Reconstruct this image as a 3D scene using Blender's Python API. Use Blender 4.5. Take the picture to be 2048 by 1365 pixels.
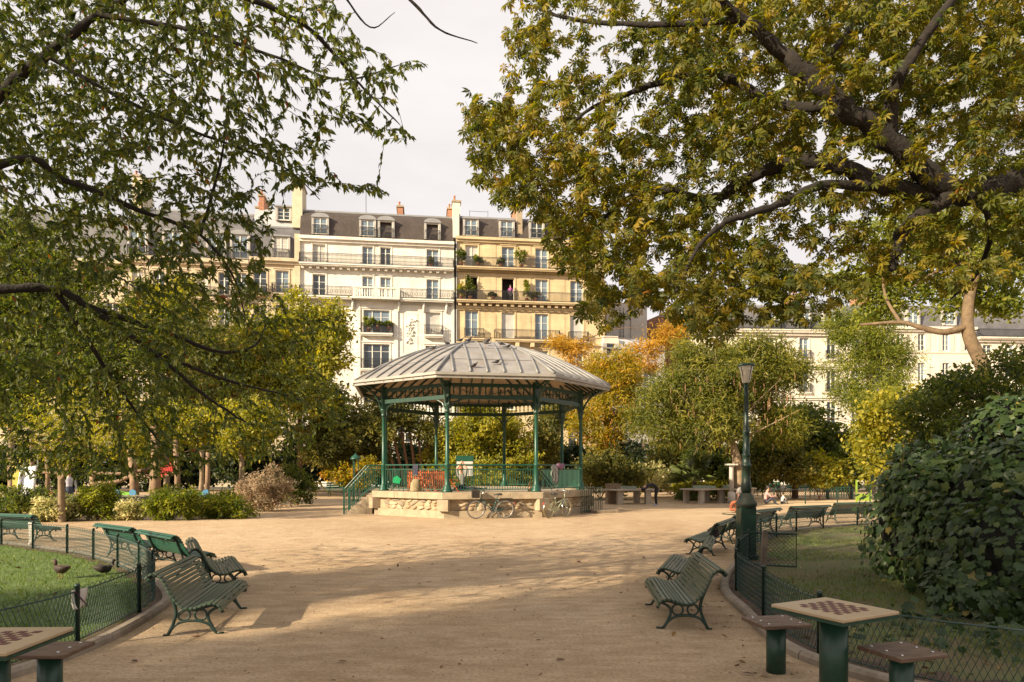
import bpy, bmesh, math, random
import numpy as np
from mathutils import Vector, Matrix
for o in list(bpy.data.objects): bpy.data.objects.remove(o)
SC = bpy.context.scene
COL = SC.collection
R = math.radians
random.seed(7)
RNG = np.random.default_rng(11)

# ------------------------------------------------------------------ camera, sky, sun, exposure
F, HC, YH = 1350.0, 1.85, 937.0          # focal length (photo pixels), eye height, horizon row
cam = bpy.data.cameras.new('camera'); cam_o = bpy.data.objects.new('camera', cam); COL.objects.link(cam_o)
cam.sensor_width = 36; cam.lens = 36 * F / 2048; cam.shift_y = (YH - 682.5) / 2048
cam_o.location = (0, 0, HC); cam_o.rotation_euler = (R(90), 0, 0)
cam.clip_start = .05; cam.clip_end = 3000
SC.camera = cam_o
SUN_AZ, SUN_EL = 54.0, 24.0              # light travels SUN_AZ degrees right of straight ahead, SUN_EL below level
SUN_STRENGTH, SKY_STRENGTH = 5.0, 0.10
sun = bpy.data.lights.new('sun', 'SUN'); sun_o = bpy.data.objects.new('sun', sun); COL.objects.link(sun_o)
sun.energy = SUN_STRENGTH; sun.angle = R(.6); sun.color = (1.0, .84, .60)
sd = Vector((math.sin(R(SUN_AZ)) * math.cos(R(SUN_EL)), math.cos(R(SUN_AZ)) * math.cos(R(SUN_EL)), -math.sin(R(SUN_EL))))
sun_o.rotation_euler = sd.to_track_quat('-Z', 'Y').to_euler(); sun_o.location = (-30, -20, 40)
W = bpy.data.worlds.new('World'); SC.world = W; W.use_nodes = True
nt = W.node_tree; nt.nodes.clear()
out = nt.nodes.new('ShaderNodeOutputWorld'); bg = nt.nodes.new('ShaderNodeBackground')
sky = nt.nodes.new('ShaderNodeTexSky'); sky.sky_type = 'NISHITA'; sky.sun_disc = False
sky.sun_elevation = R(SUN_EL); sky.sun_rotation = R(SUN_AZ + 180); sky.air_density = 1.0; sky.dust_density = 2.0
tc = nt.nodes.new('ShaderNodeTexCoord'); mp = nt.nodes.new('ShaderNodeMapping'); mp.inputs['Scale'].default_value = (1, 1, 2.6)
nz = nt.nodes.new('ShaderNodeTexNoise'); nz.inputs['Scale'].default_value = 2.2; nz.inputs['Detail'].default_value = 7; nz.inputs['Roughness'].default_value = .55
cr = nt.nodes.new('ShaderNodeValToRGB')
cr.color_ramp.elements[0].position = .3; cr.color_ramp.elements[0].color = (4.0, 3.72, 3.6, 1)
cr.color_ramp.elements[1].position = .68; cr.color_ramp.elements[1].color = (5.15, 4.82, 4.64, 1)
mx = nt.nodes.new('ShaderNodeMix'); mx.data_type = 'RGBA'; mx.inputs[0].default_value = .93
bg.inputs['Strength'].default_value = SKY_STRENGTH
L = nt.links.new
L(tc.outputs['Generated'], mp.inputs['Vector']); L(mp.outputs[0], nz.inputs['Vector']); L(nz.outputs['Fac'], cr.inputs[0])
L(sky.outputs[0], mx.inputs[6]); L(cr.outputs[0], mx.inputs[7]); L(mx.outputs[2], bg.inputs['Color']); L(bg.outputs[0], out.inputs['Surface'])
SC.view_settings.view_transform = 'Standard'; SC.view_settings.look = 'None'; SC.view_settings.gamma = 1
SC.view_settings.exposure = 1.08
SC.cycles.max_bounces = 7; SC.cycles.diffuse_bounces = 3; SC.cycles.glossy_bounces = 2; SC.cycles.transmission_bounces = 3; SC.cycles.transparent_max_bounces = 6

# ------------------------------------------------------------------ helpers
def G(px, py, z=0.0):                    # point at height z seen at a photo pixel
    Y = F * (HC - z) / (py - YH); return Vector(((px - 1024) / F * Y, Y, z))
def P(px, py, Y):                        # point seen at a photo pixel at distance Y
    return Vector(((px - 1024) / F * Y, Y, HC - (py - YH) / F * Y))

MATS = {}
def mat(name, col, rough=.7, var=0.0, vscale=8.0, bump=0.0, bscale=60.0, metal=0.0, col2=None, spec=.5, stretch=None, dirt=None):
    if name in MATS: return MATS[name]
    m = bpy.data.materials.new(name); m.use_nodes = True; n = m.node_tree.nodes; l = m.node_tree.links
    b = n['Principled BSDF']; b.inputs['Roughness'].default_value = rough; b.inputs['Metallic'].default_value = metal
    b.inputs['Specular IOR Level'].default_value = spec; b.inputs['Base Color'].default_value = (*col, 1)
    t = n.new('ShaderNodeTexCoord'); src = t.outputs['Object']
    if stretch:
        q = n.new('ShaderNodeMapping'); q.inputs['Scale'].default_value = stretch; l.new(src, q.inputs['Vector']); src = q.outputs[0]
    if var or col2:
        c2 = col2 or tuple(c * (1 - var) for c in col); c1 = col if col2 else tuple(min(1, c * (1 + var * .6)) for c in col)
        k = n.new('ShaderNodeTexNoise'); k.inputs['Scale'].default_value = vscale; k.inputs['Detail'].default_value = 6; k.inputs['Roughness'].default_value = .62
        r = n.new('ShaderNodeValToRGB'); r.color_ramp.elements[0].position = .33; r.color_ramp.elements[1].position = .68
        r.color_ramp.elements[0].color = (*c2, 1); r.color_ramp.elements[1].color = (*c1, 1)
        l.new(src, k.inputs['Vector']); l.new(k.outputs['Fac'], r.inputs[0]); cur = r.outputs[0]
        if dirt:
            k2 = n.new('ShaderNodeTexNoise'); k2.inputs['Scale'].default_value = dirt[1]; k2.inputs['Detail'].default_value = 8; k2.inputs['Roughness'].default_value = .7
            q2 = n.new('ShaderNodeMapping'); q2.inputs['Scale'].default_value = dirt[2] if len(dirt) > 2 else (1, 1, 1); l.new(t.outputs['Object'], q2.inputs['Vector']); l.new(q2.outputs[0], k2.inputs['Vector'])
            r2 = n.new('ShaderNodeValToRGB'); r2.color_ramp.elements[0].position = .5; r2.color_ramp.elements[1].position = .74
            r2.color_ramp.elements[0].color = (0, 0, 0, 1); r2.color_ramp.elements[1].color = (.8, .8, .8, 1)
            l.new(k2.outputs['Fac'], r2.inputs[0])
            x = n.new('ShaderNodeMix'); x.data_type = 'RGBA'; x.inputs[7].default_value = (*dirt[0], 1); l.new(r2.outputs[0], x.inputs[0]); l.new(cur, x.inputs[6]); cur = x.outputs[2]
        l.new(cur, b.inputs['Base Color'])
    if bump:
        k = n.new('ShaderNodeTexNoise'); k.inputs['Scale'].default_value = bscale; k.inputs['Detail'].default_value = 5
        bn = n.new('ShaderNodeBump'); bn.inputs['Strength'].default_value = bump; bn.inputs['Distance'].default_value = .02
        l.new(src, k.inputs['Vector']); l.new(k.outputs['Fac'], bn.inputs['Height']); l.new(bn.outputs[0], b.inputs['Normal'])
    MATS[name] = m; return m

def leafmat(name, stops, trans=.38, rnd=False, rough=.5):
    if name in MATS: return MATS[name]
    m = bpy.data.materials.new(name); m.use_nodes = True; n = m.node_tree.nodes; l = m.node_tree.links
    b = n['Principled BSDF']; b.inputs['Roughness'].default_value = rough; b.inputs['Specular IOR Level'].default_value = .35
    r = n.new('ShaderNodeValToRGB'); e = r.color_ramp.elements
    for i, (p, c) in enumerate(stops):
        x = e[i] if i < 2 else e.new(p); x.position = p; x.color = (*c, 1)
    if rnd: a = n.new('ShaderNodeObjectInfo'); l.new(a.outputs['Random'], r.inputs[0])
    else: a = n.new('ShaderNodeAttribute'); a.attribute_name = 'tint'; l.new(a.outputs['Fac'], r.inputs[0])
    t = n.new('ShaderNodeBsdfTranslucent'); ms = n.new('ShaderNodeMixShader'); ms.inputs[0].default_value = trans
    g = n.new('ShaderNodeHueSaturation'); g.inputs['Saturation'].default_value = 1.1; g.inputs['Value'].default_value = 1.85
    l.new(r.outputs[0], b.inputs['Base Color']); l.new(r.outputs[0], g.inputs['Color']); l.new(g.outputs[0], t.inputs['Color'])
    l.new(b.outputs[0], ms.inputs[1]); l.new(t.outputs[0], ms.inputs[2]); l.new(ms.outputs[0], n['Material Output'].inputs['Surface'])
    MATS[name] = m; return m

def tag(o, label=None, cat=None, group=None, kind=None):
    if label: o['label'] = label
    if cat: o['category'] = cat
    if group: o['group'] = group
    if kind: o['kind'] = kind
    return o
def empty(name, loc=(0, 0, 0), rz=0, label=None, cat=None, group=None):
    o = bpy.data.objects.new(name, None); o.empty_display_size = .2; COL.objects.link(o); o.location = loc; o.rotation_euler = (0, 0, rz)
    return tag(o, label, cat, group)
def link(name, me, parent=None, loc=None, rot=None, scale=None):
    o = bpy.data.objects.new(name, me); COL.objects.link(o)
    if parent: o.parent = parent
    if loc is not None: o.location = loc
    if rot is not None: o.rotation_euler = rot
    if scale is not None: o.scale = scale
    return o
def copy_tree(o, parent=None):
    c = o.copy(); COL.objects.link(c); c.parent = parent
    for ch in list(o.children): copy_tree(ch, c)
    return c

class MB:
    def __init__(s): s.v = []; s.f = []; s.mi = []; s.cur = 0
    def add(s, vs, fs, M=None):
        b = len(s.v)
        s.v += [tuple(M @ Vector(v)) for v in vs] if M else [tuple(v) for v in vs]
        s.f += [tuple(i + b for i in f) for f in fs]; s.mi += [s.cur] * len(fs); return s
    def box(s, c, d, M=None, rz=0):
        x, y, z = d[0] / 2, d[1] / 2, d[2] / 2
        vs = [Vector((a * x, b * y, e * z)) for e in (-1, 1) for b in (-1, 1) for a in (-1, 1)]
        if rz: vs = [Matrix.Rotation(rz, 3, 'Z') @ v for v in vs]
        vs = [v + Vector(c) for v in vs]
        return s.add(vs, [(0, 2, 3, 1), (4, 5, 7, 6), (0, 1, 5, 4), (2, 6, 7, 3), (0, 4, 6, 2), (1, 3, 7, 5)], M)
    def b6(s, x0, x1, y0, y1, z0, z1, M=None): return s.box(((x0 + x1) / 2, (y0 + y1) / 2, (z0 + z1) / 2), (x1 - x0, y1 - y0, z1 - z0), M)
    def tube(s, pts, r, n=6, M=None, closed=False, cap=True, up=None, sq=None):
        pts = [Vector(p) for p in pts]; N = len(pts); rr = r if isinstance(r, (list, tuple)) else [r] * N
        vs = []; prev = None
        for i, p in enumerate(pts):
            a = pts[i - 1] if (i > 0 or closed) else p; b = pts[(i + 1) % N] if (i < N - 1 or closed) else p
            t = (b - a).normalized() if (b - a).length > 1e-9 else Vector((0, 0, 1))
            if prev is None:
                u = Vector(up) if up else (Vector((0, 0, 1)) if abs(t.z) < .9 else Vector((1, 0, 0)))
            else: u = prev
            u = (u - t * u.dot(t)); u = u.normalized() if u.length > 1e-6 else t.orthogonal().normalized(); w = t.cross(u); prev = u
            for k in range(n):
                an = 2 * math.pi * (k + .5) / n
                vs.append(p + u * (math.cos(an) * rr[i] * (sq or 1)) + w * (math.sin(an) * rr[i]))
        fs = []
        for i in range(N if closed else N - 1):
            j = (i + 1) % N
            for k in range(n): fs.append((i * n + k, i * n + (k + 1) % n, j * n + (k + 1) % n, j * n + k))
        if cap and not closed: fs += [tuple(range(n))[::-1], tuple((N - 1) * n + k for k in range(n))]
        return s.add(vs, fs, M)
    def lathe(s, prof, n=16, M=None, c=(0, 0, 0)):
        vs = [(c[0] + r * math.cos(2 * math.pi * k / n), c[1] + r * math.sin(2 * math.pi * k / n), c[2] + z) for r, z in prof for k in range(n)]
        fs = [(i * n + k, i * n + (k + 1) % n, (i + 1) * n + (k + 1) % n, (i + 1) * n + k) for i in range(len(prof) - 1) for k in range(n)]
        fs += [tuple(range(n))[::-1], tuple((len(prof) - 1) * n + k for k in range(n))]
        return s.add(vs, fs, M)
    def loft(s, rings, n=10, M=None):    # rings: (centre, u, v) ellipse half-axes vectors
        vs = [Vector(c) + Vector(u) * math.cos(2 * math.pi * k / n) + Vector(v) * math.sin(2 * math.pi * k / n) for c, u, v in rings for k in range(n)]
        fs = [(i * n + k, i * n + (k + 1) % n, (i + 1) * n + (k + 1) % n, (i + 1) * n + k) for i in range(len(rings) - 1) for k in range(n)]
        fs += [tuple(range(n))[::-1], tuple((len(rings) - 1) * n + k for k in range(n))]
        return s.add(vs, fs, M)
    def prism(s, poly, z0, z1, M=None):
        n = len(poly); vs = [(x, y, z0) for x, y in poly] + [(x, y, z1) for x, y in poly]
        return s.add(vs, [tuple(range(n))[::-1], tuple(range(n, 2 * n))] + [(i, (i + 1) % n, n + (i + 1) % n, n + i) for i in range(n)], M)
    def sphere(s, c, r, n=10, m=7, M=None):
        r = r if isinstance(r, (tuple, list)) else (r, r, r)
        vs = [(c[0], c[1], c[2] - r[2])]
        for i in range(1, m):
            a = math.pi * i / m - math.pi / 2
            for k in range(n):
                b = 2 * math.pi * k / n; vs.append((c[0] + r[0] * math.cos(a) * math.cos(b), c[1] + r[1] * math.cos(a) * math.sin(b), c[2] + r[2] * math.sin(a)))
        vs.append((c[0], c[1], c[2] + r[2])); e = len(vs) - 1
        fs = [(0, 1 + (k + 1) % n, 1 + k) for k in range(n)] + [(e, 1 + (m - 2) * n + k, 1 + (m - 2) * n + (k + 1) % n) for k in range(n)]
        fs += [(1 + i * n + k, 1 + i * n + (k + 1) % n, 1 + (i + 1) * n + (k + 1) % n, 1 + (i + 1) * n + k) for i in range(m - 2) for k in range(n)]
        return s.add(vs, fs, M)
    def mesh(s, name, m, smooth=False, bevel=0):
        me = bpy.data.meshes.new(name); me.from_pydata(s.v, [], s.f)
        for x in (m if isinstance(m, (list, tuple)) else [m]): me.materials.append(x)
        if isinstance(m, (list, tuple)): me.polygons.foreach_set('material_index', s.mi)
        if bevel:
            bm = bmesh.new(); bm.from_mesh(me); bmesh.ops.bevel(bm, geom=bm.edges[:], offset=bevel, segments=1, affect='EDGES', clamp_overlap=True); bm.to_mesh(me); bm.free()
        if smooth: me.shade_smooth()
        me.update(); return me
    def build(s, name, m, parent=None, loc=None, rot=None, smooth=False, bevel=0):
        return link(name, s.mesh(name, m, smooth, bevel), parent, loc, rot)

def np_mesh(name, V, Fc, m, tint=None, smooth=False):   # all faces with the same vertex count
    me = bpy.data.meshes.new(name); V = np.asarray(V, np.float32); Fc = np.asarray(Fc, np.int32); k = Fc.shape[1]
    me.vertices.add(len(V)); me.vertices.foreach_set('co', V.ravel()); me.loops.add(Fc.size); me.loops.foreach_set('vertex_index', Fc.ravel())
    me.polygons.add(len(Fc)); me.polygons.foreach_set('loop_start', np.arange(0, Fc.size, k, dtype=np.int32))
    if tint is not None:
        a = me.attributes.new('tint', 'FLOAT', 'POINT'); a.data.foreach_set('value', np.asarray(tint, np.float32))
    me.materials.append(m); me.update(calc_edges=True); me.validate()
    if smooth: me.shade_smooth()
    return me
def unit(a): return a / np.maximum(np.linalg.norm(a, axis=-1, keepdims=True), 1e-9)
# leaf templates: x across, y along, z up
LEAF = (np.array([[0, 0, 0], [-.21, .36, .05], [.21, .36, .05], [0, .42, -.02], [0, 1, -.12], [-.15, .72, .0], [.15, .72, .0]]),
        np.array([[0, 3, 1], [0, 2, 3], [1, 3, 5], [5, 3, 4], [2, 6, 3], [6, 4, 3]]))
CARD = (np.array([[0, 0, 0], [-.3, .45, .08], [.3, .45, .08], [0, 1, -.1]]), np.array([[0, 3, 1], [0, 2, 3]]))
LANCE = (np.array([[0, 0, 0], [-.11, .4, .04], [.11, .4, .04], [0, 1, -.18]]), np.array([[0, 3, 1], [0, 2, 3]]))
def _palm(n=7, spread=150, wid=.20):
    V = []; Fc = []
    for k in range(n):
        t = (k / (n - 1) - .5) * 2; a = R(spread) * t; ln = 1 - .42 * abs(t) ** 1.4
        c, s_ = math.cos(a), math.sin(a); dr = -.18 - .1 * abs(t); b = len(V)
        for (x, y, z) in [(0, .03, 0), (-wid, .62, .0), (wid, .62, .0), (0, .6, -.05), (0, 1, dr)]:
            x *= ln; y *= ln; V.append((x * c + y * s_, -x * s_ + y * c, z - .34 * y * y))
        Fc += [[b, b + 3, b + 1], [b, b + 2, b + 3], [b + 1, b + 3, b + 4], [b + 2, b + 4, b + 3]]
    return np.array(V), np.array(Fc)
CHEST = _palm()
def _simple(T):
    k = np.arange(7) * 5; V = T[0].reshape(7, 5, 3)[:, [0, 1, 2, 4]].reshape(-1, 3); b = (np.arange(7) * 4)[:, None, None]; return V, (np.array([[0, 3, 1], [0, 2, 3]])[None] + b).reshape(-1, 3)
CHEST2 = _simple(CHEST)
LEAF4 = (np.array([[0, 0, 0], [-.2, .42, .05], [.2, .42, .05], [0, .45, -.02], [0, 1, -.12]]), np.array([[0, 3, 1], [0, 2, 3], [1, 3, 4], [2, 4, 3]]))
def _ivy():
    pts = [(0, 0), (-.34, -.1), (-.5, .2), (-.42, .4), (-.5, .62), (-.2, .7), (0, 1), (.2, .7), (.5, .62), (.42, .4), (.5, .2), (.34, -.1)]
    V = [(x, y, -.14 * abs(x) - .12 * y * y) for x, y in pts] + [(0, .4, .03)]
    return np.array(V), np.array([[12, (i + 1) % 12, i] for i in range(12)])
IVY = _ivy()
def leaf_arrays(pos, axis, nrm, size, T):
    tv, tf = T; axis = unit(axis); side = unit(np.cross(axis, nrm)); n = np.cross(side, axis)
    V = pos[:, None] + size[:, None, None] * (tv[None, :, 0:1] * side[:, None] + tv[None, :, 1:2] * axis[:, None] + tv[None, :, 2:3] * n[:, None])
    Fc = tf[None] + (np.arange(len(pos)) * len(tv))[:, None, None]
    return V.reshape(-1, 3), Fc.reshape(-1, tf.shape[1])
def leaves(name, pos, axis, nrm, size, T, m, parent, tint, kind='stuff'):
    V, Fc = leaf_arrays(pos, axis, nrm, size, T)
    o = link(name, np_mesh(name, V, Fc, m, np.repeat(tint, len(T[0]))), parent)
    if kind: o['kind'] = kind
    return o
def rnd_unit(n): return unit(RNG.normal(size=(n, 3)))
def tubes(paths, n=5):                   # joined tubes: [(pts Nx3, radii N)]
    V = []; Fc = []; b = 0
    ang = np.arange(n) * 2 * np.pi / n; ca, sa = np.cos(ang), np.sin(ang)
    for pts, rad in paths:
        pts = np.asarray(pts, float); N = len(pts); t = unit(np.gradient(pts, axis=0))
        ref = np.array([0, 0, 1.]) if abs(t[0, 2]) < .8 else np.array([1., 0, 0])
        u = unit(np.cross(t, ref)); w = np.cross(t, u); rad = np.asarray(rad, float)[:, None, None]
        V.append((pts[:, None] + rad * (ca[None, :, None] * u[:, None] + sa[None, :, None] * w[:, None])).reshape(-1, 3))
        i = np.arange(N - 1)[:, None] * n; k = np.arange(n)[None]; k2 = (k + 1) % n
        Fc.append(np.stack([i + k, i + k2, i + n + k2, i + n + k], -1).reshape(-1, 4) + b); b += N * n
    return np.concatenate(V), np.concatenate(Fc)
def in_poly(pts, poly):
    x, y = pts[:, 0], pts[:, 1]; c = np.zeros(len(pts), bool); n = len(poly)
    for i in range(n):
        x0, y0 = poly[i]; x1, y1 = poly[(i + 1) % n]
        if y0 == y1: continue
        c ^= ((y0 > y) != (y1 > y)) & (x < (x1 - x0) * (y - y0) / (y1 - y0) + x0)
    return c
def smooth_path(pts, k=4):               # Catmull-Rom
    p = [Vector(q) for q in pts]; p = [p[0] * 2 - p[1]] + p + [p[-1] * 2 - p[-2]]; o = []
    for i in range(1, len(p) - 2):
        a, b, c, d = p[i - 1:i + 3]
        for j in range(k):
            t = j / k; o.append(.5 * ((2 * b) + (c - a) * t + (2 * a - 5 * b + 4 * c - d) * t * t + (3 * b - a - 3 * c + d) * t ** 3))
    o.append(p[-2]); return o

# ------------------------------------------------------------------ shared materials
GREEN = mat('green_paint', (.011, .048, .030), .38, .3, 9, .05, 40, dirt=((.03, .05, .035), 14))
GREEN_D = mat('dark_green_iron', (.012, .035, .026), .42, .3, 12, .06, 50)
GREEN_B = mat('bright_green_paint', (.007, .070, .042), .4, .3, 8, .06, 40, dirt=((.02, .05, .035), 9))
SLAT = mat('bench_slat_paint', (.045, .072, .045), .42, .3, 3, .08, 60, stretch=(1, 8, 8), dirt=((.11, .12, .08), 5, (1, 12, 12)))
SLAT_G = mat('bench_slat_green', (.010, .068, .04), .42, .25, 3, .06, 60, stretch=(1, 8, 8))
STONE = mat('pale_stone', (.36, .285, .19), .85, .22, 3, .2, 50, dirt=((.22, .17, .11), 4))
RUBBLE = mat('rubble_mortar', (.34, .26, .165), .9, .2, 6, .5, 30)
BLACK = mat('black_iron', (.02, .02, .022), .5, .2, 20)
WOODB = mat('brown_board', (.12, .070, .043), .55, .35, 5, .2, 40, stretch=(1, 9, 9), dirt=((.20, .135, .085), 7, (1, 6, 6)))
CHROME = mat('chrome', (.6, .6, .58), .25, metal=1.0)
RUBBER = mat('rubber', (.02, .02, .02), .8)
SKIN = mat('skin', (.52, .30, .20), .55, .08, 12)
HAIRD = mat('dark_hair', (.02, .015, .012), .6, .2, 30)
# ------------------------------------------------------------------ ground, lawns, kerbs, street
def sand_mat():
    m = bpy.data.materials.new('sand'); m.use_nodes = True; n = m.node_tree.nodes; l = m.node_tree.links; b = n['Principled BSDF']
    b.inputs['Roughness'].default_value = .95; b.inputs['Specular IOR Level'].default_value = .15
    t = n.new('ShaderNodeTexCoord')
    def noise(s, d, ro=.6, sc=None):
        k = n.new('ShaderNodeTexNoise'); k.inputs['Scale'].default_value = s; k.inputs['Detail'].default_value = d; k.inputs['Roughness'].default_value = ro
        if sc:
            q = n.new('ShaderNodeMapping'); q.inputs['Scale'].default_value = sc; l.new(t.outputs['Object'], q.inputs['Vector']); l.new(q.outputs[0], k.inputs['Vector'])
        else: l.new(t.outputs['Object'], k.inputs['Vector'])
        return k.outputs['Fac']
    def ramp(f, a, ca, c, cc):
        r = n.new('ShaderNodeValToRGB'); r.color_ramp.elements[0].position = a; r.color_ramp.elements[1].position = c
        r.color_ramp.elements[0].color = (*ca, 1); r.color_ramp.elements[1].color = (*cc, 1); l.new(f, r.inputs[0]); return r.outputs[0]
    def mul(a, c, f=1.0):
        x = n.new('ShaderNodeMix'); x.data_type = 'RGBA'; x.blend_type = 'MULTIPLY'; x.inputs[0].default_value = f; l.new(a, x.inputs[6]); l.new(c, x.inputs[7]); return x.outputs[2]
    base = ramp(noise(.35, 6), .3, (.60, .44, .278), .7, (.74, .572, .39))
    sp = ramp(noise(26, 9, .75),   .34, (.50, .46, .42), .56, (1, 1, 1))
    big = ramp(noise(.16, 5, .6), .35, (.80, .77, .74), .62, (1, 1, 1)); base = mul(base, big, .8)
    st = ramp(noise(3.2, 8, .7, (.6, 1.5, 1)), .36, (.70, .65, .60), .62, (1, 1, 1))
    gr = ramp(noise(160, 3, .8), .36, (.6, .58, .56), .52, (1, 1, 1))
    l.new(mul(mul(mul(base, sp, .75), st, .85), gr, .7), b.inputs['Base Color'])
    bn = n.new('ShaderNodeBump'); bn.inputs['Strength'].default_value = .9; bn.inputs['Distance'].default_value = .02
    bn2 = n.new('ShaderNodeBump'); bn2.inputs['Strength'].default_value = .8; bn2.inputs['Distance'].default_value = .05
    l.new(noise(45, 9, .75), bn.inputs['Height']); l.new(noise(5, 6, .65, (.7, 1.2, 1)), bn2.inputs['Height']); l.new(bn2.outputs[0], bn.inputs['Normal']); l.new(bn.outputs[0], b.inputs['Normal'])
    return m
SAND = sand_mat()
g = MB(); N = 24
g.add([(-900, -300, 0), (900, -300, 0), (900, 1500, 0), (-900, 1500, 0)], [(0, 1, 2, 3)])
tag(g.build('ground', SAND), kind='structure')
street = MB(); street.add([(-160, 58, .004), (160, 62, .004), (160, 120, .004), (-160, 120, .004)], [(0, 1, 2, 3)])
tag(street.build('road', mat('asphalt', (.06, .058, .055), .85, .2, 2, .2, 80)), kind='structure')

LF = [(-16.5, 17.6), (-14, 16.9), (-12.05, 16.0), (-10.6, 15.1), (-9.2, 14.2), (-7.94, 13.05), (-6.98, 12.1), (-5.92, 10.86), (-5.05, 9.55), (-4.75, 8.75), (-4.50, 7.24), (-4.55, 6.2), (-4.9, 5.0), (-5.6, 3.8), (-7.0, 2.6)]
RF = [(16.0, 22.6), (13.5, 22.2), (11.5, 21.6), (10.1, 20.9), (8.86, 20.0), (7.77, 18.9), (7.0, 17.9), (5.75, 15.9), (4.85, 13.7), (4.05, 12.0), (3.5, 10.6), (3.25, 9.6), (3.14, 8.6), (3.0, 7.6), (2.98, 6.6), (3.3, 5.9), (3.65, 5.55), (5.0, 4.7), (7.0, 4.1)]
LFs = smooth_path([(x, y, 0) for x, y in LF], 8); RFs = smooth_path([(x, y, 0) for x, y in RF], 8)
SOIL = mat('soil', (.085, .055, .035), .95, .4, 3, .5, 30, dirt=((.13, .085, .05), 6))
def lawn(name, path, corner, m):
    poly = [(p.x, p.y) for p in path] + corner
    bm = bmesh.new(); vs = [bm.verts.new((x, y, .03)) for x, y in poly]; bm.faces.new(vs); bmesh.ops.triangulate(bm, faces=bm.faces[:])
    me = bpy.data.meshes.new(name); bm.to_mesh(me); bm.free(); me.materials.append(m)
    tag(link(name, me), kind='structure'); return poly
GRASSG = mat('lawn_green', (.09, .145, .028), .9, .4, 2.5, .5, 60, dirt=((.10, .10, .03), 5))
LPOLY = lawn('lawn_left', LFs, [(-25, 2.6), (-25, 17.6)], GRASSG)
RPOLY = lawn('lawn_right', RFs, [(26, 4.1), (26, 22.6)], mat('worn_lawn', (.09, .12, .03), .95, .3, 1.0, .5, 40, col2=(.13, .085, .045), dirt=((.08, .11, .025), 1.3)))
KERB = mat('concrete_kerb', (.30, .245, .185), .9, .25, 5, .35, 60, dirt=((.17, .13, .09), 7))
def kerb(name, path, off):
    root = tag(empty(name), kind='structure')
    pts = []
    for i, p in enumerate(path):
        t = (path[min(i + 1, len(path) - 1)] - path[max(i - 1, 0)]).normalized(); nn = Vector((-t.y, t.x, 0)) * off; pts.append(p + nn)
    d = [0]
    for a, b in zip(pts, pts[1:]): d.append(d[-1] + (b - a).length)
    def at(s):
        for i in range(len(d) - 1):
            if d[i + 1] >= s: return pts[i].lerp(pts[i + 1], (s - d[i]) / max(1e-6, d[i + 1] - d[i]))
        return pts[-1]
    s = 0
    while s < d[-1] - .3:
        e = min(s + 1.0, d[-1]); m = MB(); q = [at(s + .004 + (e - s - .008) * k / 3) for k in range(4)]; rings = []
        for k, p in enumerate(q):
            t = (q[min(k + 1, 3)] - q[max(k - 1, 0)]).normalized(); nn = Vector((-t.y, t.x, 0))
            rings.append([p + nn * x + Vector((0, 0, z)) for x, z in ((-.065, -.05), (-.065, .055), (-.04, .085), (.04, .088), (.065, .055), (.065, -.05))])
        vs = [v for r in rings for v in r]; fs = [(k * 6 + j, k * 6 + (j + 1) % 6, k * 6 + 6 + (j + 1) % 6, k * 6 + 6 + j) for k in range(3) for j in range(6)] + [(0, 1, 2, 3, 4, 5)[::-1], (18, 19, 20, 21, 22, 23)]
        m.add(vs, fs); m.build('kerb_stone', KERB, root); s = e
def strip(name, path, sg, w, m):
    b_ = MB(); vs = []
    for i, p in enumerate(path):
        t = (path[min(i + 1, len(path) - 1)] - path[max(i - 1, 0)]).normalized(); nn = Vector((-t.y, t.x, 0)) * sg; ww = w * (1 + .35 * math.sin(i * 1.7) + .2 * math.sin(i * .6)); vs += [p + nn * -.12 + Vector((0, 0, .036)), p + nn * ww + Vector((0, 0, .036))]
    b_.add(vs, [(2 * i, 2 * i + 1, 2 * i + 3, 2 * i + 2) for i in range(len(path) - 1)]); tag(b_.build(name, m), kind='structure')
strip('soil_edge_left', LFs, -1, .12, SOIL); strip('soil_edge_right', RFs, 1, .38, SOIL)
kerb('kerb_left', LFs, .16); kerb('kerb_right', RFs, -.16)

# ------------------------------------------------------------------ buildings
WHITE_F = mat('window_paint', (.70, .66, .58), .5, .08, 6)
GLASS = [mat('glass_dark', (.035, .045, .055), .07, .3, .6, spec=.8), mat('glass_sky_tint', (.16, .21, .26), .08, .35, .7, spec=.8), mat('curtain_glass', (.50, .47, .42), .25, .25, 2, spec=.7)]  # the blue pane has a sky reflection put into its base colour
CREAM = mat('cream_limestone', (.78, .735, .65), .85, .16, .5, .12, 30, dirt=((.58, .52, .43), .9, (1.5, 1.5, .35)))
OCHRE = mat('ochre_limestone', (.60, .47, .28), .85, .16, .5, .12, 30, dirt=((.42, .30, .17), .9, (1.5, 1.5, .35)))
BEIGE = mat('beige_limestone', (.60, .49, .34), .85, .16, .5, .12, 30, dirt=((.42, .33, .22), .9, (1.5, 1.5, .35)))
PLAST = mat('white_plaster', (.66, .60, .50), .9, .12, .5, .08, 30, dirt=((.50, .44, .36), .7, (1.5, 1.5, .3)))
GREYW = mat('grey_party_wall', (.40, .37, .34), .9, .2, .4, .1, 20, dirt=((.26, .24, .22), .8, (2, 2, .3)))
SLATE = mat('brown_slate', (.058, .043, .036), .75, .3, 1.2, .25, 18, dirt=((.10, .078, .064), 2, (4, 4, .6)))
ZINC = mat('zinc_roof', (.30, .30, .30), .45, .2, 1.5, .08, 20, metal=.25, dirt=((.20, .20, .20), 3))
BRICK = mat('chimney_brick', (.36, .17, .10), .9, .3, 6, .4, 25, dirt=((.45, .28, .18), 5))
TERRA = mat('terracotta', (.42, .17, .09), .8, .2, 5)

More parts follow.
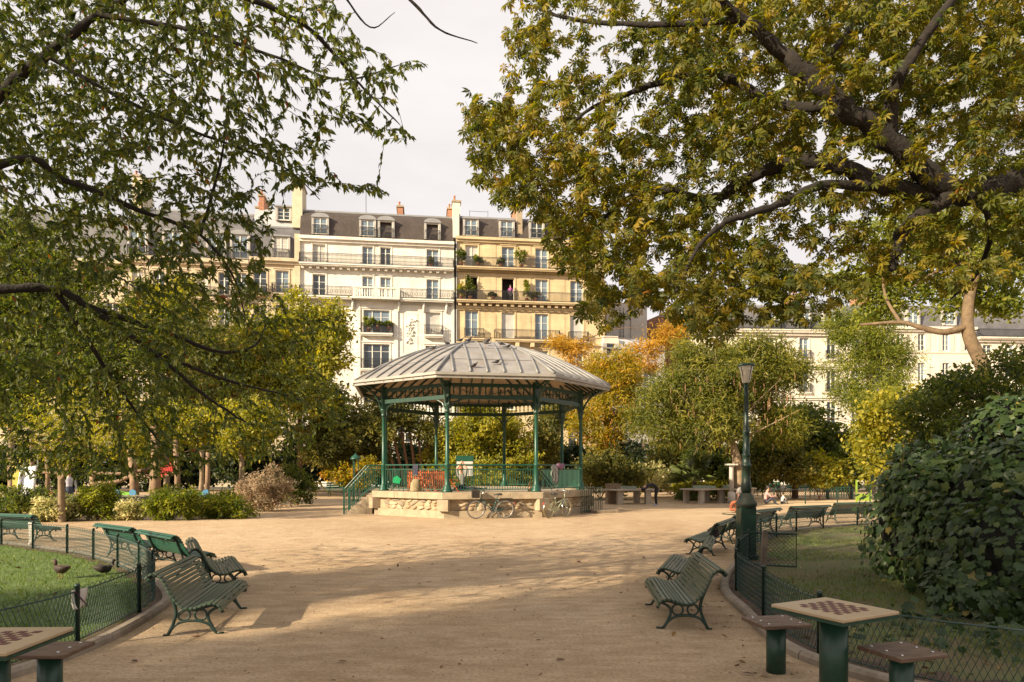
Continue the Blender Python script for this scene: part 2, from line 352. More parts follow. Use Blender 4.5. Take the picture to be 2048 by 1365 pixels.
def courses(m, w=.9, h=.36, dark=.80):
    n = m.node_tree.nodes; l = m.node_tree.links; b = n['Principled BSDF']; src = b.inputs['Base Color'].links[0].from_socket
    t = n.new('ShaderNodeTexCoord'); sp = n.new('ShaderNodeSeparateXYZ'); cb = n.new('ShaderNodeCombineXYZ'); l.new(t.outputs['Object'], sp.inputs[0]); l.new(sp.outputs[0], cb.inputs[0]); l.new(sp.outputs[2], cb.inputs[1])
    k = n.new('ShaderNodeTexBrick'); k.inputs['Scale'].default_value = 1; k.inputs['Brick Width'].default_value = w; k.inputs['Row Height'].default_value = h; k.inputs['Mortar Size'].default_value = .012; k.inputs['Mortar Smooth'].default_value = .4
    k.inputs['Color1'].default_value = (1, 1, 1, 1); k.inputs['Color2'].default_value = (.93, .92, .90, 1); k.inputs['Mortar'].default_value = (dark, dark * .97, dark * .93, 1); l.new(cb.outputs[0], k.inputs['Vector'])
    x = n.new('ShaderNodeMix'); x.data_type = 'RGBA'; x.blend_type = 'MULTIPLY'; x.inputs[0].default_value = 1; l.new(src, x.inputs[6]); l.new(k.outputs['Color'], x.inputs[7]); l.new(x.outputs[2], b.inputs['Base Color'])
for m_ in (CREAM, OCHRE, BEIGE): courses(m_)
class Facade:
    def __init__(s, name, label, px0, Y0, px1, Y1, wall, group='apartment buildings around the square'):
        s.A = Vector(((px0 - 1024) / F * Y0, Y0, 0)); s.B = Vector(((px1 - 1024) / F * Y1, Y1, 0))
        s.d = (s.B - s.A).normalized(); s.W = (s.B - s.A).length; s.wall = wall
        s.rz = math.atan2(s.d.y, s.d.x); s.o = empty(name, s.A, s.rz, label, 'building', group); s.holes = []
    def uw(s, px, py):
        r = Vector(((px - 1024) / F, 1, -(py - YH) / F)); n = Vector((-s.d.y, s.d.x, 0)); t = s.A.dot(n) / r.dot(n); q = r * t
        return (q - s.A).dot(s.d), q.z + HC
    def M(s): return Matrix.Translation(s.A) @ Matrix.Rotation(s.rz, 4, 'Z')
    def world(s, u, v, w): return s.M() @ Vector((u, v, w))
    def win(s, px, pw, pyt, pyb, kind=0, bars=2, open_=False, frame=True, leaves=2, surround=True):
        u0, w1 = s.uw(px - pw / 2, pyt); u1, _ = s.uw(px + pw / 2, pyt); uc, w0 = s.uw(px, pyb)
        s.window(u0, u1, w0, w1, kind, bars, open_, leaves, surround)
    def window(s, u0, u1, w0, w1, kind=0, bars=2, open_=False, leaves=2, surround=True):
        s.holes.append((u0, u1, w0, w1)); window_part(s.o, (u0 + u1) / 2, .2, w0, u1 - u0, w1 - w0, kind, bars, open_, leaves)
        if surround:
            m = MB(); e = .16; m.b6(u0 - e, u0 - .002, -.05, .02, w0, w1 + e); m.b6(u1 + .002, u1 + e, -.05, .02, w0, w1 + e); m.b6(u0 - .002, u1 + .002, -.05, .02, w1 + .002, w1 + e)
            m.b6(u0 - e - .06, u1 + e + .06, -.12, .02, w1 + e + .002, w1 + e + .09); m.b6(u0 - e, u1 + e, -.09, .02, w0 - .1, w0 - .002)
            m.build('window_surround', s.wall, s.o)
    def finish(s, top, depth=11, name='wall'):
        us = sorted({0, s.W} | {h[0] for h in s.holes} | {h[1] for h in s.holes}); ws = sorted({0, top} | {h[2] for h in s.holes} | {h[3] for h in s.holes})
        m = MB()
        for i in range(len(us) - 1):
            for j in range(len(ws) - 1):
                uc, wc = (us[i] + us[i + 1]) / 2, (ws[j] + ws[j + 1]) / 2
                if any(h[0] < uc < h[1] and h[2] < wc < h[3] for h in s.holes): continue
                m.add([(us[i], 0, ws[j]), (us[i + 1], 0, ws[j]), (us[i + 1], 0, ws[j + 1]), (us[i], 0, ws[j + 1])], [(0, 1, 2, 3)])
        for a, b, c, e in s.holes:
            q = [(a, c), (b, c), (b, e), (a, e)]
            for k in range(4):
                (x0, z0), (x1, z1) = q[k], q[(k + 1) % 4]; m.add([(x0, 0, z0), (x1, 0, z1), (x1, .34, z1), (x0, .34, z0)], [(0, 3, 2, 1)])
        Wd = s.W
        m.add([(0, 0, 0), (0, depth, 0), (Wd, depth, 0), (Wd, 0, 0), (0, 0, top), (0, depth, top), (Wd, depth, top), (Wd, 0, top)], [(0, 4, 5, 1), (1, 5, 6, 2), (2, 6, 7, 3), (4, 7, 6, 5)])
        m.build(name, s.wall, s.o)
        b = MB(); b.b6(.05, Wd - .05, 1.6, 1.7, .1, top - .1); b.build('dark_backing', mat('room_shade', (.05, .04, .035), .9), s.o)  # dark sheet: the unlit rooms' shade is put into its colour
    def band(s, w, h, proud, u0=0, u1=None, name='cornice', m=None):
        b = MB(); u1 = s.W if u1 is None else u1; b.b6(u0, u1, -proud, -.002, w, w + h); b.b6(u0, u1, -proud * .55, -.002, w - h * .8, w - .002); return b.build(name, m or s.wall, s.o)
    def dentils(s, w, sp, size, u0=0, u1=None, name='bracket'):
        u1 = s.W if u1 is None else u1; n = int((u1 - u0) / sp); me = MB().b6(-size[0] / 2, size[0] / 2, -size[1], -.002, -size[2], 0).mesh('bracket', s.wall)
        for k in range(n): link(name, me, s.o, (u0 + sp * (k + .5), 0, w))
    def balcony(s, u0, u1, w, proud=.75, h=.95, slab=.14, style=0, post=2.4):
        b = MB(); b.b6(u0, u1, -proud, -.002, w - slab, w); b.b6(u0 + .05, u1 - .05, -proud + .08, -.002, w - slab - .12, w - slab - .002)
        bal = b.build('balcony', s.wall, s.o)
        rail(bal, u0 + .04, u1 - .04, -proud + .06, w, h, style)
        return bal
    def mansard(s, w0, w1, back=1.3, over=.25, m=None, u0=0, u1=None):
        u1 = s.W if u1 is None else u1; r = MB()
        c = [(0, w0), (.22 * back, w0 + .55 * (w1 - w0)), (.55 * back, w0 + .86 * (w1 - w0)), (back, w1), (6, w1 + .9), (11, w1 - .2), (11, w0)]
        vs = [(u, .18 + y, z) for u in (u0, u1) for y, z in c]; n = len(c)
        r.add(vs, [(k, n + k, n + k + 1, k + 1) for k in range(n - 1)] + [tuple(range(n)), tuple(range(2 * n - 1, n - 1, -1))])
        ro = r.build('roof', m or SLATE, s.o)
        g = MB(); g.tube([(u0, -.02, w0 + .02), (u1, -.02, w0 + .02)], .1, 8); g.build('gutter', ZINC, ro)
        f = MB(); f.b6(u0, u1, .18 + back - .1, .18 + back + .12, w1 - .05, w1 + .12); f.build('ridge_flashing', ZINC, ro)
        return ro
    def dormer(s, u, w0, wd, h, arch=True, kind=0, balc=True, open_=False, y=.1):
        m = MB(); e = .2; a = wd / 2
        m.b6(u - a - e, u - a, y, y + 1.6, w0, w0 + h); m.b6(u + a, u + a + e, y, y + 1.6, w0, w0 + h); m.b6(u - a - .002, u + a + .002, y + .002, y + 1.6, w0 + h * .97, w0 + h + .002)
        d = m.build('dormer', mat('dormer_zinc', (.40, .38, .35), .6, .2, 2), s.o)
        t = MB()
        if arch:
            pr = [(u + (a + e + .06) * math.cos(math.pi * k / 10), w0 + h + .45 * math.sin(math.pi * k / 10)) for k in range(11)]
            n = len(pr); vs = [(x, y - .08, z) for x, z in pr] + [(x, y + 1.8, z) for x, z in pr]
            t.add(vs, [tuple(range(n)), tuple(range(2 * n - 1, n - 1, -1))] + [(k, n + k, n + k + 1, k + 1) for k in range(n - 1)] + [(0, n - 1, 2 * n - 1, n)])
        else: t.b6(u - a - e - .08, u + a + e + .08, y - .1, y + 1.8, w0 + h + .004, w0 + h + .16)
        t.build('dormer_roof', ZINC, d)
        window_part(d, u, y + .12, w0 + .02, wd - .01, h * .95, kind, 2, open_, 2, sub=True)
        if balc: rail(d, u - a - .12, u + a + .12, y - .14, w0 + .02, .85, 2, ends=True)
        return d
    def chimney(s, u, v, w0, wd, dp, h, pots=4, m=None, cap=True):
        b = MB(); b.b6(u - wd / 2, u + wd / 2, v, v + dp, w0, w0 + h); c = b.build('chimney', m or BRICK, s.o)
        if cap: k = MB(); k.b6(u - wd / 2 - .1, u + wd / 2 + .1, v - .1, v + dp + .1, w0 + h + .002, w0 + h + .18); k.build('chimney_cap', STONE, c)
        pm = MB().lathe([(.11, 0), (.13, .1), (.1, .14), (.09, .5), (.12, .52), (.12, .58)], 10).mesh('chimney_pot', TERRA, True)
        for k in range(pots): link('chimney_pot', pm, c, (u - wd / 2 + .2 + (wd - .4) * (0 if wd < .9 else k / max(1, pots - 1)), v + (dp * (k + .5) / pots if wd < 1.2 else dp / 2), w0 + h + .18))
        return c

WCACHE = {}
def window_part(parent, u, v, w0, wd, h, kind=0, bars=2, open_=False, leaves=2, sub=False):
    key = (round(wd, 1), round(h, 1), bars, leaves)
    if key not in WCACHE:
        m = MB(); a = .5; t = .055 / wd; tz = .06 / h
        m.b6(-a, -a + t, -.035, .045, 0, 1); m.b6(a - t, a, -.035, .045, 0, 1); m.b6(-a + t, a - t, -.035, .045, 1 - tz, 1); m.b6(-a + t, a - t, -.035, .045, 0, tz * 1.6)
        for k in range(1, leaves): x = -a + k / leaves; m.b6(x - t * .95, x + t * .95, -.045, .035, tz * 1.6, 1 - tz)
        for k in range(leaves):
            x0 = -a + k / leaves + t * .95; x1 = -a + (k + 1) / leaves - t * .95
            for j in range(1, bars + 1): z = tz + (1 - 2 * tz) * (j / (bars + 1) if bars > 1 else .72); m.b6(x0, x1, -.02, .02, z - tz * .35, z + tz * .35)
        WCACHE[key] = m.mesh('window', WHITE_F)
        WCACHE[key, 'p'] = [MB().b6(-a + k / leaves + t * .9, -a + (k + 1) / leaves - t * .9, .004, .012, tz, 1 - tz).mesh('pane', GLASS[0]) for k in range(leaves)]
        WCACHE[key, 'p1'] = []; WCACHE[key, 'p2'] = []
        for q in (1, 2):
            for pm in WCACHE[key, 'p']: c = pm.copy(); c.materials[0] = GLASS[q]; WCACHE[key, 'p%d' % q].append(c)
        hb = MB(); hb.b6(-a, -a + t, -.035, .045, 0, 1); hb.b6(a - t, a, -.035, .045, 0, 1); hb.b6(-a + t, a - t, -.035, .045, 1 - tz, 1); WCACHE[key, 'o'] = hb.mesh('window', WHITE_F)
    o = link('window', WCACHE[key, 'o'] if open_ else WCACHE[key], parent, (u, v, w0), None, (wd, 1, h))
    ps = WCACHE[key, 'p'] if kind == 0 else WCACHE[key, 'p%d' % kind]
    if not open_:
        for k, pm in enumerate(ps):
            if sub: link('pane', pm, parent, (u, v, w0), None, (wd, 1, h))
            else: link('pane', pm, o)
    return o
def rail(parent, u0, u1, y, w, h, style=0, ends=True):
    m = MB(); t = .016; sp = .125
    def run(p, q):
        p = Vector(p); q = Vector(q); ln = (q - p).length; n = max(2, int(ln / sp)); d = (q - p) / n; ax = abs(d.x) > abs(d.y)
        for z, tt in ((h, .022), (h - .12, .012), (.08, .014)):
            c = (p + q) / 2; m.box((c.x, c.y, w + z), (ln if ax else tt * 2, tt * 2 if ax else ln, tt * 2))
        for k in range(n + 1):
            c = p + d * k; m.box((c.x, c.y, w + h / 2), (t * 2, t * 2, h))
            if style == 0 and k < n:
                c2 = p + d * (k + .5); m.box((c2.x, c2.y, w + .2), (.05, .02, .05)); m.box((c2.x, c2.y, w + .42), (.035, .02, .12)); m.box((c2.x, c2.y, w + h - .2), (.05, .02, .05))
            if style == 1 and k < n and k % 2 == 0:
                c2 = p + d * (k + 1); m.tube([(c2.x + .1 * math.cos(a) * ax, c2.y + .1 * math.sin(a) * (not ax), w + .48 + .22 * math.sin(a)) for a in [2 * math.pi * i / 8 for i in range(8)]], .014, 4, closed=True)
    run((u0, y, 0), (u1, y, 0))
    if ends: run((u0, y, 0), (u0, -.02 + max(0, y), 0)) if y < -.1 else None; run((u1, y, 0), (u1, -.02, 0)) if y < -.1 else None
    return m.build('railing', BLACK, parent)

# --- cream building in the middle
b = Facade('cream_apartment_building', 'cream stone apartment building with brown mansard roof and arched dormers behind the bandstand', 599, 68.2, 908, 70.3, CREAM)
W5 = 533
cols = [(638, 26), (735, 21), (771, 21), (865, 24)]
for i, (px, pw) in enumerate(cols):
    dy = (px - 735) * .047
    b.win(px, pw, 493 + dy, 532 + dy, [2, 1, 0, 1][i], 1)
    b.win(px, pw, 553 + dy, 596 + dy, [0, 1, 1, 1][i], 2)
b.win(640, 28, 617, 664, 1, 2); b.win(753, 52, 620, 667, 1, 1, leaves=3); b.win(866, 30, 625, 671, 2, 0, leaves=1)
b.win(640, 28, 690, 740, 0, 2); b.win(753, 52, 688, 738, 0, 1, leaves=3); b.win(866, 30, 692, 741, 0, 2)
b.win(640, 28, 762, 812, 0, 2); b.win(753, 52, 758, 808, 0, 1, leaves=3); b.win(866, 30, 762, 812, 0, 2)
for px in (640, 700, 753, 810, 866): b.win(px, 30, 845, 905, 0, 2); b.win(px, 36, 922, 965, 0, 1)
_, we = b.uw(735, 479); _, wt = b.uw(735, 424); _, w5 = b.uw(735, 533.5); _, w4 = b.uw(735, 598); _, w3 = b.uw(753, 669)
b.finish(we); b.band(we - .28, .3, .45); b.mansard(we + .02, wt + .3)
for i, px in enumerate((640, 735, 772, 865)): u, _ = b.uw(px, 460); b.dormer(u, we + .35, 1.3, 1.7, True, [1, 1, 0, 0][i], True, i >= 2)
b.balcony(.05, b.W - .05, w5, .8, .98, style=0); b.dentils(w5 - .28, .75, (.28, .5, .22))
u1, _ = b.uw(706, 590); u2, _ = b.uw(800, 590)
b.balcony(.05, u1, w4, .8, .98, style=1); b.balcony(u2, b.W - .05, w4, .8, .98, style=1)
bb = MB(); bb.b6(u1 + .01, u2 - .01, -1.0, -.002, w4 - .2, w4); bb.b6(u1 + .01, u2 - .01, -1.0, -.75, w4 + .85, w4 + 1.0)
for x in (u1 + .2, (u1 + u2) / 2, u2 - .2): bb.b6(x - .16, x + .16, -.98, -.76, w4 + .002, w4 + .848)
sb = bb.build('stone_balcony', CREAM, b.o)
bm_ = MB().lathe([(.07, 0), (.07, .08), (.045, .14), (.09, .32), (.05, .55), (.045, .66), (.07, .74), (.07, .84)], 8).mesh('baluster', CREAM, True)
for k in range(16):
    x = u1 + .55 + (u2 - u1 - 1.1) * k / 15
    if abs(x - (u1 + u2) / 2) > .2: link('baluster', bm_, sb, (x, -.87, w4 + .002))
b.dentils(w4 - .3, .2, (.09, .3, .16), 0, u1); b.dentils(w4 - .3, .2, (.09, .3, .16), u2, b.W)
for px in (706, 798, 848, 893): u, _ = b.uw(px, 610); bk = MB(); bk.loft([((u, -.25, w4 - .3), (.16, 0, 0), (0, .26, 0)), ((u, -.2, w4 - .8), (.14, 0, 0), (0, .2, 0)), ((u, -.1, w4 - 1.25), (.09, 0, 0), (0, .1, 0))], 8); bk.build('console', CREAM, b.o, smooth=True)
for px0, px1, pyb in ((722, 786, 668), (848, 886, 672), (722, 786, 739), (626, 656, 665)):
    u0, ww = b.uw(px0, pyb); u3, _ = b.uw(px1, pyb); b.balcony(u0, u3, ww + .05, .55, 1.0, .16, style=1)
for px in (684, 820):                   # carved garland panels
    u, wz = b.uw(px, 664); m = MB(); random.seed(px)
    for k in range(34): a = random.gauss(0, .2) * (1.4 if k < 12 else .8); m.sphere((u + a, -.04, wz + 1.3 - k * .075 + random.uniform(-.05, .05)), (random.uniform(.07, .15), random.uniform(.08, .17), random.uniform(.07, .16)), 7, 5)
    m.build('carved_garland', CREAM, b.o, smooth=True)
    fr = MB(); [fr.b6(u + x - .03, u + x + .03, -.04, -.002, wz - 2.2, wz + 1.9) for x in (-.75, .75)]; fr.build('wall_panel', CREAM, b.o)
for px in (600.5, 905.5): u, _ = b.uw(px, 600); q = MB(); q.b6(u - .16, u + .16, -.1, -.004, 0, w5 - .8); q.build('quoin_strip', CREAM, b.o)
for px in (717, 792): u, _ = b.uw(px, 700); q = MB(); q.b6(u - .2, u + .2, -.12, -.004, 0, w4 - .5); q.build('pilaster', CREAM, b.o)
c1 = b.chimney(b.uw(799, 410)[0], 2.5, wt, .6, 2.2, 1.6, 2)
an = MB(); u, _ = b.uw(729, 400); an.tube([(u, 2, wt), (u, 2, wt + 3.2)], .03, 5); an.tube([(u - .5, 2, wt + 3.3), (u + .9, 2, wt + 2.7)], .02, 4)
for k in range(6): an.tube([(u - .4 + k * .22, 1.7, wt + 3.25 - k * .095), (u - .4 + k * .22, 2.3, wt + 3.25 - k * .095)], .012, 4)
an.build('roof_aerial', BLACK, b.o); CREAM_B = b

# --- ochre building
b = Facade('ochre_apartment_building', 'ochre stone apartment building with plant filled balconies beside the cream building', 912, 70.35, 1209, 72.3, OCHRE)
cols = [(943, 25), (1016, 25), (1083, 25), (1153, 25)]
for i, (px, pw) in enumerate(cols):
    dy = (px - 1016) * .047
    b.win(px, pw, 494 + dy, 537 + dy, [2, 1, 1, 1][i], 2); b.win(px, pw, 556 + dy, 603 + dy, [0, 0, 1, 1][i], 2, open_=(i in (0, 1)))
    b.win(px, pw + 1, 625 + dy, 677 + dy, [1, 2, 1, 2][i], 0 if i in (1, 3) else 2, leaves=1 if i in (1, 3) else 2)
    b.win(px, pw + 1, 699 + dy, 750 + dy, 1, 2); b.win(px, pw + 1, 768 + dy, 820 + dy, 0, 2); b.win(px, 32, 845 + dy, 905 + dy, 0, 2); b.win(px, 40, 922, 966, 0, 1)
_, we = b.uw(1016, 479); _, wt = b.uw(1016, 433); _, w5 = b.uw(1016, 539.5); _, w4 = b.uw(1016, 605.5); _, w3 = b.uw(1016, 680)
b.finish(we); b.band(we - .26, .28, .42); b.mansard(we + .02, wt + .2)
for i, px in enumerate((942, 1014, 1074, 1150)): u, _ = b.uw(px, 460); b.dormer(u, we + .25, 1.25, 1.75, False, [1, 1, 0, 1][i], True, False)
b.balcony(.05, b.W - .05, w5, .8, .98, style=2); b.dentils(w5 - .28, .2, (.1, .35, .16))
b.balcony(.05, b.W - .05, w4, .9, .98, style=2); b.dentils(w4 - .28, .78, (.34, .6, .26)); b.band(w4 - .75, .2, .3)
u0, _ = b.uw(928, 680); u1, _ = b.uw(968, 680); b.balcony(u0, u1, w3 + .02, .5, 1.0, style=2)
u0, _ = b.uw(988, 680); u1, _ = b.uw(1118, 680); b.balcony(u0, u1, w3 - .05, .75, 1.0, style=2); b.dentils(w3 - .28, 1.6, (.4, .6, .5), u0 + 1.6, u1 - 1)
u0, _ = b.uw(1136, 685); u1, _ = b.uw(1176, 685); b.balcony(u0, u1, w3 - .05, .5, 1.0, style=2)
b.band(w3 - .45, .2, .22, name='string_course')
for wa, wb in ((w5 + .15, we - .55), (w4 + .2, w5 - .75), (w3 + .2, w4 - 1.3)):
    for px in (980, 1050, 1118): 
        u, _ = b.uw(px, 600); MB().b6(u - .62, u + .62, -.035, -.004, wa, wb).build('wall_panel', OCHRE, b.o)
pipe = MB(); pipe.tube([(.06, -.12, 0), (.06, -.12, we)], .075, 7); pipe.build('drainpipe', ZINC, b.o)
pw_ = MB(); pw_.b6(-.32, .34, .1, 4, we, wt + .5); pw_.build('party_wall', PLAST, b.o)
b.chimney(.1, 1.2, wt + .4, .8, 1.2, 1.3, 2, PLAST); b.chimney(-.55, 2.2, wt + .3, .5, 2.5, 1.0, 2)
u, _ = b.uw(1041, 440); b.chimney(u, .75, we + 1.1, .62, 4.5, 3.2, 5); 
sh = MB(); u, _ = b.uw(1040, 470); sh.b6(u - .3, u + .3, .32, .748, we + .6, we + 4.1); sh.build('chimney_front', STONE, b.o)
rr = MB()
for x in (1.6, 3.6): rr.tube([(x, 3, wt), (x, 3, wt + 1.6)], .025, 4)
for z in (.8, 1.5): rr.tube([(1.6, 3, wt + z), (3.6, 3, wt + z)], .02, 4)
rr.build('roof_railing', BLACK, b.o); OCHRE_B = b

# --- slate-roofed neighbour and the ornate one further left
b = Facade('narrow_apartment_building', 'narrow apartment building with two storey grey mansard beside the cream building', 500, 67.4, 598, 68.15, BEIGE)
for px in (520, 564): b.win(px, 26, 541, 586, 1 if px > 540 else 0, 2); b.win(px, 26, 610, 656, 0, 2); b.win(px, 26, 680, 728, 1, 2); b.win(px, 26, 750, 800, 0, 2); b.win(px, 26, 822, 872, 0, 2); b.win(px, 30, 905, 962, 0, 1)
_, we = b.uw(560, 519); _, wm = b.uw(560, 448); _, wt = b.uw(560, 402)
b.finish(we); b.band(we - .3, .32, .5); b.mansard(we + .02, wm, 1.0, m=mat('grey_slate', (.13, .125, .13), .6, .25, 1.5, .2, 20)); 
t2 = MB(); t2.add([(0, 1.1, wm), (b.W, 1.1, wm), (b.W, 2.6, wt), (0, 2.6, wt), (0, 9, wt), (b.W, 9, wt), (0, 9, we), (b.W, 9, we)], [(0, 1, 2, 3), (3, 2, 5, 4), (4, 5, 7, 6)]); t2.build('upper_roof', mat('pale_zinc', (.42, .42, .42), .5, .15, 1, .05, 20, metal=.1), b.o)
u, _ = b.uw(562, 500); b.dormer(u, we + .12, 1.35, 2.15, False, 2, True, False, -.05); u, _ = b.uw(563, 415); b.dormer(u, wm + .8, 1.2, 1.35, False, 0, False, False, 1.2)
for px in (515, 564): u0, ww = b.uw(px - 20, 588); u1, _ = b.uw(px + 20, 588); b.balcony(u0, u1, ww, .5, 1.0, style=1)
b.chimney(b.W - .3, .8, wm, 1.0, 3, 4.6, 2, mat('cream_render', (.58, .50, .36), .9, .12, 2)); 
b.chimney(.6, 2.5, wt - .3, .5, 2.5, 1.6, 3)
q = MB(); q.b6(b.W - .42, b.W + .12, -.18, -.004, 0, we + 2.6); q.build('pilaster', BEIGE, b.o)
b = Facade('ornate_apartment_building', 'tan apartment building with carved dormers half hidden by the drooping tree', 250, 65.6, 499, 67.38, BEIGE)
for i, px in enumerate((275, 318, 362, 405, 448, 482)):
    dy = (px - 448) * .03
    for a_, c_ in ((545, 590), (612, 660), (682, 730), (752, 800), (822, 872), (905, 962)): b.win(px, 22, a_ + dy, c_ + dy, (i + a_) % 3, 2)
_, we = b.uw(400, 520); _, wt = b.uw(400, 410)
b.finish(we); b.band(we - .3, .35, .5); b.mansard(we + .02, wt, 2.0, m=MATS['grey_slate'])
for px in (275, 345, 432, 480): u, _ = b.uw(px, 480); b.dormer(u, we + .3, 1.5, 2.4, px != 345, 1, True, False, -.02)
for py in (592, 662): u0, ww = b.uw(270, py); b.balcony(.1, b.W - .1, ww, .7, 1.0, style=1); b.dentils(ww - .26, .8, (.3, .5, .25))
b.chimney(b.uw(262, 400)[0], 1.5, wt - 2, .9, 3, 5.0, 3, MATS['cream_render']); b.chimney(b.uw(505, 400)[0], 3, wt - .5, .6, 3, 1.6, 3)
b = Facade('far_left_apartment_building', 'tan apartment building at the far left behind the playground trees', -220, 62.5, 249, 65.58, BEIGE)
for i in range(10):
    px = -190 + i * 46; dy = (px - 448) * .03
    for a_, c_ in ((545, 590), (612, 660), (682, 730), (752, 800), (822, 872), (905, 962)): b.win(px, 24, a_ + dy, c_ + dy, (i + a_) % 3, 1, surround=False)
_, we = b.uw(100, 518); b.finish(we); b.band(we - .3, .35, .5); b.mansard(we + .02, we + 5.0, 2.0, m=MATS['grey_slate'])

# --- right hand side
b = Facade('grey_gable_building', 'tall blank grey party wall with ladder behind the yellow tree', 1213, 79, 1294, 80, GREYW)
_, wt = b.uw(1250, 606); b.finish(wt)
l = MB(); u, _ = b.uw(1243, 650)
for x in (-.22, .22): l.tube([(u + x, -.12, 5), (u + x, -.12, wt - .6)], .03, 4)
for k in range(34): l.tube([(u - .22, -.12, 6 + k * .38), (u + .22, -.12, 6 + k * .38)], .02, 4)
l.build('wall_ladder', BLACK, b.o)
q = MB(); u, _ = b.uw(1263, 650); q.b6(u - .1, u + .1, -.15, -.004, 0, wt - .5); q.build('drainpipe', GREYW, b.o)
b = Facade('low_grey_house', 'low grey house with zinc roof and one dormer window behind the yellow tree', 1206, 71.5, 1330, 73, GREYW)
b.win(1222, 17, 687, 712, 0, 0, leaves=1, surround=False); b.win(1262, 24, 790, 840, 0, 1); b.win(1300, 24, 790, 840, 1, 1); b.win(1262, 24, 716, 760, 1, 1); b.win(1300, 24, 745, 775, 1, 1)
b.win(1280, 60, 935, 968, 0, 1, leaves=3)
_, wt = b.uw(1270, 700); b.finish(wt, 6); b.mansard(wt + .02, wt + 1.6, 2.5, m=MATS['pale_zinc'])
d = MB(); u0, w0 = b.uw(1209, 715); u1, w1 = b.uw(1240, 672); d.prism([(u0, w0), (u1 + .3, w0), (u1 - .1, w1), (u0, w1)], .3, 3, Matrix(((1, 0, 0, 0), (0, 0, 1, 0), (0, 1, 0, 0), (0, 0, 0, 1)))); d.build('roof_gable', PLAST, b.o)
aw = MB(); ua, wa = b.uw(1290, 911); ub, _ = b.uw(1322, 911); aw.add([(ua, -.02, wa), (ub, -.02, wa), (ub, -1.2, wa - .5), (ua, -1.2, wa - .5), (ua, -1.2, wa - .8), (ub, -1.2, wa - .8)], [(0, 1, 2, 3), (3, 2, 5, 4)]); aw.build('awning', mat('red_canvas', (.42, .03, .03), .8, .15, 5), b.o)
fs = MB(); ua, wa = b.uw(1243, 905); fs.b6(ua, b.W - .1, -.12, -.004, wa, wa + .25); fs.build('shop_fascia', mat('grey_fascia', (.30, .29, .30), .6, .1), b.o)
b = Facade('brick_chimney_building', 'rust brick gable wall with a row of chimney pots between rooftops', 1318, 84, 1412, 86, mat('rust_brick_wall', (.34, .15, .085), .9, .3, 1.2, .4, 8, dirt=((.42, .26, .17), 1.5)))
_, wt = b.uw(1360, 634); b.finish(wt); b.band(wt, .3, .25, name='coping', m=STONE)
pm = MB().lathe([(.13, 0), (.15, .1), (.12, .16), (.1, .75), (.14, .78), (.14, .86)], 10).mesh('chimney_pot', TERRA, True)
for px in (1338, 1343, 1350, 1356, 1380, 1388, 1396): u, _ = b.uw(px, 630); link('chimney_pot', pm, b.o, (u, .5, wt + .3))
b = Facade('white_balcony_building', 'white stone building with tall windows seen between the lamp and the drooping tree', 1412, 74, 1736, 75, PLAST)
for i, px in enumerate((1440, 1490, 1540, 1608, 1663, 1712)):
    for j, (a_, c_) in enumerate(((676, 718), (742, 784), (804, 850), (870, 915), (930, 972))): b.win(px, 19, a_, c_, (i + 2 * j) % 2, 1)
_, we = b.uw(1600, 662); _, wt = b.uw(1600, 606); b.finish(we); b.band(we - .3, .35, .5); b.mansard(we + .02, wt, 1.6, m=MATS['grey_slate'])
for px in (1455, 1550, 1610, 1660): u, _ = b.uw(px, 640); b.dormer(u, we + .2, 1.1, 1.9, False, 1, True, False, -.02)
for py in (662.5,): b.balcony(.1, b.W - .1, we + .05, .6, .9, style=2)
for i, px in enumerate((1440, 1490, 1540, 1608, 1663, 1712)):
    for c_ in (718, 784): u0, ww = b.uw(px - 13, c_ + 1); u1, _ = b.uw(px + 13, c_); b.balcony(u0, u1, ww, .35, .95, .1, style=2)
b.band(b.uw(1600, 735)[1], .25, .25, name='string_course'); b.band(b.uw(1600, 797)[1], .25, .25, name='string_course')
b.chimney(2, 3, wt, .8, 3, 2.0, 4); b.chimney(12, 3, wt, .8, 3, 1.6, 4)
b = Facade('shuttered_building', 'white plaster building with pale wooden shutters behind the leaning trunk', 1738, 78, 1950, 78.6, PLAST)
SHUT = mat('shutter_paint', (.62, .56, .47), .6, .1, 3)
sm = MB(); sm.b6(-.27, .27, -.05, 0, 0, 2.35); [sm.b6(-.2, .2, -.065, -.052, .12 + k * .18, .24 + k * .18) for k in range(12)]; sm = sm.mesh('shutter', SHUT)
for i, px in enumerate((1760, 1802, 1843, 1892, 1936)):
    for j, (a_, c_) in enumerate(((668, 702), (726, 762), (787, 826), (850, 890), (925, 968))):
        b.win(px, 14, a_, c_, (i + j) % 2, 2, surround=False); ua, w0 = b.uw(px - 7, c_); ub, w1 = b.uw(px + 7, c_); _, w2 = b.uw(px, a_)
        for x in (ua - .3, ub + .3): link('shutter', sm, b.o, (x, -.01, w0), None, (1, 1, (w2 - w0) / 2.35))
_, we = b.uw(1850, 655); _, wt = b.uw(1850, 604); b.finish(we); b.band(we - .3, .3, .45); b.mansard(we + .02, wt, 2.2, m=MATS['grey_slate']); b.band(b.uw(1850, 706)[1], .12, .1, name='string_course')
for px in (1780, 1827, 1900): u, _ = b.uw(px, 630); b.dormer(u, we + .25, 1.2, 1.8, px == 1827, 1, False, False, -.02)
b.chimney(1.5, 3, wt, .8, 3, 2.0, 4)
b = Facade('far_right_apartment_building', 'pale apartment building at the far right behind the dark shrubs', 1951, 78, 2400, 80, PLAST)
for i in range(9):
    px = 1975 + i * 44
    for j, (a_, c_) in enumerate(((690, 712), (728, 764), (790, 828), (850, 890), (925, 968))): b.win(px, 18, a_, c_, (i + j) % 2, 2, surround=False)
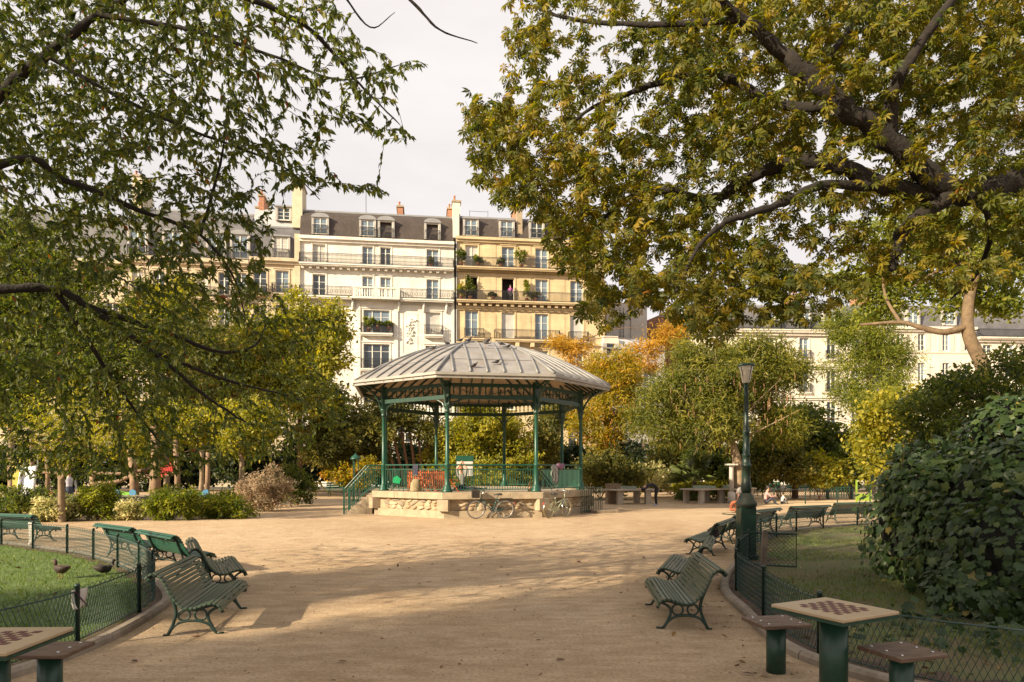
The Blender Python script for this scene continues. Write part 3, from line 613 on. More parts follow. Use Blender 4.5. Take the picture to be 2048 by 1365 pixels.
_, we = b.uw(2000, 676); b.finish(we); b.band(we - .3, .3, .45); b.mansard(we + .02, we + 3.5, 1.8, m=MATS['grey_slate']); b.balcony(.1, b.W - .1, we - .0, .6, .9, style=2)
# ------------------------------------------------------------------ bandstand
BS = Vector((-1.405, 29.5, 0)); BTH = .554; BR = 4.42; HP = .954
bs = empty('bandstand', BS, 0, 'octagonal green iron bandstand with grey zinc roof on a stone platform', 'bandstand')
def ov(i, r, z=0): a = BTH + i * math.pi / 4; return Vector((r * math.cos(a), r * math.sin(a), z))
def side(i):                             # mid point direction, tangent of side i (between column i and i+1)
    a = BTH + (i + .5) * math.pi / 4; return Vector((math.cos(a), math.sin(a), 0)), Vector((-math.sin(a), math.cos(a), 0))
CO = math.cos(math.pi / 8)
def octa(r0, r1, z0, z1, z_in=None):
    m = MB(); vs = [ov(i, r0, z0) for i in range(8)] + [ov(i, r1, z1) for i in range(8)]
    m.add(vs, [(i, (i + 1) % 8, 8 + (i + 1) % 8, 8 + i) for i in range(8)] + [tuple(range(7, -1, -1)), tuple(range(8, 16))]); return m
octa(4.82, 4.82, -.05, .27).build('base_course', STONE, bs)
octa(4.72, 4.72, .272, .69).build('rubble_wall', RUBBLE, bs)
octa(4.80, 4.80, HP - .07, HP - .02).build('floor', mat('platform_floor', (.36, .31, .25), .9, .15, 2, .1, 40), bs)
STN = [mat('field_stone_%s' % k, c, .9, .25, 5, .4, 25) for k, c in (('tan', (.36, .26, .16)), ('grey', (.26, .21, .15)), ('buff', (.46, .36, .24)))]
stone_me = []
for k in range(6):
    bm = bmesh.new(); bmesh.ops.create_icosphere(bm, subdivisions=2, radius=1); rs = np.random.default_rng(k)
    for v in bm.verts:
        n = v.co; w = 1 + .16 * math.sin(3.1 * n.x + k) + .14 * math.sin(4.3 * n.y + 2 * k) + .12 * math.sin(5 * n.z - k); v.co = n * w
    me = bpy.data.meshes.new('stone'); bm.to_mesh(me); bm.free(); me.materials.append(STN[k % 3]); me.shade_smooth(); stone_me.append(me)
random.seed(3)
for i in range(8):
    n, t = side(i); ap = 4.72 * CO; hw = 4.72 * math.sin(math.pi / 8)
    # cap stones
    for k in range(3):
        m = MB(); a0 = 4.92 * math.sin(math.pi / 8); x0 = -a0 + 2 * a0 * k / 3 + .004; x1 = -a0 + 2 * a0 * (k + 1) / 3 - .004; ap2 = 4.92 * CO; q = []
        for x, out_ in ((x0, 1), (x1, 1), (x1, 0), (x0, 0)):
            apx = ap2 - (0 if out_ else .75); xx = x if out_ else x * (ap2 - .75) / ap2; q.append(n * apx + t * xx)
        m.add([Vector((p.x, p.y, .70)) for p in q] + [Vector((p.x, p.y, HP)) for p in q], [(3, 2, 1, 0), (4, 5, 6, 7), (0, 1, 5, 4), (1, 2, 6, 5), (2, 3, 7, 6), (3, 0, 4, 7)]); m.build('cap_stone', STONE, bs, bevel=.012)
    if i in (3, 4, 5, 6, 7):
        c = 0
        for row in range(3):
            x = -hw + .42 + random.uniform(0, .1)
            while x < hw - .42:
                w = random.uniform(.11, .2); z = .35 + row * .14 + random.uniform(-.025, .025)
                p = n * (ap + .0) + t * (x + w) + Vector((0, 0, z)); a = math.atan2(t.y, t.x)
                link('stone', random.choice(stone_me), bs, p, (0, random.uniform(-.5, .5), a), (w * .95, random.uniform(.04, .075), random.uniform(.05, .085))); x += 2 * w + .03
    pier = MB(); nv = ov(i, 4.76); pier.box((nv.x, nv.y, .48), (.42, .42, .415), rz=BTH + i * math.pi / 4); pier.build('corner_pier', STONE, bs)
# columns
cm = MB(); cm.lathe([(.2, 0), (.2, .05), (.17, .09), (.15, .2), (.105, .27), (.092, .3), (.092, 1.0), (.102, 1.02), (.102, 1.06), (.078, 1.08), (.068, 2.95), (.078, 2.97)], 14); cm = cm.mesh('column', GREEN_B, True)
cap = MB().lathe([(.09, 2.96), (.12, 3.0), (.1, 3.05), (.1, 3.12), (.15, 3.22), (.15, 3.27)], 12).mesh('capital', GREEN, True)
ps = MB().box((0, 0, 3.72), (.2, .2, .9)).mesh('post_head', GREEN)
br = MB(); br.tube([(.1, 0, 3.35), (.22, 0, 3.62), (.45, 0, 3.9), (.8, 0, 4.12), (1.2, 0, 4.3)], .045, 6); br.tube([(.1, 0, 3.95), (.5, 0, 4.12), (1.15, 0, 4.33)], .04, 6); br.tube([(.42 + .13 * math.cos(a), 0, 4.02 + .08 * math.sin(a)) for a in [k * math.pi / 4 for k in range(8)]], .02, 5, closed=True); br = br.mesh('bracket', GREEN, True)
for i in range(8):
    p = ov(i, BR, HP + .001); a = BTH + i * math.pi / 4; c = link('column', cm, bs, p, (0, 0, a))
    for nm, me in (('capital', cap), ('post_head', ps), ('bracket', br)): link(nm, me, c)
# frieze and railings
for i in range(8):
    n, t = side(i); ap = BR * CO; hw = BR * math.sin(math.pi / 8) - .12; a = math.atan2(t.y, t.x); root = n * ap
    f = MB(); f.box((0, 0, 4.52), (2 * hw, .1, .16)); f.box((0, 0, 4.98), (2 * hw, .1, .12)); nb = 13
    for k in range(nb):
        x = -hw + .12 + (2 * hw - .24) * k / (nb - 1); f.lathe([(.02, 0), (.02, .06), (.04, .1), (.02, .16), (.028, .25), (.045, .3), (.045, .33)], 6, c=(x, 0, 4.6))
        if k: f.tube([(x - (2 * hw - .24) / (nb - 1) * (.5 + .5 * math.cos(q)), 0, 4.84 + .08 * math.sin(q)) for q in [math.pi * j / 6 for j in range(7)]], .016, 4)
    f.build('frieze', GREEN, bs, root, (0, 0, a), smooth=False)
    for s in (-1, 1):
        k = MB(); k.tube([(s * hw, 0, 4.1), (s * (hw - .12), 0, 4.3), (s * (hw - .42), 0, 4.45)], .03, 5); k.build('frieze_bracket', GREEN, bs, root, (0, 0, a))
    if i != 3:
        r = MB(); z0 = HP
        for z, w in ((1.03, .028), (.86, .018), (.10, .018)): r.box((0, 0, z0 + z), (2 * hw + .1, w * 1.4, w * 1.6))
        nb = int(2 * hw / .098)
        for k in range(nb + 1): r.box((-hw + 2 * hw * k / nb, 0, z0 + (.48 if k % 10 else .51)), (.02, .02, .78 if k % 10 else 1.02))
        r.build('railing', GREEN_B, bs, root, (0, 0, a))
# roof
ZP = mat('zinc_panel', (.29, .27, .25), .5, .25, 1.6, .08, 25, metal=.2, dirt=((.24, .19, .14), 1.8, (1, 1, 1)))
ZR = mat('zinc_seam', (.21, .205, .20), .5, .15, 3, metal=.15)
PROF = [(5.62, 5.30), (5.1, 5.60), (4.5, 5.93), (3.8, 6.28), (3.1, 6.58), (2.4, 6.83), (1.7, 7.02), (1.1, 7.13), (.55, 7.18)]
PROF = [(r * CO, z) for r, z in PROF]
def zr(ap):
    for (r0, z0), (r1, z1) in zip(PROF, PROF[1:]):
        if r1 <= ap <= r0: return z0 + (z1 - z0) * (r0 - ap) / (r0 - r1)
    return PROF[-1][1] if ap < PROF[-1][0] else PROF[0][1]
T8 = math.tan(math.pi / 8); NS = 7
for i in range(8):
    n, t = side(i); e = PROF[0][0] * T8
    for k in range(NS):
        s0 = -e + 2 * e * k / NS; s1 = -e + 2 * e * (k + 1) / NS
        for (ja, jb) in ((0, 2), (2, 4), (4, 8)):
            m = MB(); vs = []
            for r, z in PROF[ja:jb + 1]:
                h = r * T8; vs.append([n * r + t * max(-h, min(h, s)) + Vector((0, 0, z)) for s in (s0, s1)])
            if (vs[0][0] - vs[0][1]).length < .02: continue
            up = .012 * (ja // 2); idx = [Vector((0, 0, up)) + v for q in vs for v in q]
            m.add(idx, [(2 * q, 2 * q + 1, 2 * q + 3, 2 * q + 2) for q in range(len(vs) - 1)]); m.add([v - Vector((0, 0, .05)) for v in idx], [(2 * q, 2 * q + 2, 2 * q + 3, 2 * q + 1) for q in range(len(vs) - 1)])
            m.build('roof_panel', ZP, bs)
        if k:
            rs = [r for r, z in PROF if r * T8 > abs(s0) + .001]; rl = abs(s0) / T8
            pts = [n * r + t * s0 + Vector((0, 0, zr(r) + .035)) for r in rs + ([rl] if rl > PROF[-1][0] else [])]
            if len(pts) > 1: MB().tube(pts, .042, 6).build('roof_seam', ZR, bs, smooth=True)
    MB().tube([ov(i, r / CO, z + .03) for r, z in PROF], .065, 6).build('hip_rib', ZR, bs, smooth=True)
    fm = MB(); Ee = 5.66; Ei = 5.5
    for (z0, z1, ra) in ((5.09, 5.19, 5.63), (5.195, 5.29, 5.7)):
        q = [ov(i, ra), ov(i + 1, ra), ov(i + 1, ra - .12), ov(i, ra - .12)]
        fm.add([p + Vector((0, 0, z0)) for p in q] + [p + Vector((0, 0, z1)) for p in q], [(3, 2, 1, 0), (4, 5, 6, 7), (0, 1, 5, 4), (1, 2, 6, 5), (2, 3, 7, 6), (3, 0, 4, 7)])
    fm.build('fascia', mat('fascia_zinc', (.30, .28, .25), .5, .2, 2, .05, 30, metal=.1, dirt=((.30, .28, .25), 3)), bs)
    c = MB(); vs = []
    for r, z in PROF: vs += [n * r * .995 + t * (-r * T8) + Vector((0, 0, z - .12)), n * r * .995 + t * (r * T8) + Vector((0, 0, z - .12))]
    c.add(vs, [(2 * q, 2 * q + 2, 2 * q + 3, 2 * q + 1) for q in range(len(PROF) - 1)]); c.build('ceiling', mat('ceiling_boards', (.46, .34, .22), .8, .15, 2, .1, 30), bs)
    for k in range(9):
        s = -e * .95 + 2 * e * .95 * k / 8; rs = [r for r, z in PROF if r * T8 > abs(s) - .02 and r > 1.4]
        if len(rs) > 1: MB().tube([n * r + t * s + Vector((0, 0, zr(r) - .18)) for r in rs], .05, 4).build('rafter', GREEN_D, bs)
MB().lathe([(.62, 7.14), (.5, 7.22), (.2, 7.28), (.05, 7.3)], 8).build('roof_cap', ZR, bs, smooth=True)
for k in range(4):
    MB().tube([ov(k, BR, 4.98), ov(k + 4, BR, 4.985 + .004 * k)], .02, 5).build('tie_rod', GREEN_D, bs)
# left stair with railings
n, t = side(3); a = math.atan2(n.y, n.x); SM = Matrix.Rotation(a, 4, 'Z'); apx = 4.92 * CO
for k in range(5):
    z = HP - .19 * (k + 1); MB().b6(0, .225, -1.45, 1.45, -.02, z).build('step', STONE, bs, SM @ Vector((apx + .22 * k, 0, 0)), (0, 0, a), bevel=.01)
for s in (-1, 1):
    m = MB(); y = s * 1.35; x0, x1 = 4.45 * CO, apx + 1.12; zt = HP + 1.03; zb = 1.0
    m.tube([(x0, y, zt), (apx + .25, y, zt - .02), (x1, y, zb)], .026, 6); m.tube([(x0, y, zt - .17), (apx + .25, y, zt - .19), (x1, y, zb - .17)], .016, 5); m.tube([(apx + .1, y, HP + .1), (x1, y, .14)], .016, 5)
    for k in range(20):
        x = x0 + (x1 - x0) * k / 19; f_ = max(0, (x - apx - .25) / (x1 - apx - .25)); top = zt + (zb - zt) * f_; bot = max(.02, HP * (1 - f_) - .08); m.box((x, y, (top + bot) / 2), (.02, .02, top - bot))
    m.box((x1, y, .52), (.07, .07, 1.04)); m.build('stair_railing', GREEN_B, bs, None, (0, 0, a))
# railing and stone step on the right side
n, t = side(7); a = math.atan2(t.y, t.x)
for s0 in (-.7, .9):
    r = MB()
    for z in (.1, .55, 1.05): r.box((0, 0, z), (.9, .02, .025))
    for k in range(7): r.box((-.45 + .15 * k, 0, .53), (.022, .022, 1.06))
    q = ov(7, 5.25); tt = side(6)[1]; r.build('gate_railing', GREEN, bs, q + tt * (s0 - .55) * .55 - Vector((.25, .1, 0)), (0, 0, math.atan2(tt.y, tt.x)))
MB().b6(-.55, .55, -.3, .3, -.02, .13).build('step', STONE, bs, ov(7, 5.35) + Vector((0, -.25, 0)), (0, 0, .5), bevel=.015)

# ------------------------------------------------------------------ benches
PRF = [(0, .259), (.013, .30), (.046, .335), (.113, .347), (.198, .326), (.28, .301), (.34, .301), (.40, .318), (.458, .368), (.517, .452), (.56, .537), (.60, .62), (.643, .671), (.685, .692), (.727, .68), (.77, .637)]
def bench(c, fac, label, slat=SLAT, ln=1.72, iron=1.32, sc=1.0, seed=0):
    """c ground centre, fac = direction the sitter looks; local y runs from front (0) to back"""
    f = Vector((fac[0], fac[1], 0)).normalized(); rz = math.atan2(-f.y, -f.x) - math.pi / 2
    o = empty('park_bench', (c[0], c[1], 0), rz, label, 'bench', 'slatted benches around the lawns'); o.scale = (sc, sc, sc)
    pr = smooth_path([(0, y - .36, z) for y, z in PRF], 6); d = [0]
    for p, q in zip(pr, pr[1:]): d.append(d[-1] + (q - p).length)
    n = 21; rs = random.Random(seed); sm_ = MB().box((0, 0, 0), (ln, .040, .022)).mesh('slat', slat, bevel=.004)
    for k in range(n):
        s = .02 + (d[-1] - .04) * k / (n - 1); i = max(j for j in range(len(d) - 1) if d[j] <= s); p = pr[i].lerp(pr[i + 1], (s - d[i]) / (d[i + 1] - d[i])); t = pr[i + 1] - pr[i]
        link('slat', sm_, o, p + Vector((rs.uniform(-.008, .008), 0, .012)), (math.atan2(t.z, t.y), 0, 0))
    m = MB(); Z = lambda L_: [(0, y - .36, z) for y, z in L_]
    m.tube(Z([(y + .004, z - .022) for y, z in PRF]), .019, 6)
    m.tube(smooth_path(Z([(.05, .30), (.105, .275), (.15, .23), (.15, .17), (.11, .08), (.07, .012)])), .017, 6); m.tube(Z([(.075, .012), (-.01, .012)]), .014, 4)
    m.tube(smooth_path(Z([(.60, .58), (.545, .45), (.50, .33), (.49, .24), (.515, .14), (.57, .012)])), .018, 6); m.tube(Z([(.565, .012), (.62, .012)]), .014, 4)
    m.tube(smooth_path(Z([(.085, .03), (.15, .11), (.25, .15), (.38, .155), (.49, .12), (.56, .03)])), .015, 6)
    for y, z in ((.232, .222), (.405, .226)): m.tube([(0, y - .36 + .062 * math.cos(q), z + .062 * math.sin(q)) for q in [k * math.pi / 7 for k in range(14)]], .0125, 5, closed=True)
    m.tube(Z([(.232, .284), (.24, .30)]), .014, 5); m.tube(Z([(.405, .29), (.40, .31)]), .014, 5)
    me = m.mesh('iron_end', GREEN_D, True)
    for s in (-1, 1): link('iron_end', me, o, (s * iron / 2, 0, 0))
    MB().tube([(-iron / 2, .13, .2), (iron / 2, .13, .2)], .01, 5).build('tie_bar', GREEN_D, o)
    return o
bench((-3.72, 8.15), (1, .2), 'weathered slatted bench nearest the camera on the left, facing the sand', ln=1.6, iron=1.36, seed=1)
bench((-4.62, 10.55), (.87, .45), 'slatted bench just behind the nearest left bench', seed=2)
bench((-6.1, 12.25), (.68, .73), 'green slatted bench third along the left lawn fence, back to camera', SLAT_G, seed=3)
bench((-7.75, 13.75), (.62, .78), 'green slatted bench on the left behind the ducks, seen from its back', SLAT_G, seed=4)
bench((-12.4, 17.15), (.35, .94), 'green slatted bench at the far left edge with paper hung before it', SLAT_G, seed=5)
bench((2.10, 8.42), (-1, .1), 'dark slatted bench nearest the camera on the right, beside the curved kerb', ln=1.6, iron=1.33, seed=6)
bench((2.78, 10.75), (-.93, .33), 'slatted bench right behind the nearest right bench', seed=7)
bench((4.38, 14.95), (-.88, .47), 'slatted bench left of the lamp post with a bag hung on it', seed=9)
bench((5.6, 17.1), (-.8, .6), 'slatted bench mostly hidden behind the lamp post pedestal', seed=8)
bench((6.95, 19.2), (-.72, .69), 'slatted bench immediately right of the lamp post, seen from behind', seed=10)
bench((9.0, 20.95), (-.45, .89), 'slatted bench in the middle of the right hand row behind the fence', seed=11)
bench((11.4, 22.9), (-.3, .95), 'slatted bench at the right end of the row next to the ivy', seed=12)

# ------------------------------------------------------------------ low wire fences
WIRE = mat('fence_wire', (.02, .05, .04), .45, .25, 15)
def fence(name, label, path, s_posts, step=.055, h=.58, cell=True):
    o = empty(name, path[0], 0, label, 'fence', 'low wire fences around the lawns'); off = path[0]
    d = [0]
    for a, b in zip(path, path[1:]): d.append(d[-1] + (b - a).length)
    def at(s):
        s = max(0, min(d[-1], s)); i = int(np.searchsorted(d, s)) - 1; i = max(0, min(len(d) - 2, i)); return path[i].lerp(path[i + 1], (s - d[i]) / max(1e-6, d[i + 1] - d[i])) - off
    pm = MB(); pm.lathe([(.026, -.1), (.026, .63), (.029, .632), (.029, .645), (.02, .66)], 8); pm = pm.mesh('post', GREEN_D, True)
    s = 0
    while s < d[-1]: link('post', pm, o, at(s)); s += s_posts
    paths = []; n = int(d[-1] / step); r = .0033
    H = lambda s_, z: np.array([*at(s_)[:2], z])
    for k in range(-4, n):
        for sg in (1, -1):
            pts = []; 
            for j in range(5):
                z = .07 + (h - .07) * j / 4; ss = (k + (j if sg > 0 else 4 - j)) * step; pts.append(H(ss, z))
            if 0 <= k < n - 4: paths.append((pts, [r] * 5))
    V, Fc = tubes(paths, 3); link('wire_mesh', np_mesh('wire_mesh', V, Fc, WIRE), o)
    m = MB(); q = [at(d[-1] * k / 80) for k in range(81)]
    m.tube([p + Vector((0, 0, h)) for p in q], .009, 5); m.build('top_wire', WIRE, o); m = MB(); m.tube([p + Vector((0, 0, .08)) for p in q], .007, 5); m.build('bottom_wire', WIRE, o)
    arcs = []
    for k in range(int(d[-1] / .11)):
        c = k * .11; arcs.append(([H(c, h), H(c + .02, h + .035), H(c + .055, h + .048), H(c + .09, h + .035), H(c + .11, h)], [.004] * 5))
    V, Fc = tubes(arcs, 3); link('loop_edging', np_mesh('loop_edging', V, Fc, WIRE), o)
    return o
fence('wire_fence', 'low green wire fence curving around the left lawn with the ducks', LFs, 1.55)
gi = min(range(len(RFs)), key=lambda i: (RFs[i] - Vector((4.45, 12.9, 0))).length)
fence('wire_fence', 'low green wire fence curving around the right lawn below the ivy', RFs, 1.75)
# open gate and board on the right lawn
gt = empty('garden_gate', (4.36, 12.75, 0), math.atan2(-.35, .88), 'low open wire gate with dark green frame on the right lawn', 'gate')
m = MB(); m.tube([(0, 0, .04), (0, 0, .64), (.93, 0, .64), (.93, 0, .04)], .024, 6, closed=True); m.build('gate_frame', GREEN_D, gt)
pp = []
for k in range(-8, 14):
    for sg in (1, -1):
        pts = [np.array([k * .075 + (j if sg > 0 else 8 - j) * .075, 0, .04 + .6 * j / 8]) for j in range(9)]; pts = [p for p in pts if 0 <= p[0] <= .93]
        if len(pts) > 1: pp.append((pts, [.004] * len(pts)))
V, Fc = tubes(pp, 3); link('wire_mesh', np_mesh('wire_mesh', V, Fc, WIRE), gt)
bd = MB(); bd.prism([(-.05, 0), (.05, 0), (.052, .66), (.03, .72), (-.03, .735), (-.052, .64)], -.02, .02, Matrix(((1, 0, 0, 0), (0, 0, 1, 0), (0, 1, 0, 0), (0, 0, 0, 1))))
tag(bd.build('wooden_stake', mat('grey_board', (.16, .125, .095), .8, .25, 4, .2, 30, stretch=(6, 6, 1)), None, (4.58, 12.3, 0), (R(2), R(1.5), .1)), 'grey brown wooden stake standing in front of the open gate', 'stake')

# ------------------------------------------------------------------ chess tables and stools
TOPM = mat('table_laminate', (.43, .315, .185), .45, .12, 3, .05, 60, dirt=((.34, .27, .19), 6))
SQ = mat('red_brown_square', (.11, .03, .024), .5, .2, 10)
def chess_table(c, rz, label, sz=.66, h=.75):
    o = empty('chess_table', (c[0], c[1], 0), rz, label, 'table', 'chess tables'); a = sz / 2
    MB().b6(-a, a, -a, a, h - .028, h).build('table_top', TOPM, o, bevel=.006)
    MB().b6(-a - .004, a + .004, -a - .004, a + .004, h - .05, h - .029).build('edge_band', GREEN, o)
    q = .05; me = MB().b6(-q / 2, q / 2, -q / 2, q / 2, 0, .0025).mesh('board_square', SQ)
    for i in range(8):
        for j in range(8):
            if (i + j) % 2 == 0: link('board_square', me, o, ((i - 3.5) * q, (j - 3.5) * q, h + .0005))
    MB().lathe([(.105, -.05), (.105, h - .052)], 20).build('pedestal', GREEN, o, smooth=True); MB().lathe([(.17, h - .075), (.17, h - .0505)], 16).build('bracket_plate', GREEN, o)
def stool(c, rz, label, h=.47):
    o = empty('stool', (c[0], c[1], 0), rz, label, 'stool', 'chess table stools')
    me = MB().box((0, 0, 0), (.46, .128, .034)).mesh('seat_board', WOODB, bevel=.006); bo = MB().lathe([(.012, 0), (.012, .006), (.006, .009)], 8).mesh('bolt', CHROME, True)
    for k in range(3):
        s = link('seat_board', me, o, (0, (k - 1) * .138, h - .017)); [link('bolt', bo, s, (x, 0, .0165)) for x in (-.15, .15)]
    MB().lathe([(.085, -.05), (.085, h - .04)], 18).build('pedestal', GREEN, o, smooth=True); MB().b6(-.13, .13, -.13, .13, h - .042, h - .0345).build('bracket_plate', GREEN_D, o)
z75 = 1350 * (1.85 - .75)
def onplane(px, py, z): return G(px, py, z)
cL, cF_, cR, cN = [onplane(px, py, .75) for px, py in ((1540.4, 1208.7), (1651.7, 1194.4), (1798.6, 1222.6), (1687.3, 1240.4))]
ctr = (cL + cF_ + cR + cN) / 4; e = cF_ - cL; sz = ((cF_ - cL).length + (cR - cF_).length) / 2
chess_table(ctr, math.atan2(e.y, e.x), 'cream topped chess table with red brown board at the lower right', sz)
s1 = onplane(1552, 1241, .47); stool(s1, math.atan2(e.y, e.x) - .3, 'dark plank stool left of the right chess table, nearest the kerb')
s2 = onplane(1803, 1299, .47); stool(s2, math.atan2(e.y, e.x) - .15, 'pale brown plank stool right of the right chess table')
lt = onplane(154, 1255, .75); chess_table(lt + Vector((-.33, -.30, 0)) + Vector((-.02, -.02, 0)), .03, 'chess table cut off by the lower left corner', sz)
s3 = onplane(100, 1296, .47); stool(s3, .03, 'dark plank stool behind the left chess table, beside the kerb')
t3 = G(1476, 1027, .72); chess_table(t3 + Vector((.15, .2, 0)), .5, 'far chess table partly hidden behind the lamp post', .66, .72)

# ------------------------------------------------------------------ lamp post
lp = empty('lamp_post', (4.70, 13.55, 0), 0, 'dark green cast iron lamp post with frosted lantern on the right', 'lamp')
m = MB()
m.box((0, 0, .55), (.31, .31, 1.06)); m.build('pedestal', mat('lamp_green', (.010, .038, .025), .35, .3, 6, .08, 30, dirt=((.05, .03, .022), 8)), lp, bevel=.012)
MB().b6(-.185, .185, -.185, .185, 0, .12).build('plinth', GREEN_D, lp, bevel=.01); MB().b6(-.13, .13, -.163, .163, .22, .92).build('panel', GREEN, lp, bevel=.01)
MB().lathe([(.17, 1.05), (.2, 1.1), (.215, 1.14), (.2, 1.17), (.16, 1.22), (.15, 1.27), (.115, 1.33), (.09, 1.36)], 16).build('pedestal_cap', mat('rusty_green', (.05, .035, .025), .6, .3, 12, .3, 30, col2=(.02, .045, .03)), lp, smooth=True)
MB().lathe([(.085, 1.36), (.105, 1.42), (.10, 1.52), (.085, 1.6), (.08, 1.86), (.1, 1.88), (.1, 1.93), (.08, 1.95), (.07, 2.08), (.085, 2.1), (.085, 2.13), (.065, 2.15), (.062, 2.55), (.07, 2.57), (.07, 2.6), (.055, 2.62), (.042, 3.3), (.05, 3.32), (.05, 3.36), (.042, 3.38), (.042, 3.56)], 14).build('shaft', mat('shaft_green', (.010, .034, .023), .4, .3, 9, .15, 30, dirt=((.05, .03, .022), 6, (1, 1, .5))), lp, smooth=True)
MB().lathe([(.06, 3.56), (.075, 3.58), (.115, 3.8), (.145, 3.9)], 18).build('lantern_glass', mat('frosted_glass', (.85, .80, .72), .35, .08, 4), lp, smooth=True)
MB().lathe([(.172, 3.895), (.175, 3.91), (.165, 3.935), (.1, 3.95), (.03, 3.955)], 18).build('lantern_cap', mat('verdigris_cap', (.05, .12, .09), .5, .3, 8), lp, smooth=True)
for k in range(4):
    a = k * math.pi / 2 + .5; MB().tube([(.064 * math.cos(a), .064 * math.sin(a), 3.56), (.121 * math.cos(a), .121 * math.sin(a), 3.8), (.152 * math.cos(a), .152 * math.sin(a), 3.9)], .007, 4).build('lantern_rib', GREEN_D, lp)
# ------------------------------------------------------------------ vegetation
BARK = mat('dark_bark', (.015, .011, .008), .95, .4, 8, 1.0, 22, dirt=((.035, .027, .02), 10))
BARKP = mat('pale_bark', (.26, .19, .12), .9, .3, 6, .5, 20, dirt=((.16, .12, .08), 8))
BARKB = mat('brown_bark', (.15, .09, .055), .9, .3, 6, .6, 20)
def bez(p0, p1, arch, jit, n=6):
    t = np.linspace(0, 1, n)[:, None]; m = (p0 + p1) / 2 + arch + jit; return (1 - t) ** 2 * p0 + 2 * t * (1 - t) * m + t * t * p1
class Grower:
    """grow twigs from limbs to targets, nearest wood first"""
    def __init__(s, limbs):
        s.limbs = []; N = []; Rd = []
        for pts, r0, r1 in limbs:
            p = np.array([list(q) for q in smooth_path(pts, 6)]); p[1:-1] += RNG.normal(0, r0 * .09, (len(p) - 2, 3)); r = np.linspace(r0, r1, len(p)) * (1 + .10 * np.sin(np.arange(len(p)) * 1.9 + r0 * 60) + RNG.normal(0, .04, len(p))); r[-1] = min(r[-1], .004); s.limbs.append((p, r)); N.append(p); Rd.append(r)
        s.N = np.concatenate(N); s.R = np.concatenate(Rd); s.tw = []
    def grow(s, T, arch=.12, jit=.1, rmax=.03, rmin=.0025, grow_r=.011, n=6):
        cap = len(s.N) + len(T) * (n - 2) + 1; N = np.zeros((cap, 3)); Rr = np.zeros(cap); c = len(s.N); N[:c] = s.N; Rr[:c] = s.R
        d = np.array([np.min(((s.N - t) ** 2).sum(1)) for t in T])
        for i in np.argsort(d):
            q = ((N[:c] - T[i]) ** 2).sum(1); k = int(np.argmin(q)); p0 = N[k]; ln = math.sqrt(q[k])
            if ln < .05: continue
            b = bez(p0, T[i], np.array([0, 0, arch * ln]), RNG.normal(0, jit * ln, 3), n); r = np.linspace(min(Rr[k] * .7, rmin + grow_r * ln, rmax), rmin, n)
            s.tw.append((b, r)); N[c:c + n - 2] = b[2:]; Rr[c:c + n - 2] = np.maximum(r[2:], .004); c += n - 2
        s.N, s.R = N[:c], Rr[:c]
    def sites(s, per_m, lo=.25, skip=None):
        P_, D_ = [], []
        for b, r in s.tw:
            ln = np.linalg.norm(b[-1] - b[0]); k = max(3, int(RNG.poisson(per_m * min(ln, .8) + 4))); L_ = min(ln, .8); lo_ = max(lo, 1 - L_ / max(ln, 1e-6)) if ln > .8 else lo
            t = lo_ + (1 - lo_) * RNG.random(k) ** .8; f = t * (len(b) - 1); i = np.minimum(f.astype(int), len(b) - 2); w = (f - i)[:, None]
            P_.append(b[i] * (1 - w) + b[i + 1] * w); D_.append(unit(b[i + 1] - b[i]))
        return np.concatenate(P_), np.concatenate(D_)
def px_targets(poly, n, depth, seed=None):
    poly_a = np.array(poly, float); lo, hi = poly_a.min(0), poly_a.max(0); o = []
    while sum(len(x) for x in o) < n:
        q = lo + (hi - lo) * RNG.random((n * 2, 2)); o.append(q[in_poly(q, poly)])
    q = np.concatenate(o)[:n]; Y = depth(q); return np.stack([(q[:, 0] - 1024) / F * Y, Y, HC - (q[:, 1] - YH) / F * Y], 1)
def proj(p): return np.stack([1024 + F * p[:, 0] / p[:, 1], YH - F * (p[:, 2] - HC) / p[:, 1]], 1)
def finish_tree(name, label, gr, base, bark, n_sides=7, group=None, cat='tree'):
    o = empty(name, base, 0, label, cat, group); off = np.array(base)
    V, Fc = tubes([(p - off, r) for p, r in gr.limbs], 9); link('trunk', np_mesh('trunk', V, Fc, bark, smooth=True), o)
    if gr.tw:
        V, Fc = tubes([(p - off, r) for p, r in gr.tw], 3); t = link('twigs', np_mesh('twigs', V, Fc, bark, smooth=True), o); t['kind'] = 'stuff'
    return o
def leaf_objects(o, base, pos, ax, nr, size, T, m, nm='leaf'):   # the largest leaves as parts of their own
    if not len(pos): return
    V, Fc = leaf_arrays(np.zeros((1, 3)), np.array([[0, 1., 0]]), np.array([[0, 0, 1.]]), np.array([1.]), T); me = np_mesh(nm, V, Fc, m)
    ax = unit(ax); sd_ = unit(np.cross(ax, nr)); n = np.cross(sd_, ax)
    for i in range(len(pos)):
        M = Matrix(((*[float(x) for x in (sd_[i, 0], ax[i, 0], n[i, 0])], 0), (*[float(x) for x in (sd_[i, 1], ax[i, 1], n[i, 1])], 0), (*[float(x) for x in (sd_[i, 2], ax[i, 2], n[i, 2])], 0), (0, 0, 0, 1)))
        ob = link(nm, me, o); ob.matrix_local = Matrix.Translation(Vector(pos[i] - base)) @ M @ Matrix.Scale(float(size[i]), 4)
def split300(pos, size, k=300):
    q = proj(pos); inside = (q[:, 0] > 0) & (q[:, 0] < 2048) & (q[:, 1] > 0) & (q[:, 1] < 1365); sc = np.where(inside, size / pos[:, 1], 0); idx = np.argsort(-sc)[:k]; m = np.zeros(len(pos), bool); m[idx] = True; return m
def drop_near(pos, dmin): return np.linalg.norm(pos - np.array([0, 0, HC]), axis=1) > dmin

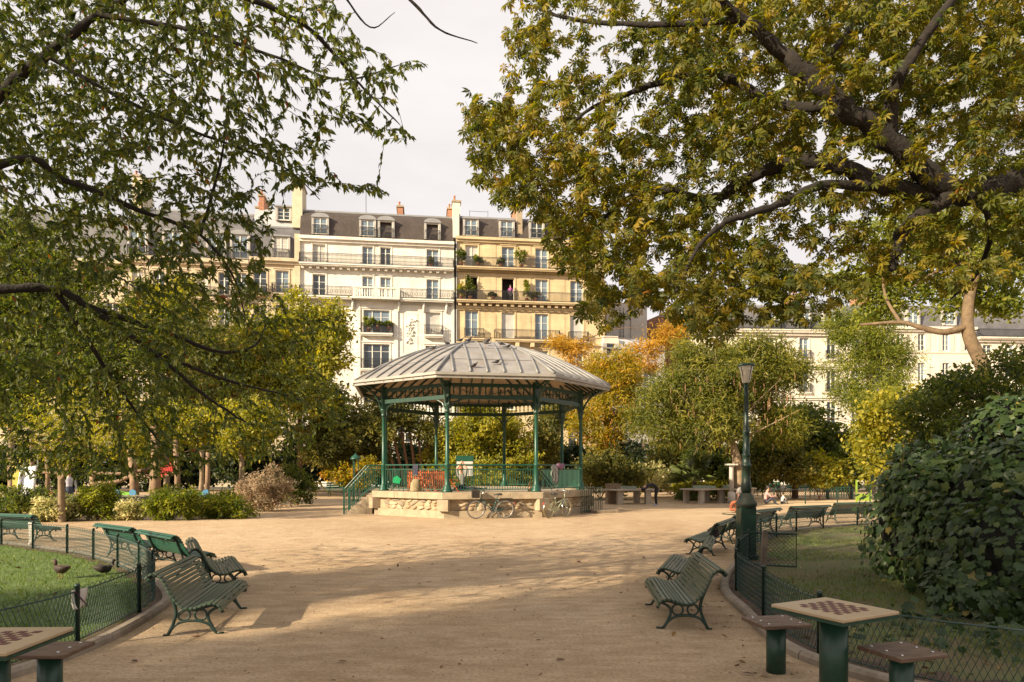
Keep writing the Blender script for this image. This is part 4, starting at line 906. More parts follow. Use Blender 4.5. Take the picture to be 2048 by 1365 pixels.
# ---- horse chestnut, upper right
CH_S = [(0, (.035, .055, .010)), (.45, (.115, .118, .013)), (.8, (.235, .185, .02)), (.96, (.31, .20, .025)), (1, (.24, .09, .02))]
pl = lambda L_, Y: [P(x, y, Y if not isinstance(Y, (list, tuple)) else Y[i]) for i, (x, y) in enumerate(L_)]
tb = Vector((10.2, 11.2, 0))
limbs = [([tb, tb + Vector((-.1, 0, 2.2)), tb + Vector((-.35, -.2, 4.3)), tb + Vector((-.3, .2, 7)), tb + Vector((.2, .5, 11))], .42, .12),
         (pl([(2330, 470), (2200, 395), (2048, 365), (1950, 385), (1880, 370), (1800, 300), (1690, 210), (1620, 150), (1560, 100), (1480, 40), (1400, -30)], [11, 10.6, 10, 9.8, 9.6, 9.4, 9.2, 9.2, 9.2, 9.1, 9]), .25, .05),
         (pl([(1960, 388), (1850, 388), (1760, 372), (1690, 335), (1580, 327), (1480, 365), (1420, 400), (1330, 382), (1250, 400), (1180, 470)], [9.8, 9.7, 9.6, 9.5, 9.6, 9.8, 10, 10.2, 10.4, 10.5]), .15, .025),
         (pl([(1760, 372), (1640, 372), (1570, 405), (1490, 432), (1440, 452), (1390, 505), (1350, 590)], [9.6, 9.3, 9, 8.8, 8.7, 8.6, 8.5]), .075, .015),
         (pl([(1900, 395), (1830, 440), (1800, 470), (1790, 510), (1782, 545)], 9.6), .11, .06),
         (pl([(1690, 210), (1560, 210), (1440, 150), (1340, 160), (1250, 190), (1170, 225), (1090, 300)], [9.2, 9.6, 10, 10.2, 10.4, 10.6, 10.8]), .08, .018),
         (pl([(1780, 285), (1790, 180), (1840, 90), (1930, -40)], [9.4, 9, 8.8, 8.6]), .10, .05),
         (pl([(1950, 385), (1980, 450), (1960, 540), (1900, 600)], [9.8, 10.4, 11, 11.4]), .06, .02),
         (pl([(1620, 150), (1700, 60), (1760, -40)], [9.2, 9.8, 10.4]), .06, .03), (pl([(1480, 40), (1300, 50), (1150, 40), (1060, 10)], [9.1, 9.4, 9.6, 9.8]), .05, .015)]
g = Grower(limbs)
CH_P = [(1050, -60), (1005, 40), (1010, 150), (925, 190), (925, 290), (955, 330), (960, 395), (1075, 425), (1095, 520), (1175, 560), (1165, 640), (1215, 660), (1290, 610), (1310, 560), (1375, 600), (1395, 700), (1445, 690), (1490, 640), (1560, 660), (1640, 640), (1700, 610), (1800, 540), (1900, 600), (1980, 560), (2120, 520), (2120, -60)]
dep = lambda q: 8.7 + 4.2 * RNG.random(len(q)) - .8 * (q[:, 1] > 520)
T = px_targets(CH_P, 1900, dep); g.grow(T, .05, .1)
T = px_targets([(1360, -60), (1300, 200), (1420, 330), (1700, 300), (2120, 300), (2120, -60)], 900, lambda q: 8.6 + 4.9 * RNG.random(len(q))); g.grow(T, .05, .12)
T = px_targets([(930, 200), (950, 390), (1080, 430), (1180, 600), (1300, 600), (1400, 680), (1480, 610), (1700, 580), (1300, 380), (1050, 200)], 560, dep); g.grow(T, -.02, .1)
T = np.stack([RNG.uniform(5, 13, 260), RNG.uniform(7, 17, 260), RNG.uniform(7.5, 13.5, 260)], 1); g.grow(T, .1, .12)     # crown above the frame
pos, d = g.sites(12, .15); n = len(pos); base = np.array(tb)
ax = unit(d * .7 + rnd_unit(n) * .75 + np.array([0, 0, -.25])); pet = ax * RNG.uniform(.04, .11, (n, 1)); pos = pos + pet
nr = unit(rnd_unit(n) * .75 + np.array([-.25, -.45, .7])); size = RNG.uniform(.06, .125, n)
keep = drop_near(pos, 5.0); pos, ax, nr, size = pos[keep], ax[keep], nr[keep], size[keep]; n = len(pos)
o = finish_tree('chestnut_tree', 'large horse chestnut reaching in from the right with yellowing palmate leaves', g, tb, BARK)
m3 = split300(pos, size); tint = np.clip(RNG.normal(.46, .2, n) + .2 * np.sin(pos[:, 0] * 1.7 + pos[:, 2]) * RNG.random(n), 0, np.where(RNG.random(n) < .03, 1, .9))
leaves('crown', (pos - base)[~m3], ax[~m3], nr[~m3], size[~m3], CHEST2, leafmat('chestnut_leaf', CH_S, .5), o, tint[~m3])
leaf_objects(o, base, pos[m3], ax[m3], nr[m3], size[m3], CHEST, leafmat('chestnut_leaf_single', [(0, CH_S[0][1]), (.5, CH_S[1][1]), (.97, CH_S[2][1]), (1, CH_S[4][1])], .5, True))
print('chestnut', n)

# ---- cherry, upper left
CY_S = [(0, (.026, .046, .008)), (.5, (.075, .095, .013)), (.85, (.17, .165, .022)), (.985, (.22, .18, .03)), (1, (.20, .06, .02))]
tb = Vector((-7.4, 6.4, 0))
limbs = [([tb, tb + Vector((.1, 0, 1.5)), tb + Vector((.25, .1, 2.8)), tb + Vector((.3, .2, 4.2)), tb + Vector((.2, .3, 7))], .30, .10),
         ([tb + Vector((.25, .1, 3.2))] + pl([(-120, 330), (0, 190), (90, 110), (200, 30), (330, -50)], [7.3, 7.2, 7.0, 6.9, 6.8]), .07, .03),
         ([tb + Vector((.25, .1, 2.6))] + pl([(-120, 585), (0, 578), (110, 580), (180, 615), (300, 700), (420, 800), (500, 850)], [6.8, 6.8, 7, 7.2, 7.6, 8.2, 8.8]), .065, .010),
         ([tb + Vector((.3, .2, 3.6))] + pl([(0, 330), (130, 360), (300, 430), (400, 470), (470, 560), (490, 640)], [6.4, 6.6, 7, 7.4, 7.8, 8]), .04, .007),
         (pl([(90, 110), (230, 190), (380, 260), (560, 330), (640, 400)], [6.9, 6.9, 7, 7.2, 7.4]), .025, .005), (pl([(200, 30), (380, 60), (540, 110), (680, 160), (800, 130)], [6.8, 6.8, 6.9, 7, 7.1]), .025, .005),
         (pl([(330, -50), (480, -10), (620, 60), (720, 170), (800, 250)], [5.8, 6, 6.4, 6.8, 7]), .035, .006), (pl([(180, 615), (330, 665), (440, 705), (510, 690), (535, 640)], [7.2, 8, 8.6, 9, 9.2]), .035, .008),
         (pl([(110, 580), (240, 780), (330, 900)], [7, 8, 9]), .03, .008), (pl([(400, 470), (440, 330), (460, 200)], [7.4, 7.2, 7]), .02, .006),
         (pl([(300, 700), (450, 760), (600, 800), (690, 850)], [7.6, 9, 10.5, 11.5]), .025, .006),
         (pl([(760, -60), (830, 10), (880, 60), (955, 87)], [6.2, 6.3, 6.4, 6.5]), .02, .004), (pl([(680, -20), (740, 55), (790, 25)], [6.6, 6.8, 6.9]), .012, .003)]
g = Grower(limbs)
d1 = lambda q: 5.6 + 4.4 * RNG.random(len(q)) + np.clip((q[:, 1] - 560) / 400, 0, 1) * 4.5 * RNG.random(len(q))
T = px_targets([(-80, -60), (430, -60), (520, 120), (470, 330), (430, 520), (400, 640), (330, 960), (-80, 960)], 3400, d1); g.grow(T, .10, .12, rmax=.02)
T = px_targets([(400, -60), (660, -60), (710, 70), (770, 120), (865, 130), (860, 150), (800, 190), (770, 250), (830, 270), (790, 300), (680, 240), (640, 330), (560, 360), (470, 250)], 430, lambda q: 5.6 + 2.2 * RNG.random(len(q))); g.grow(T, .08, .1, rmax=.012)
T = px_targets([(470, 250), (620, 330), (800, 385), (780, 395), (600, 370), (560, 430), (520, 600), (480, 660), (420, 560)], 230, lambda q: 6 + 2.5 * RNG.random(len(q))); g.grow(T, .08, .1, rmax=.012)
T = px_targets([(300, 620), (520, 560), (620, 640), (700, 620), (690, 660), (620, 720), (720, 800), (700, 850), (560, 930), (300, 960)], 900, lambda q: 8.0 + 5 * RNG.random(len(q))); g.grow(T, .08, .1, rmax=.014)
T = px_targets([(-60, -60), (430, -60), (400, 300), (-60, 320)], 550, lambda q: 6.2 + 4 * RNG.random(len(q))); g.grow(T, .08, .12, rmax=.012)
T = px_targets([(-60, 150), (230, 200), (300, 420), (260, 700), (-60, 760)], 700, lambda q: 7 + 4.5 * RNG.random(len(q))); g.grow(T, .08, .12, rmax=.014)
T = np.stack([RNG.uniform(-10, -3, 200), RNG.uniform(4, 12, 200), RNG.uniform(6.5, 10.5, 200)], 1); T = T[proj(T)[:, 1] < 0]; g.grow(T, .1, .12)
pos, d = g.sites(40, .05); n = len(pos); base = np.array(tb)
ax = unit(d * .8 + rnd_unit(n) * .6 + np.array([0, 0, -.55])); nr = unit(rnd_unit(n) * .8 + np.array([0, -.3, .7])); size = RNG.uniform(.045, .095, n)
keep = drop_near(pos, 4.2); pos, ax, nr, size = pos[keep], ax[keep], nr[keep], size[keep]; n = len(pos)
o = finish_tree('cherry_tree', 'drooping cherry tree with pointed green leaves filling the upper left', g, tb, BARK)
m3 = split300(pos, size); tint = np.clip(RNG.normal(.45, .22, n), 0, 1)
leaves('crown', (pos - base)[~m3], ax[~m3], nr[~m3], size[~m3], LEAF4, leafmat('cherry_leaf', CY_S, .45), o, tint[~m3])
leaf_objects(o, base, pos[m3], ax[m3], nr[m3], size[m3], LEAF, leafmat('cherry_leaf_single', CY_S, .45, True))
print('cherry', n)

# ---- generic trees and shrubs
PAL = dict(
    yellow=[(0, (.10, .10, .012)), (.4, (.24, .21, .02)), (.8, (.42, .30, .025)), (1, (.48, .24, .03))],
    gold=[(0, (.20, .12, .015)), (.5, (.42, .25, .025)), (1, (.55, .33, .06))],
    ygreen=[(0, (.08, .10, .012)), (.5, (.23, .22, .024)), (1, (.40, .34, .04))],
    olive=[(0, (.045, .055, .014)), (.5, (.12, .12, .026)), (1, (.26, .22, .05))],
    catkin=[(0, (.055, .075, .014)), (.5, (.15, .16, .026)), (1, (.29, .26, .04))],
    dark=[(0, (.010, .020, .008)), (.6, (.028, .045, .016)), (1, (.075, .085, .03))],
    mid=[(0, (.030, .052, .010)), (.5, (.080, .105, .018)), (1, (.19, .19, .03))],
    bright=[(0, (.06, .09, .012)), (.5, (.16, .185, .022)), (1, (.31, .30, .045))],
    varieg=[(0, (.08, .11, .03)), (.4, (.28, .27, .10)), (1, (.62, .55, .30))],
    pink=[(0, (.10, .09, .045)), (.5, (.28, .21, .13)), (1, (.48, .36, .26))],
    ivy=[(0, (.018, .038, .012)), (.6, (.04, .07, .019)), (.97, (.09, .12, .028)), (1, (.18, .14, .03))])
def blob_leaves(blobs, per, clump, spread, size, up=.5, out_=.6, droop=0.0):
    """leaf clumps through the volume of ellipsoids, denser near the surface: blobs [(c, (rx,ry,rz))]"""
    P_, A_, N_, S_, Tn = [], [], [], [], []
    full = []
    for c, r in blobs:
        full.append((c, tuple(x * .86 for x in r)))
        for k in range(5):
            d_ = rnd_unit(1)[0]; f_ = RNG.uniform(.3, .5); full.append((np.array(c) + d_ * np.array(r) * RNG.uniform(.65, 1.0), tuple(x * f_ for x in r)))
    for c, r in full:
        c = np.array(c); r = np.array(r); k = max(8, int(1.25 * per * (r[0] * r[2] * r[1]) ** .67)); dirs = rnd_unit(k)
        cc = c + dirs * r * (RNG.random((k, 1)) ** .45) * (.72 + .5 * RNG.random((k, 1))); m = max(4, int(clump)); ct = RNG.normal(.5, .24, k)
        p = (cc[:, None] + RNG.normal(0, spread * .72, (k, m, 3)) * np.array([1, 1, .7])).reshape(-1, 3); dd = np.repeat(dirs, m, 0); n = len(p)
        A_.append(unit(rnd_unit(n) * .9 + dd * out_ + np.array([0, 0, -droop]))); N_.append(unit(rnd_unit(n) * .7 + dd * .45 + np.array([-.15, -.25, up * .5]))); P_.append(p)
        S_.append(RNG.uniform(size * .6, size * 1.25, n)); Tn.append(np.clip(np.repeat(ct, m) + RNG.normal(0, .16, n), 0, 1))
    return map(np.concatenate, (P_, A_, N_, S_, Tn))
def plant(name, label, cat, base, blobs, pal, per=40, clump=26, spread=.22, size=.13, T=CARD, trunks=None, bark=BARKB, group=None, trans=.5, droop=.1, twigs=0, branches=True):
    base = Vector(base); o = empty(name, base, 0, label, cat, group)
    p, a, n, s, t = blob_leaves(blobs, per, clump, spread, size, droop=droop)
    keep = p[:, 2] > .02; p, a, n, s, t = p[keep], a[keep], n[keep], s[keep], t[keep]
    leaves('crown' if cat == 'tree' else 'foliage', p - np.array(base), a, n, s, T, leafmat('leaf_' + pal, PAL[pal], trans), o, t)
    limbs = list(trunks or [])
    if branches:
        top = Vector(limbs[0][0][-1]) if limbs else base
        for c, r in blobs:
            st = top if limbs else base; c = Vector(c); limbs.append(([st, st.lerp(c, .5) + Vector((0, 0, .12 * (c - st).length)), c], .035 if not trunks else trunks[0][2] * .6, .015))
            for k in range(twigs):
                q = c + Vector([random.gauss(0, .55) * r[j] for j in range(3)]); limbs.append(([c, c.lerp(q, .5) + Vector((random.gauss(0, .1), random.gauss(0, .1), random.gauss(0, .1))), q], .03, .008))
    pp_ = []
    for pts, r0, r1 in limbs: q = np.array([list(v) for v in smooth_path(pts, 4)]); pp_.append((q - np.array(base), np.linspace(r0, r1, len(q))))
    V, Fc = tubes(pp_, 7); link('trunk' if cat == 'tree' else 'stems_or_core', np_mesh('trunk', V, Fc, bark, smooth=True), o); return o
def PB(px, py, Y, rx, ry, rd=None):      # blob given in photo pixels at a distance
    k = Y / F; return (tuple(P(px, py, Y)), (rx * k, (rd if rd else rx * .8) * k, ry * k))
def gnd(px, Y): return Vector(((px - 1024) / F * Y, Y, 0))
TG, SG = 'trees behind the bandstand', 'shrubs around the square'
def tr(px, Y, r, *pts): return [([gnd(px, Y)] + [P(x, y, Y) for x, y in pts], r, r * .55)]
plant('yellow_green_tree', 'fine leaved yellow green tree in front of the narrow building on the left', 'tree', gnd(600, 46), [PB(610, 640, 46, 75, 70), PB(560, 700, 46, 90, 80), PB(650, 700, 45, 55, 60), PB(520, 780, 44, 90, 60), PB(440, 740, 44, 90, 90), PB(620, 780, 44, 75, 60)], 'ygreen', 26, 26, .4, .26, trunks=tr(600, 46, .2, (600, 850), (590, 760)), group=TG, twigs=3)
plant('evergreen_tree', 'dark evergreen tree left of the bandstand roof edge', 'tree', gnd(690, 45), [PB(690, 830, 45, 60, 45), PB(660, 890, 44, 55, 50), PB(725, 880, 45, 60, 55), PB(640, 850, 46, 45, 40)], 'olive', 34, 26, .35, .24, trunks=tr(690, 45, .16, (690, 900), (690, 850)), group=TG)
plant('yellow_shrub', 'bright yellow green shrub behind the green bench', 'shrub', gnd(690, 43), [PB(700, 950, 43, 45, 24), PB(735, 935, 43, 30, 28)], 'yellow', 60, 20, .2, .2, group=SG)
plant('multi_stem_tree', 'multi stemmed tree with reddish bare trunks behind the bandstand rails', 'tree', gnd(815, 47), [PB(800, 830, 47, 60, 38), PB(850, 860, 47, 50, 35), PB(760, 850, 48, 45, 40)], 'olive', 34, 22, .35, .22, trunks=[([gnd(815 + k * 9, 47), P(800 + k * 14, 930, 47), P(785 + k * 17, 860, 47)], .14, .07) for k in range(-2, 5)], bark=mat('reddish_bark', (.26, .13, .07), .9, .3, 5, .6, 20), group=TG)
plant('yellow_green_bush', 'large sunlit yellow green bush seen through the bandstand', 'shrub', gnd(960, 48), [PB(960, 860, 48, 75, 55), PB(900, 900, 47, 60, 60), PB(1020, 890, 48, 60, 60), PB(960, 940, 46, 90, 45), PB(1050, 940, 47, 40, 40)], 'ygreen', 40, 24, .3, .24, group=SG)
plant('dark_holly_tree', 'dark tree between the two right bandstand columns', 'tree', gnd(1095, 50), [PB(1095, 860, 50, 45, 48), PB(1085, 910, 50, 38, 40), PB(1120, 830, 51, 40, 35)], 'olive', 36, 22, .35, .24, trunks=tr(1085, 50, .18, (1085, 930), (1090, 880)), group=TG)
plant('golden_tree', 'golden yellow autumn tree right of the bandstand roof', 'tree', gnd(1215, 44), [PB(1240, 740, 44, 55, 40), PB(1190, 760, 44, 55, 40), PB(1225, 810, 43, 55, 45), PB(1180, 840, 43, 45, 45), PB(1260, 770, 45, 45, 35), PB(1205, 880, 43, 40, 30)], 'yellow', 34, 22, .38, .3, LANCE, trunks=tr(1215, 44, .18, (1218, 880), (1210, 800), (1225, 745)), group=TG, trans=.45, twigs=3)
plant('orange_tree', 'orange tinted small tree rising above the bandstand eave', 'tree', gnd(1140, 52), [PB(1125, 690, 52, 32, 14), PB(1160, 700, 52, 40, 20), PB(1150, 740, 52, 40, 25), PB(1300, 690, 50, 45, 32), PB(1340, 665, 50, 40, 25), PB(1290, 730, 50, 40, 25)], 'gold', 24, 18, .35, .3, LANCE, trunks=tr(1230, 52, .14, (1200, 860), (1150, 740), (1130, 700)), group=TG, trans=.45)
plant('olive_shrub', 'rounded olive green shrub at the right end of the bandstand', 'shrub', gnd(1200, 40), [PB(1200, 935, 40, 55, 42), PB(1245, 945, 40, 45, 38), PB(1165, 960, 41, 30, 26)], 'olive', 52, 24, .25, .2, group=SG)
plant('grey_green_shrub', 'grey green shrub behind the first table tennis table', 'shrub', gnd(1290, 42), [PB(1285, 950, 42, 40, 30), PB(1320, 960, 43, 30, 22)], 'varieg', 40, 16, .22, .18, group=SG)
plant('catkin_tree', 'spreading tree with twisted pale branches and hanging seed pods left of the lamp', 'tree', gnd(1478, 36), [PB(1440, 740, 36, 75, 50), PB(1370, 790, 36, 65, 60), PB(1510, 780, 37, 80, 60), PB(1330, 850, 36, 50, 55), PB(1420, 850, 35, 75, 55), PB(1550, 840, 37, 60, 50), PB(1480, 700, 37, 60, 35), PB(1580, 740, 38, 45, 40), PB(1390, 710, 37, 50, 35), PB(1340, 760, 37, 45, 40), PB(1290, 830, 38, 40, 45), PB(1450, 800, 36, 60, 50), PB(1540, 720, 38, 45, 35)], 'catkin', 34, 26, .45, .28, LANCE, trunks=[([gnd(1478, 36), P(1475, 930, 36), P(1460, 880, 36)], .30, .22)] + [([P(1460, 885, 36), P(a, b, 35.5), P(c, d, 35)], .085, .01) for a, b, c, d in ((1400, 830, 1340, 770), (1440, 780, 1430, 700), (1500, 820, 1560, 760), (1380, 870, 1310, 850), (1520, 860, 1600, 820), (1480, 780, 1520, 690))], bark=BARKP, group=TG, twigs=6, droop=.4)
pods = []; 
for k in range(130): q = P(random.uniform(1340, 1590), random.uniform(740, 900), 34.6 + random.uniform(-.4, 2)); pods.append(([q, q + Vector((.02, 0, -.15)), q + Vector((0, 0, -.35))], [.022, .03, .01]))
V, Fc = tubes(pods, 4); ct = [x for x in COL.objects if x.name == 'catkin_tree'][0]; pdo = link('seed_pods', np_mesh('seed_pods', V - np.array(ct.location), Fc, mat('seed_pod', (.20, .11, .045), .8, .3, 5)), ct); pdo['kind'] = 'stuff'
plant('dark_laurel_tree', 'dense dark green tree right of the lamp post', 'tree', gnd(1570, 41), [PB(1560, 860, 41, 75, 45), PB(1620, 850, 42, 65, 50), PB(1520, 910, 40, 60, 40), PB(1660, 900, 42, 45, 50)], 'mid', 34, 24, .36, .26, trunks=tr(1590, 41, .2, (1590, 920), (1590, 870)), group=TG)
for i, (px, py, Y, rx, ry, pal, lab) in enumerate(((1560, 930, 39, 60, 34, 'olive', 'sunlit olive shrub behind the left sandbox bench'), (1640, 935, 39, 45, 34, 'ygreen', 'yellow green shrub behind the middle sandbox bench'), (1700, 925, 40, 45, 40, 'mid', 'green shrub behind the right sandbox bench'), (1420, 975, 40, 60, 14, 'ygreen', 'low clipped hedge under the palm'), (1400, 930, 42, 40, 36, 'mid', 'green shrub behind the palm fronds'), (1340, 925, 46, 40, 40, 'olive', 'olive shrub in front of the red awning'), (1480, 950, 40, 40, 30, 'mid', 'green shrub right behind the white column'))):
    plant('shrub', lab, 'shrub', gnd(px, Y), [PB(px, py, Y, rx, ry), PB(px + rx * .6, py + ry * .3, Y, rx * .6, ry * .7), PB(px - rx * .6, py + ry * .35, Y, rx * .6, ry * .65)], pal, 50, 22, .25, .2, group=SG)
plant('weeping_tree', 'bright green drooping tree between the white and shuttered buildings', 'tree', gnd(1735, 48), [PB(1730, 660, 48, 65, 45), PB(1700, 720, 48, 55, 55), PB(1765, 730, 48, 60, 55), PB(1740, 790, 47, 70, 60), PB(1690, 640, 49, 45, 35), PB(1790, 700, 49, 30, 35)], 'bright', 24, 24, .45, .3, LANCE, trunks=tr(1745, 48, .22, (1745, 850), (1735, 740), (1730, 680)), bark=BARKP, group=TG, droop=.5, twigs=5)
plant('sunny_locust_tree', 'sunlit yellow green tree left of the dark shrubs on the right', 'tree', gnd(1770, 30), [PB(1760, 830, 30, 55, 55), PB(1790, 880, 30, 65, 50), PB(1740, 880, 31, 40, 45), PB(1800, 810, 30, 45, 40), PB(1765, 930, 30, 50, 40)], 'ygreen', 30, 24, .3, .2, trunks=tr(1780, 30, .14, (1780, 920), (1775, 850)), group=TG)
plant('leaning_locust_tree', 'tall tree with a bent pale trunk and feathery leaves at the right', 'tree', gnd(1995, 26), [PB(1800, 480, 27, 90, 60), PB(1900, 460, 27, 100, 70), PB(1990, 500, 26, 90, 80), PB(2080, 450, 26, 100, 90), PB(1730, 560, 28, 70, 45), PB(1850, 560, 28, 90, 40), PB(1950, 600, 27, 70, 35), PB(2020, 590, 27, 70, 50), PB(1780, 610, 28, 60, 35)], 'bright', 26, 22, .34, .19, trunks=[([gnd(1995, 26), P(1985, 850, 26), P(1968, 740, 26), P(1938, 670, 26), P(1938, 600, 26), P(1960, 520, 26)], .34, .16), ([P(1940, 650, 26), P(1890, 665, 26), P(1840, 655, 26.2), P(1800, 645, 26.5), P(1720, 650, 27)], .15, .05), ([P(1800, 645, 26.5), P(1770, 590, 27), P(1765, 520, 27)], .07, .04), ([P(1938, 600, 26), P(1900, 520, 26.5), P(1850, 470, 27)], .1, .03)], bark=mat('tan_bark', (.17, .115, .065), .9, .35, 5, .6, 18), group=TG, twigs=5)
plant('dark_shrub_mass', 'tall dark green shrub above the ivy on the right edge', 'shrub', gnd(1950, 14), [PB(1880, 850, 14, 90, 65), PB(1960, 800, 14.5, 110, 70), PB(2060, 820, 14, 110, 110), PB(1830, 900, 14, 60, 45), PB(2030, 730, 15, 60, 55), PB(1900, 790, 15, 60, 35)], 'mid', 90, 26, .16, .11, T=LEAF, group=SG, twigs=4)
# left playground border
for i, (px, py, Y, rx, ry, pal, tm, lab) in enumerate((
        (40, 1000, 24, 70, 34, 'mid', LEAF, 'wide green shrub at the left edge in front of the slide'), (115, 1020, 23.5, 42, 22, 'varieg', LEAF, 'low variegated shrub below the small tree'), (195, 1003, 24, 38, 38, 'bright', LANCE, 'upright bright green shrub right of the small tree trunk'),
        (258, 1020, 24, 24, 20, 'varieg', LEAF, 'small cream leaved shrub against the black fence'), (340, 1005, 24, 45, 36, 'bright', LANCE, 'rounded lance leaved shrub in the middle of the playground fence'), (450, 1008, 25, 50, 30, 'bright', LANCE, 'green shrub at the right end of the playground fence'), (530, 980, 29, 55, 40, 'pink', LEAF, 'pinkish beige shrub at the corner of the playground'), (595, 965, 33, 40, 40, 'mid', LEAF, 'dark green shrub behind the pinkish one'))):
    plant('shrub', lab, 'shrub', gnd(px, Y), [PB(px, py, Y, rx, ry), PB(px + rx * .5, py + ry * .3, Y, rx * .55, ry * .7), PB(px - rx * .55, py + ry * .3, Y, rx * .55, ry * .7)], pal, 75, 22, .14, .13 if tm is LEAF else .2, T=tm, group=SG)
plant('small_forked_tree', 'small tree with a forked pale trunk in front of the playground', 'tree', gnd(124, 23.2), [PB(120, 890, 23, 80, 45), PB(60, 860, 23, 70, 50), PB(190, 880, 22.5, 70, 45), PB(240, 850, 22, 60, 50), PB(130, 820, 23, 90, 50)], 'ygreen', 34, 20, .3, .16, T=LANCE, trunks=[([gnd(124, 23.2), P(123, 1000, 23.2), P(122, 960, 23.2)], .13, .1), ([P(122, 962, 23.2), P(112, 940, 23.2), P(100, 900, 23)], .07, .04), ([P(122, 962, 23.2), P(135, 945, 23.2), P(160, 905, 23)], .06, .03)], bark=mat('smooth_trunk', (.20, .14, .08), .8, .25, 5, .3, 25), group='trees around the playground')
for i, (px, py, Y, rx, ry, pal, lab) in enumerate(((330, 850, 33, 110, 70, 'ygreen', 'sunlit yellow green tree over the climbing frame'), (480, 870, 31, 90, 60, 'ygreen', 'yellow green tree above the pinkish shrub'), (180, 720, 38, 150, 120, 'mid', 'broad green tree behind the playground slide'), (20, 780, 30, 130, 110, 'mid', 'green tree at the far left edge of the playground'), (400, 740, 40, 110, 100, 'olive', 'olive green tree behind the climbing frame'), (300, 640, 42, 120, 90, 'ygreen', 'tall yellow green tree before the ornate building'), (60, 560, 40, 160, 150, 'mid', 'tall green tree in the far left background'))):
    plant('playground_tree', lab, 'tree', gnd(px, Y), [PB(px + random.uniform(-.55, .55) * rx, py + random.uniform(-.55, .55) * ry, Y + random.uniform(-1.5, 1.5), rx * .6, ry * .6) for k in range(6)], pal, 26, 24, .35, .2, trunks=tr(px, Y, .16, (px + 4, 940), (px, py + ry * .4)), bark=BARKP, group='trees around the playground', twigs=3)
# hedge along the street, behind everything
hb = []
for k in range(46):
    px = -60 + k * 48; Y = 54 + random.uniform(-2, 2); hb.append(PB(px, 940 - random.uniform(0, 22), Y, 42, 30 + random.uniform(0, 22)))
hd = plant('street_hedge', 'long dark hedge along the street in front of the buildings', 'hedge', gnd(1024, 54), hb, 'dark', 24, 22, .4, .36, group=None)
# tall trees standing behind and to the left of the camera: they shade the foreground
ca_, sa_ = math.sin(R(SUN_AZ)), math.cos(R(SUN_AZ))
for i, (p_, r, lab) in enumerate(((-.6, 2.6, 'tall plane tree behind the viewpoint, nearest of the row'), (3.6, 2.5, 'tall plane tree behind the viewpoint, second of the row'), (6.6, 1.7, 'tall slim plane tree behind the viewpoint, third of the row'), (10.4, 1.7, 'short crowned plane tree added out of view to shade the left benches'))):
    s_t = -25.0 - i; x = ca_ * s_t - sa_ * p_; y = sa_ * s_t + ca_ * p_
    bl = [((x + random.uniform(-.5, .5), y + random.uniform(-.5, .5), 9.5 + 1.9 * k), (r, r, 1.9)) for k in range(5)]
    if i == 3: bl = [((x + random.uniform(-.4, .4), y + random.uniform(-.4, .4), 11.6 + 1.7 * k), (r, r, 1.3)) for k in range(3)]  # fourth tree is added, its short crown shaped to shade only the ground
    plant('plane_tree', lab, 'tree', (x, y, 0), bl, 'mid', 15 if i < 2 else 9, 22, .5, .30, trunks=[([(x, y, 0), (x + .1, y, 5), (x, y + .1, 10)], .35, .2)], bark=BARKP, group='plane trees behind the viewpoint')

# ---- ivy covered mound on the right
iv = empty('ivy_bush', (6.6, 9.2, 0), 0, 'large ivy covered bush with broad dark leaves on the right lawn', 'shrub'); base = np.array((6.6, 9.2, 0))
IB = [((7.7, 9.6, .95), (1.9, 2.1, 1.25)), ((7.3, 11.0, 1.0), (1.35, 1.7, 1.3)), ((8.9, 8.8, 1.2), (2.1, 2.3, 1.4)), ((6.9, 8.5, .7), (1.25, 1.2, .95)), ((7.0, 9.2, 1.65), (.7, .7, .6)), ((7.9, 8.6, 1.95), (.9, .8, .6)), ((6.35, 9.5, .8), (.6, .8, .75)), ((7.6, 7.7, .5), (.8, .7, .6)), ((6.3, 10.4, 1.5), (.55, .6, .55)), ((8.9, 9.6, 2.35), (1.2, 1.2, .8)), ((9.6, 9.8, 3.0), (1.5, 1.4, 1.0)), ((8.1, 10.6, 2.3), (.9, .9, .7)), ((5.9, 8.5, .3), (.6, .6, .4))]
P_, N_ = [], []
for c, r in IB:
    k = int(1900 * max(r) + 500); dd = rnd_unit(k); p = np.array(c) + dd * np.array(r) * (1 + RNG.normal(0, .07, (k, 1)) + .05 * np.sin(dd[:, :1] * 9 + dd[:, 2:] * 7)); nn = unit(dd / np.array(r)); ok = p[:, 2] > .05
    for c2, r2 in IB:
        if c2 is not c: ok &= (((p - np.array(c2)) / np.array(r2)) ** 2).sum(1) > .86
    P_.append(p[ok]); N_.append(nn[ok])
gx = RNG.uniform(3.6, 8, 900); gy = RNG.uniform(5.7, 8.4, 900); ok = (gx - 3.6) * .9 + (gy - 5.7) * .35 > 1.3 + RNG.normal(0, .45, 900); P_.append(np.stack([gx, gy, .05 + RNG.random(900) * .28 * np.clip(gx - 4, 0.1, 1)], 1)[ok]); N_.append(unit(RNG.normal(0, .5, (900, 3)) + np.array([0, -.4, 1]))[ok])
pos = np.concatenate(P_); nr = np.concatenate(N_); n = len(pos); fr = (nr[:, 1] < .3); pos, nr = pos[fr], nr[fr]; n = len(pos)
ax = unit(np.array([0, 0, -1.]) + nr * .55 + rnd_unit(n) * .6); nr2 = unit(nr + rnd_unit(n) * .55 + np.array([0, 0, .45])); size = RNG.uniform(.045, .15, n); tint = np.clip(RNG.normal(.5, .22, n), 0, 1)
m3 = split300(pos, size)
leaves('foliage', (pos - base)[~m3], ax[~m3], nr2[~m3], size[~m3], IVY, leafmat('leaf_ivy', PAL['ivy'], .2, rough=.42), iv, tint[~m3])
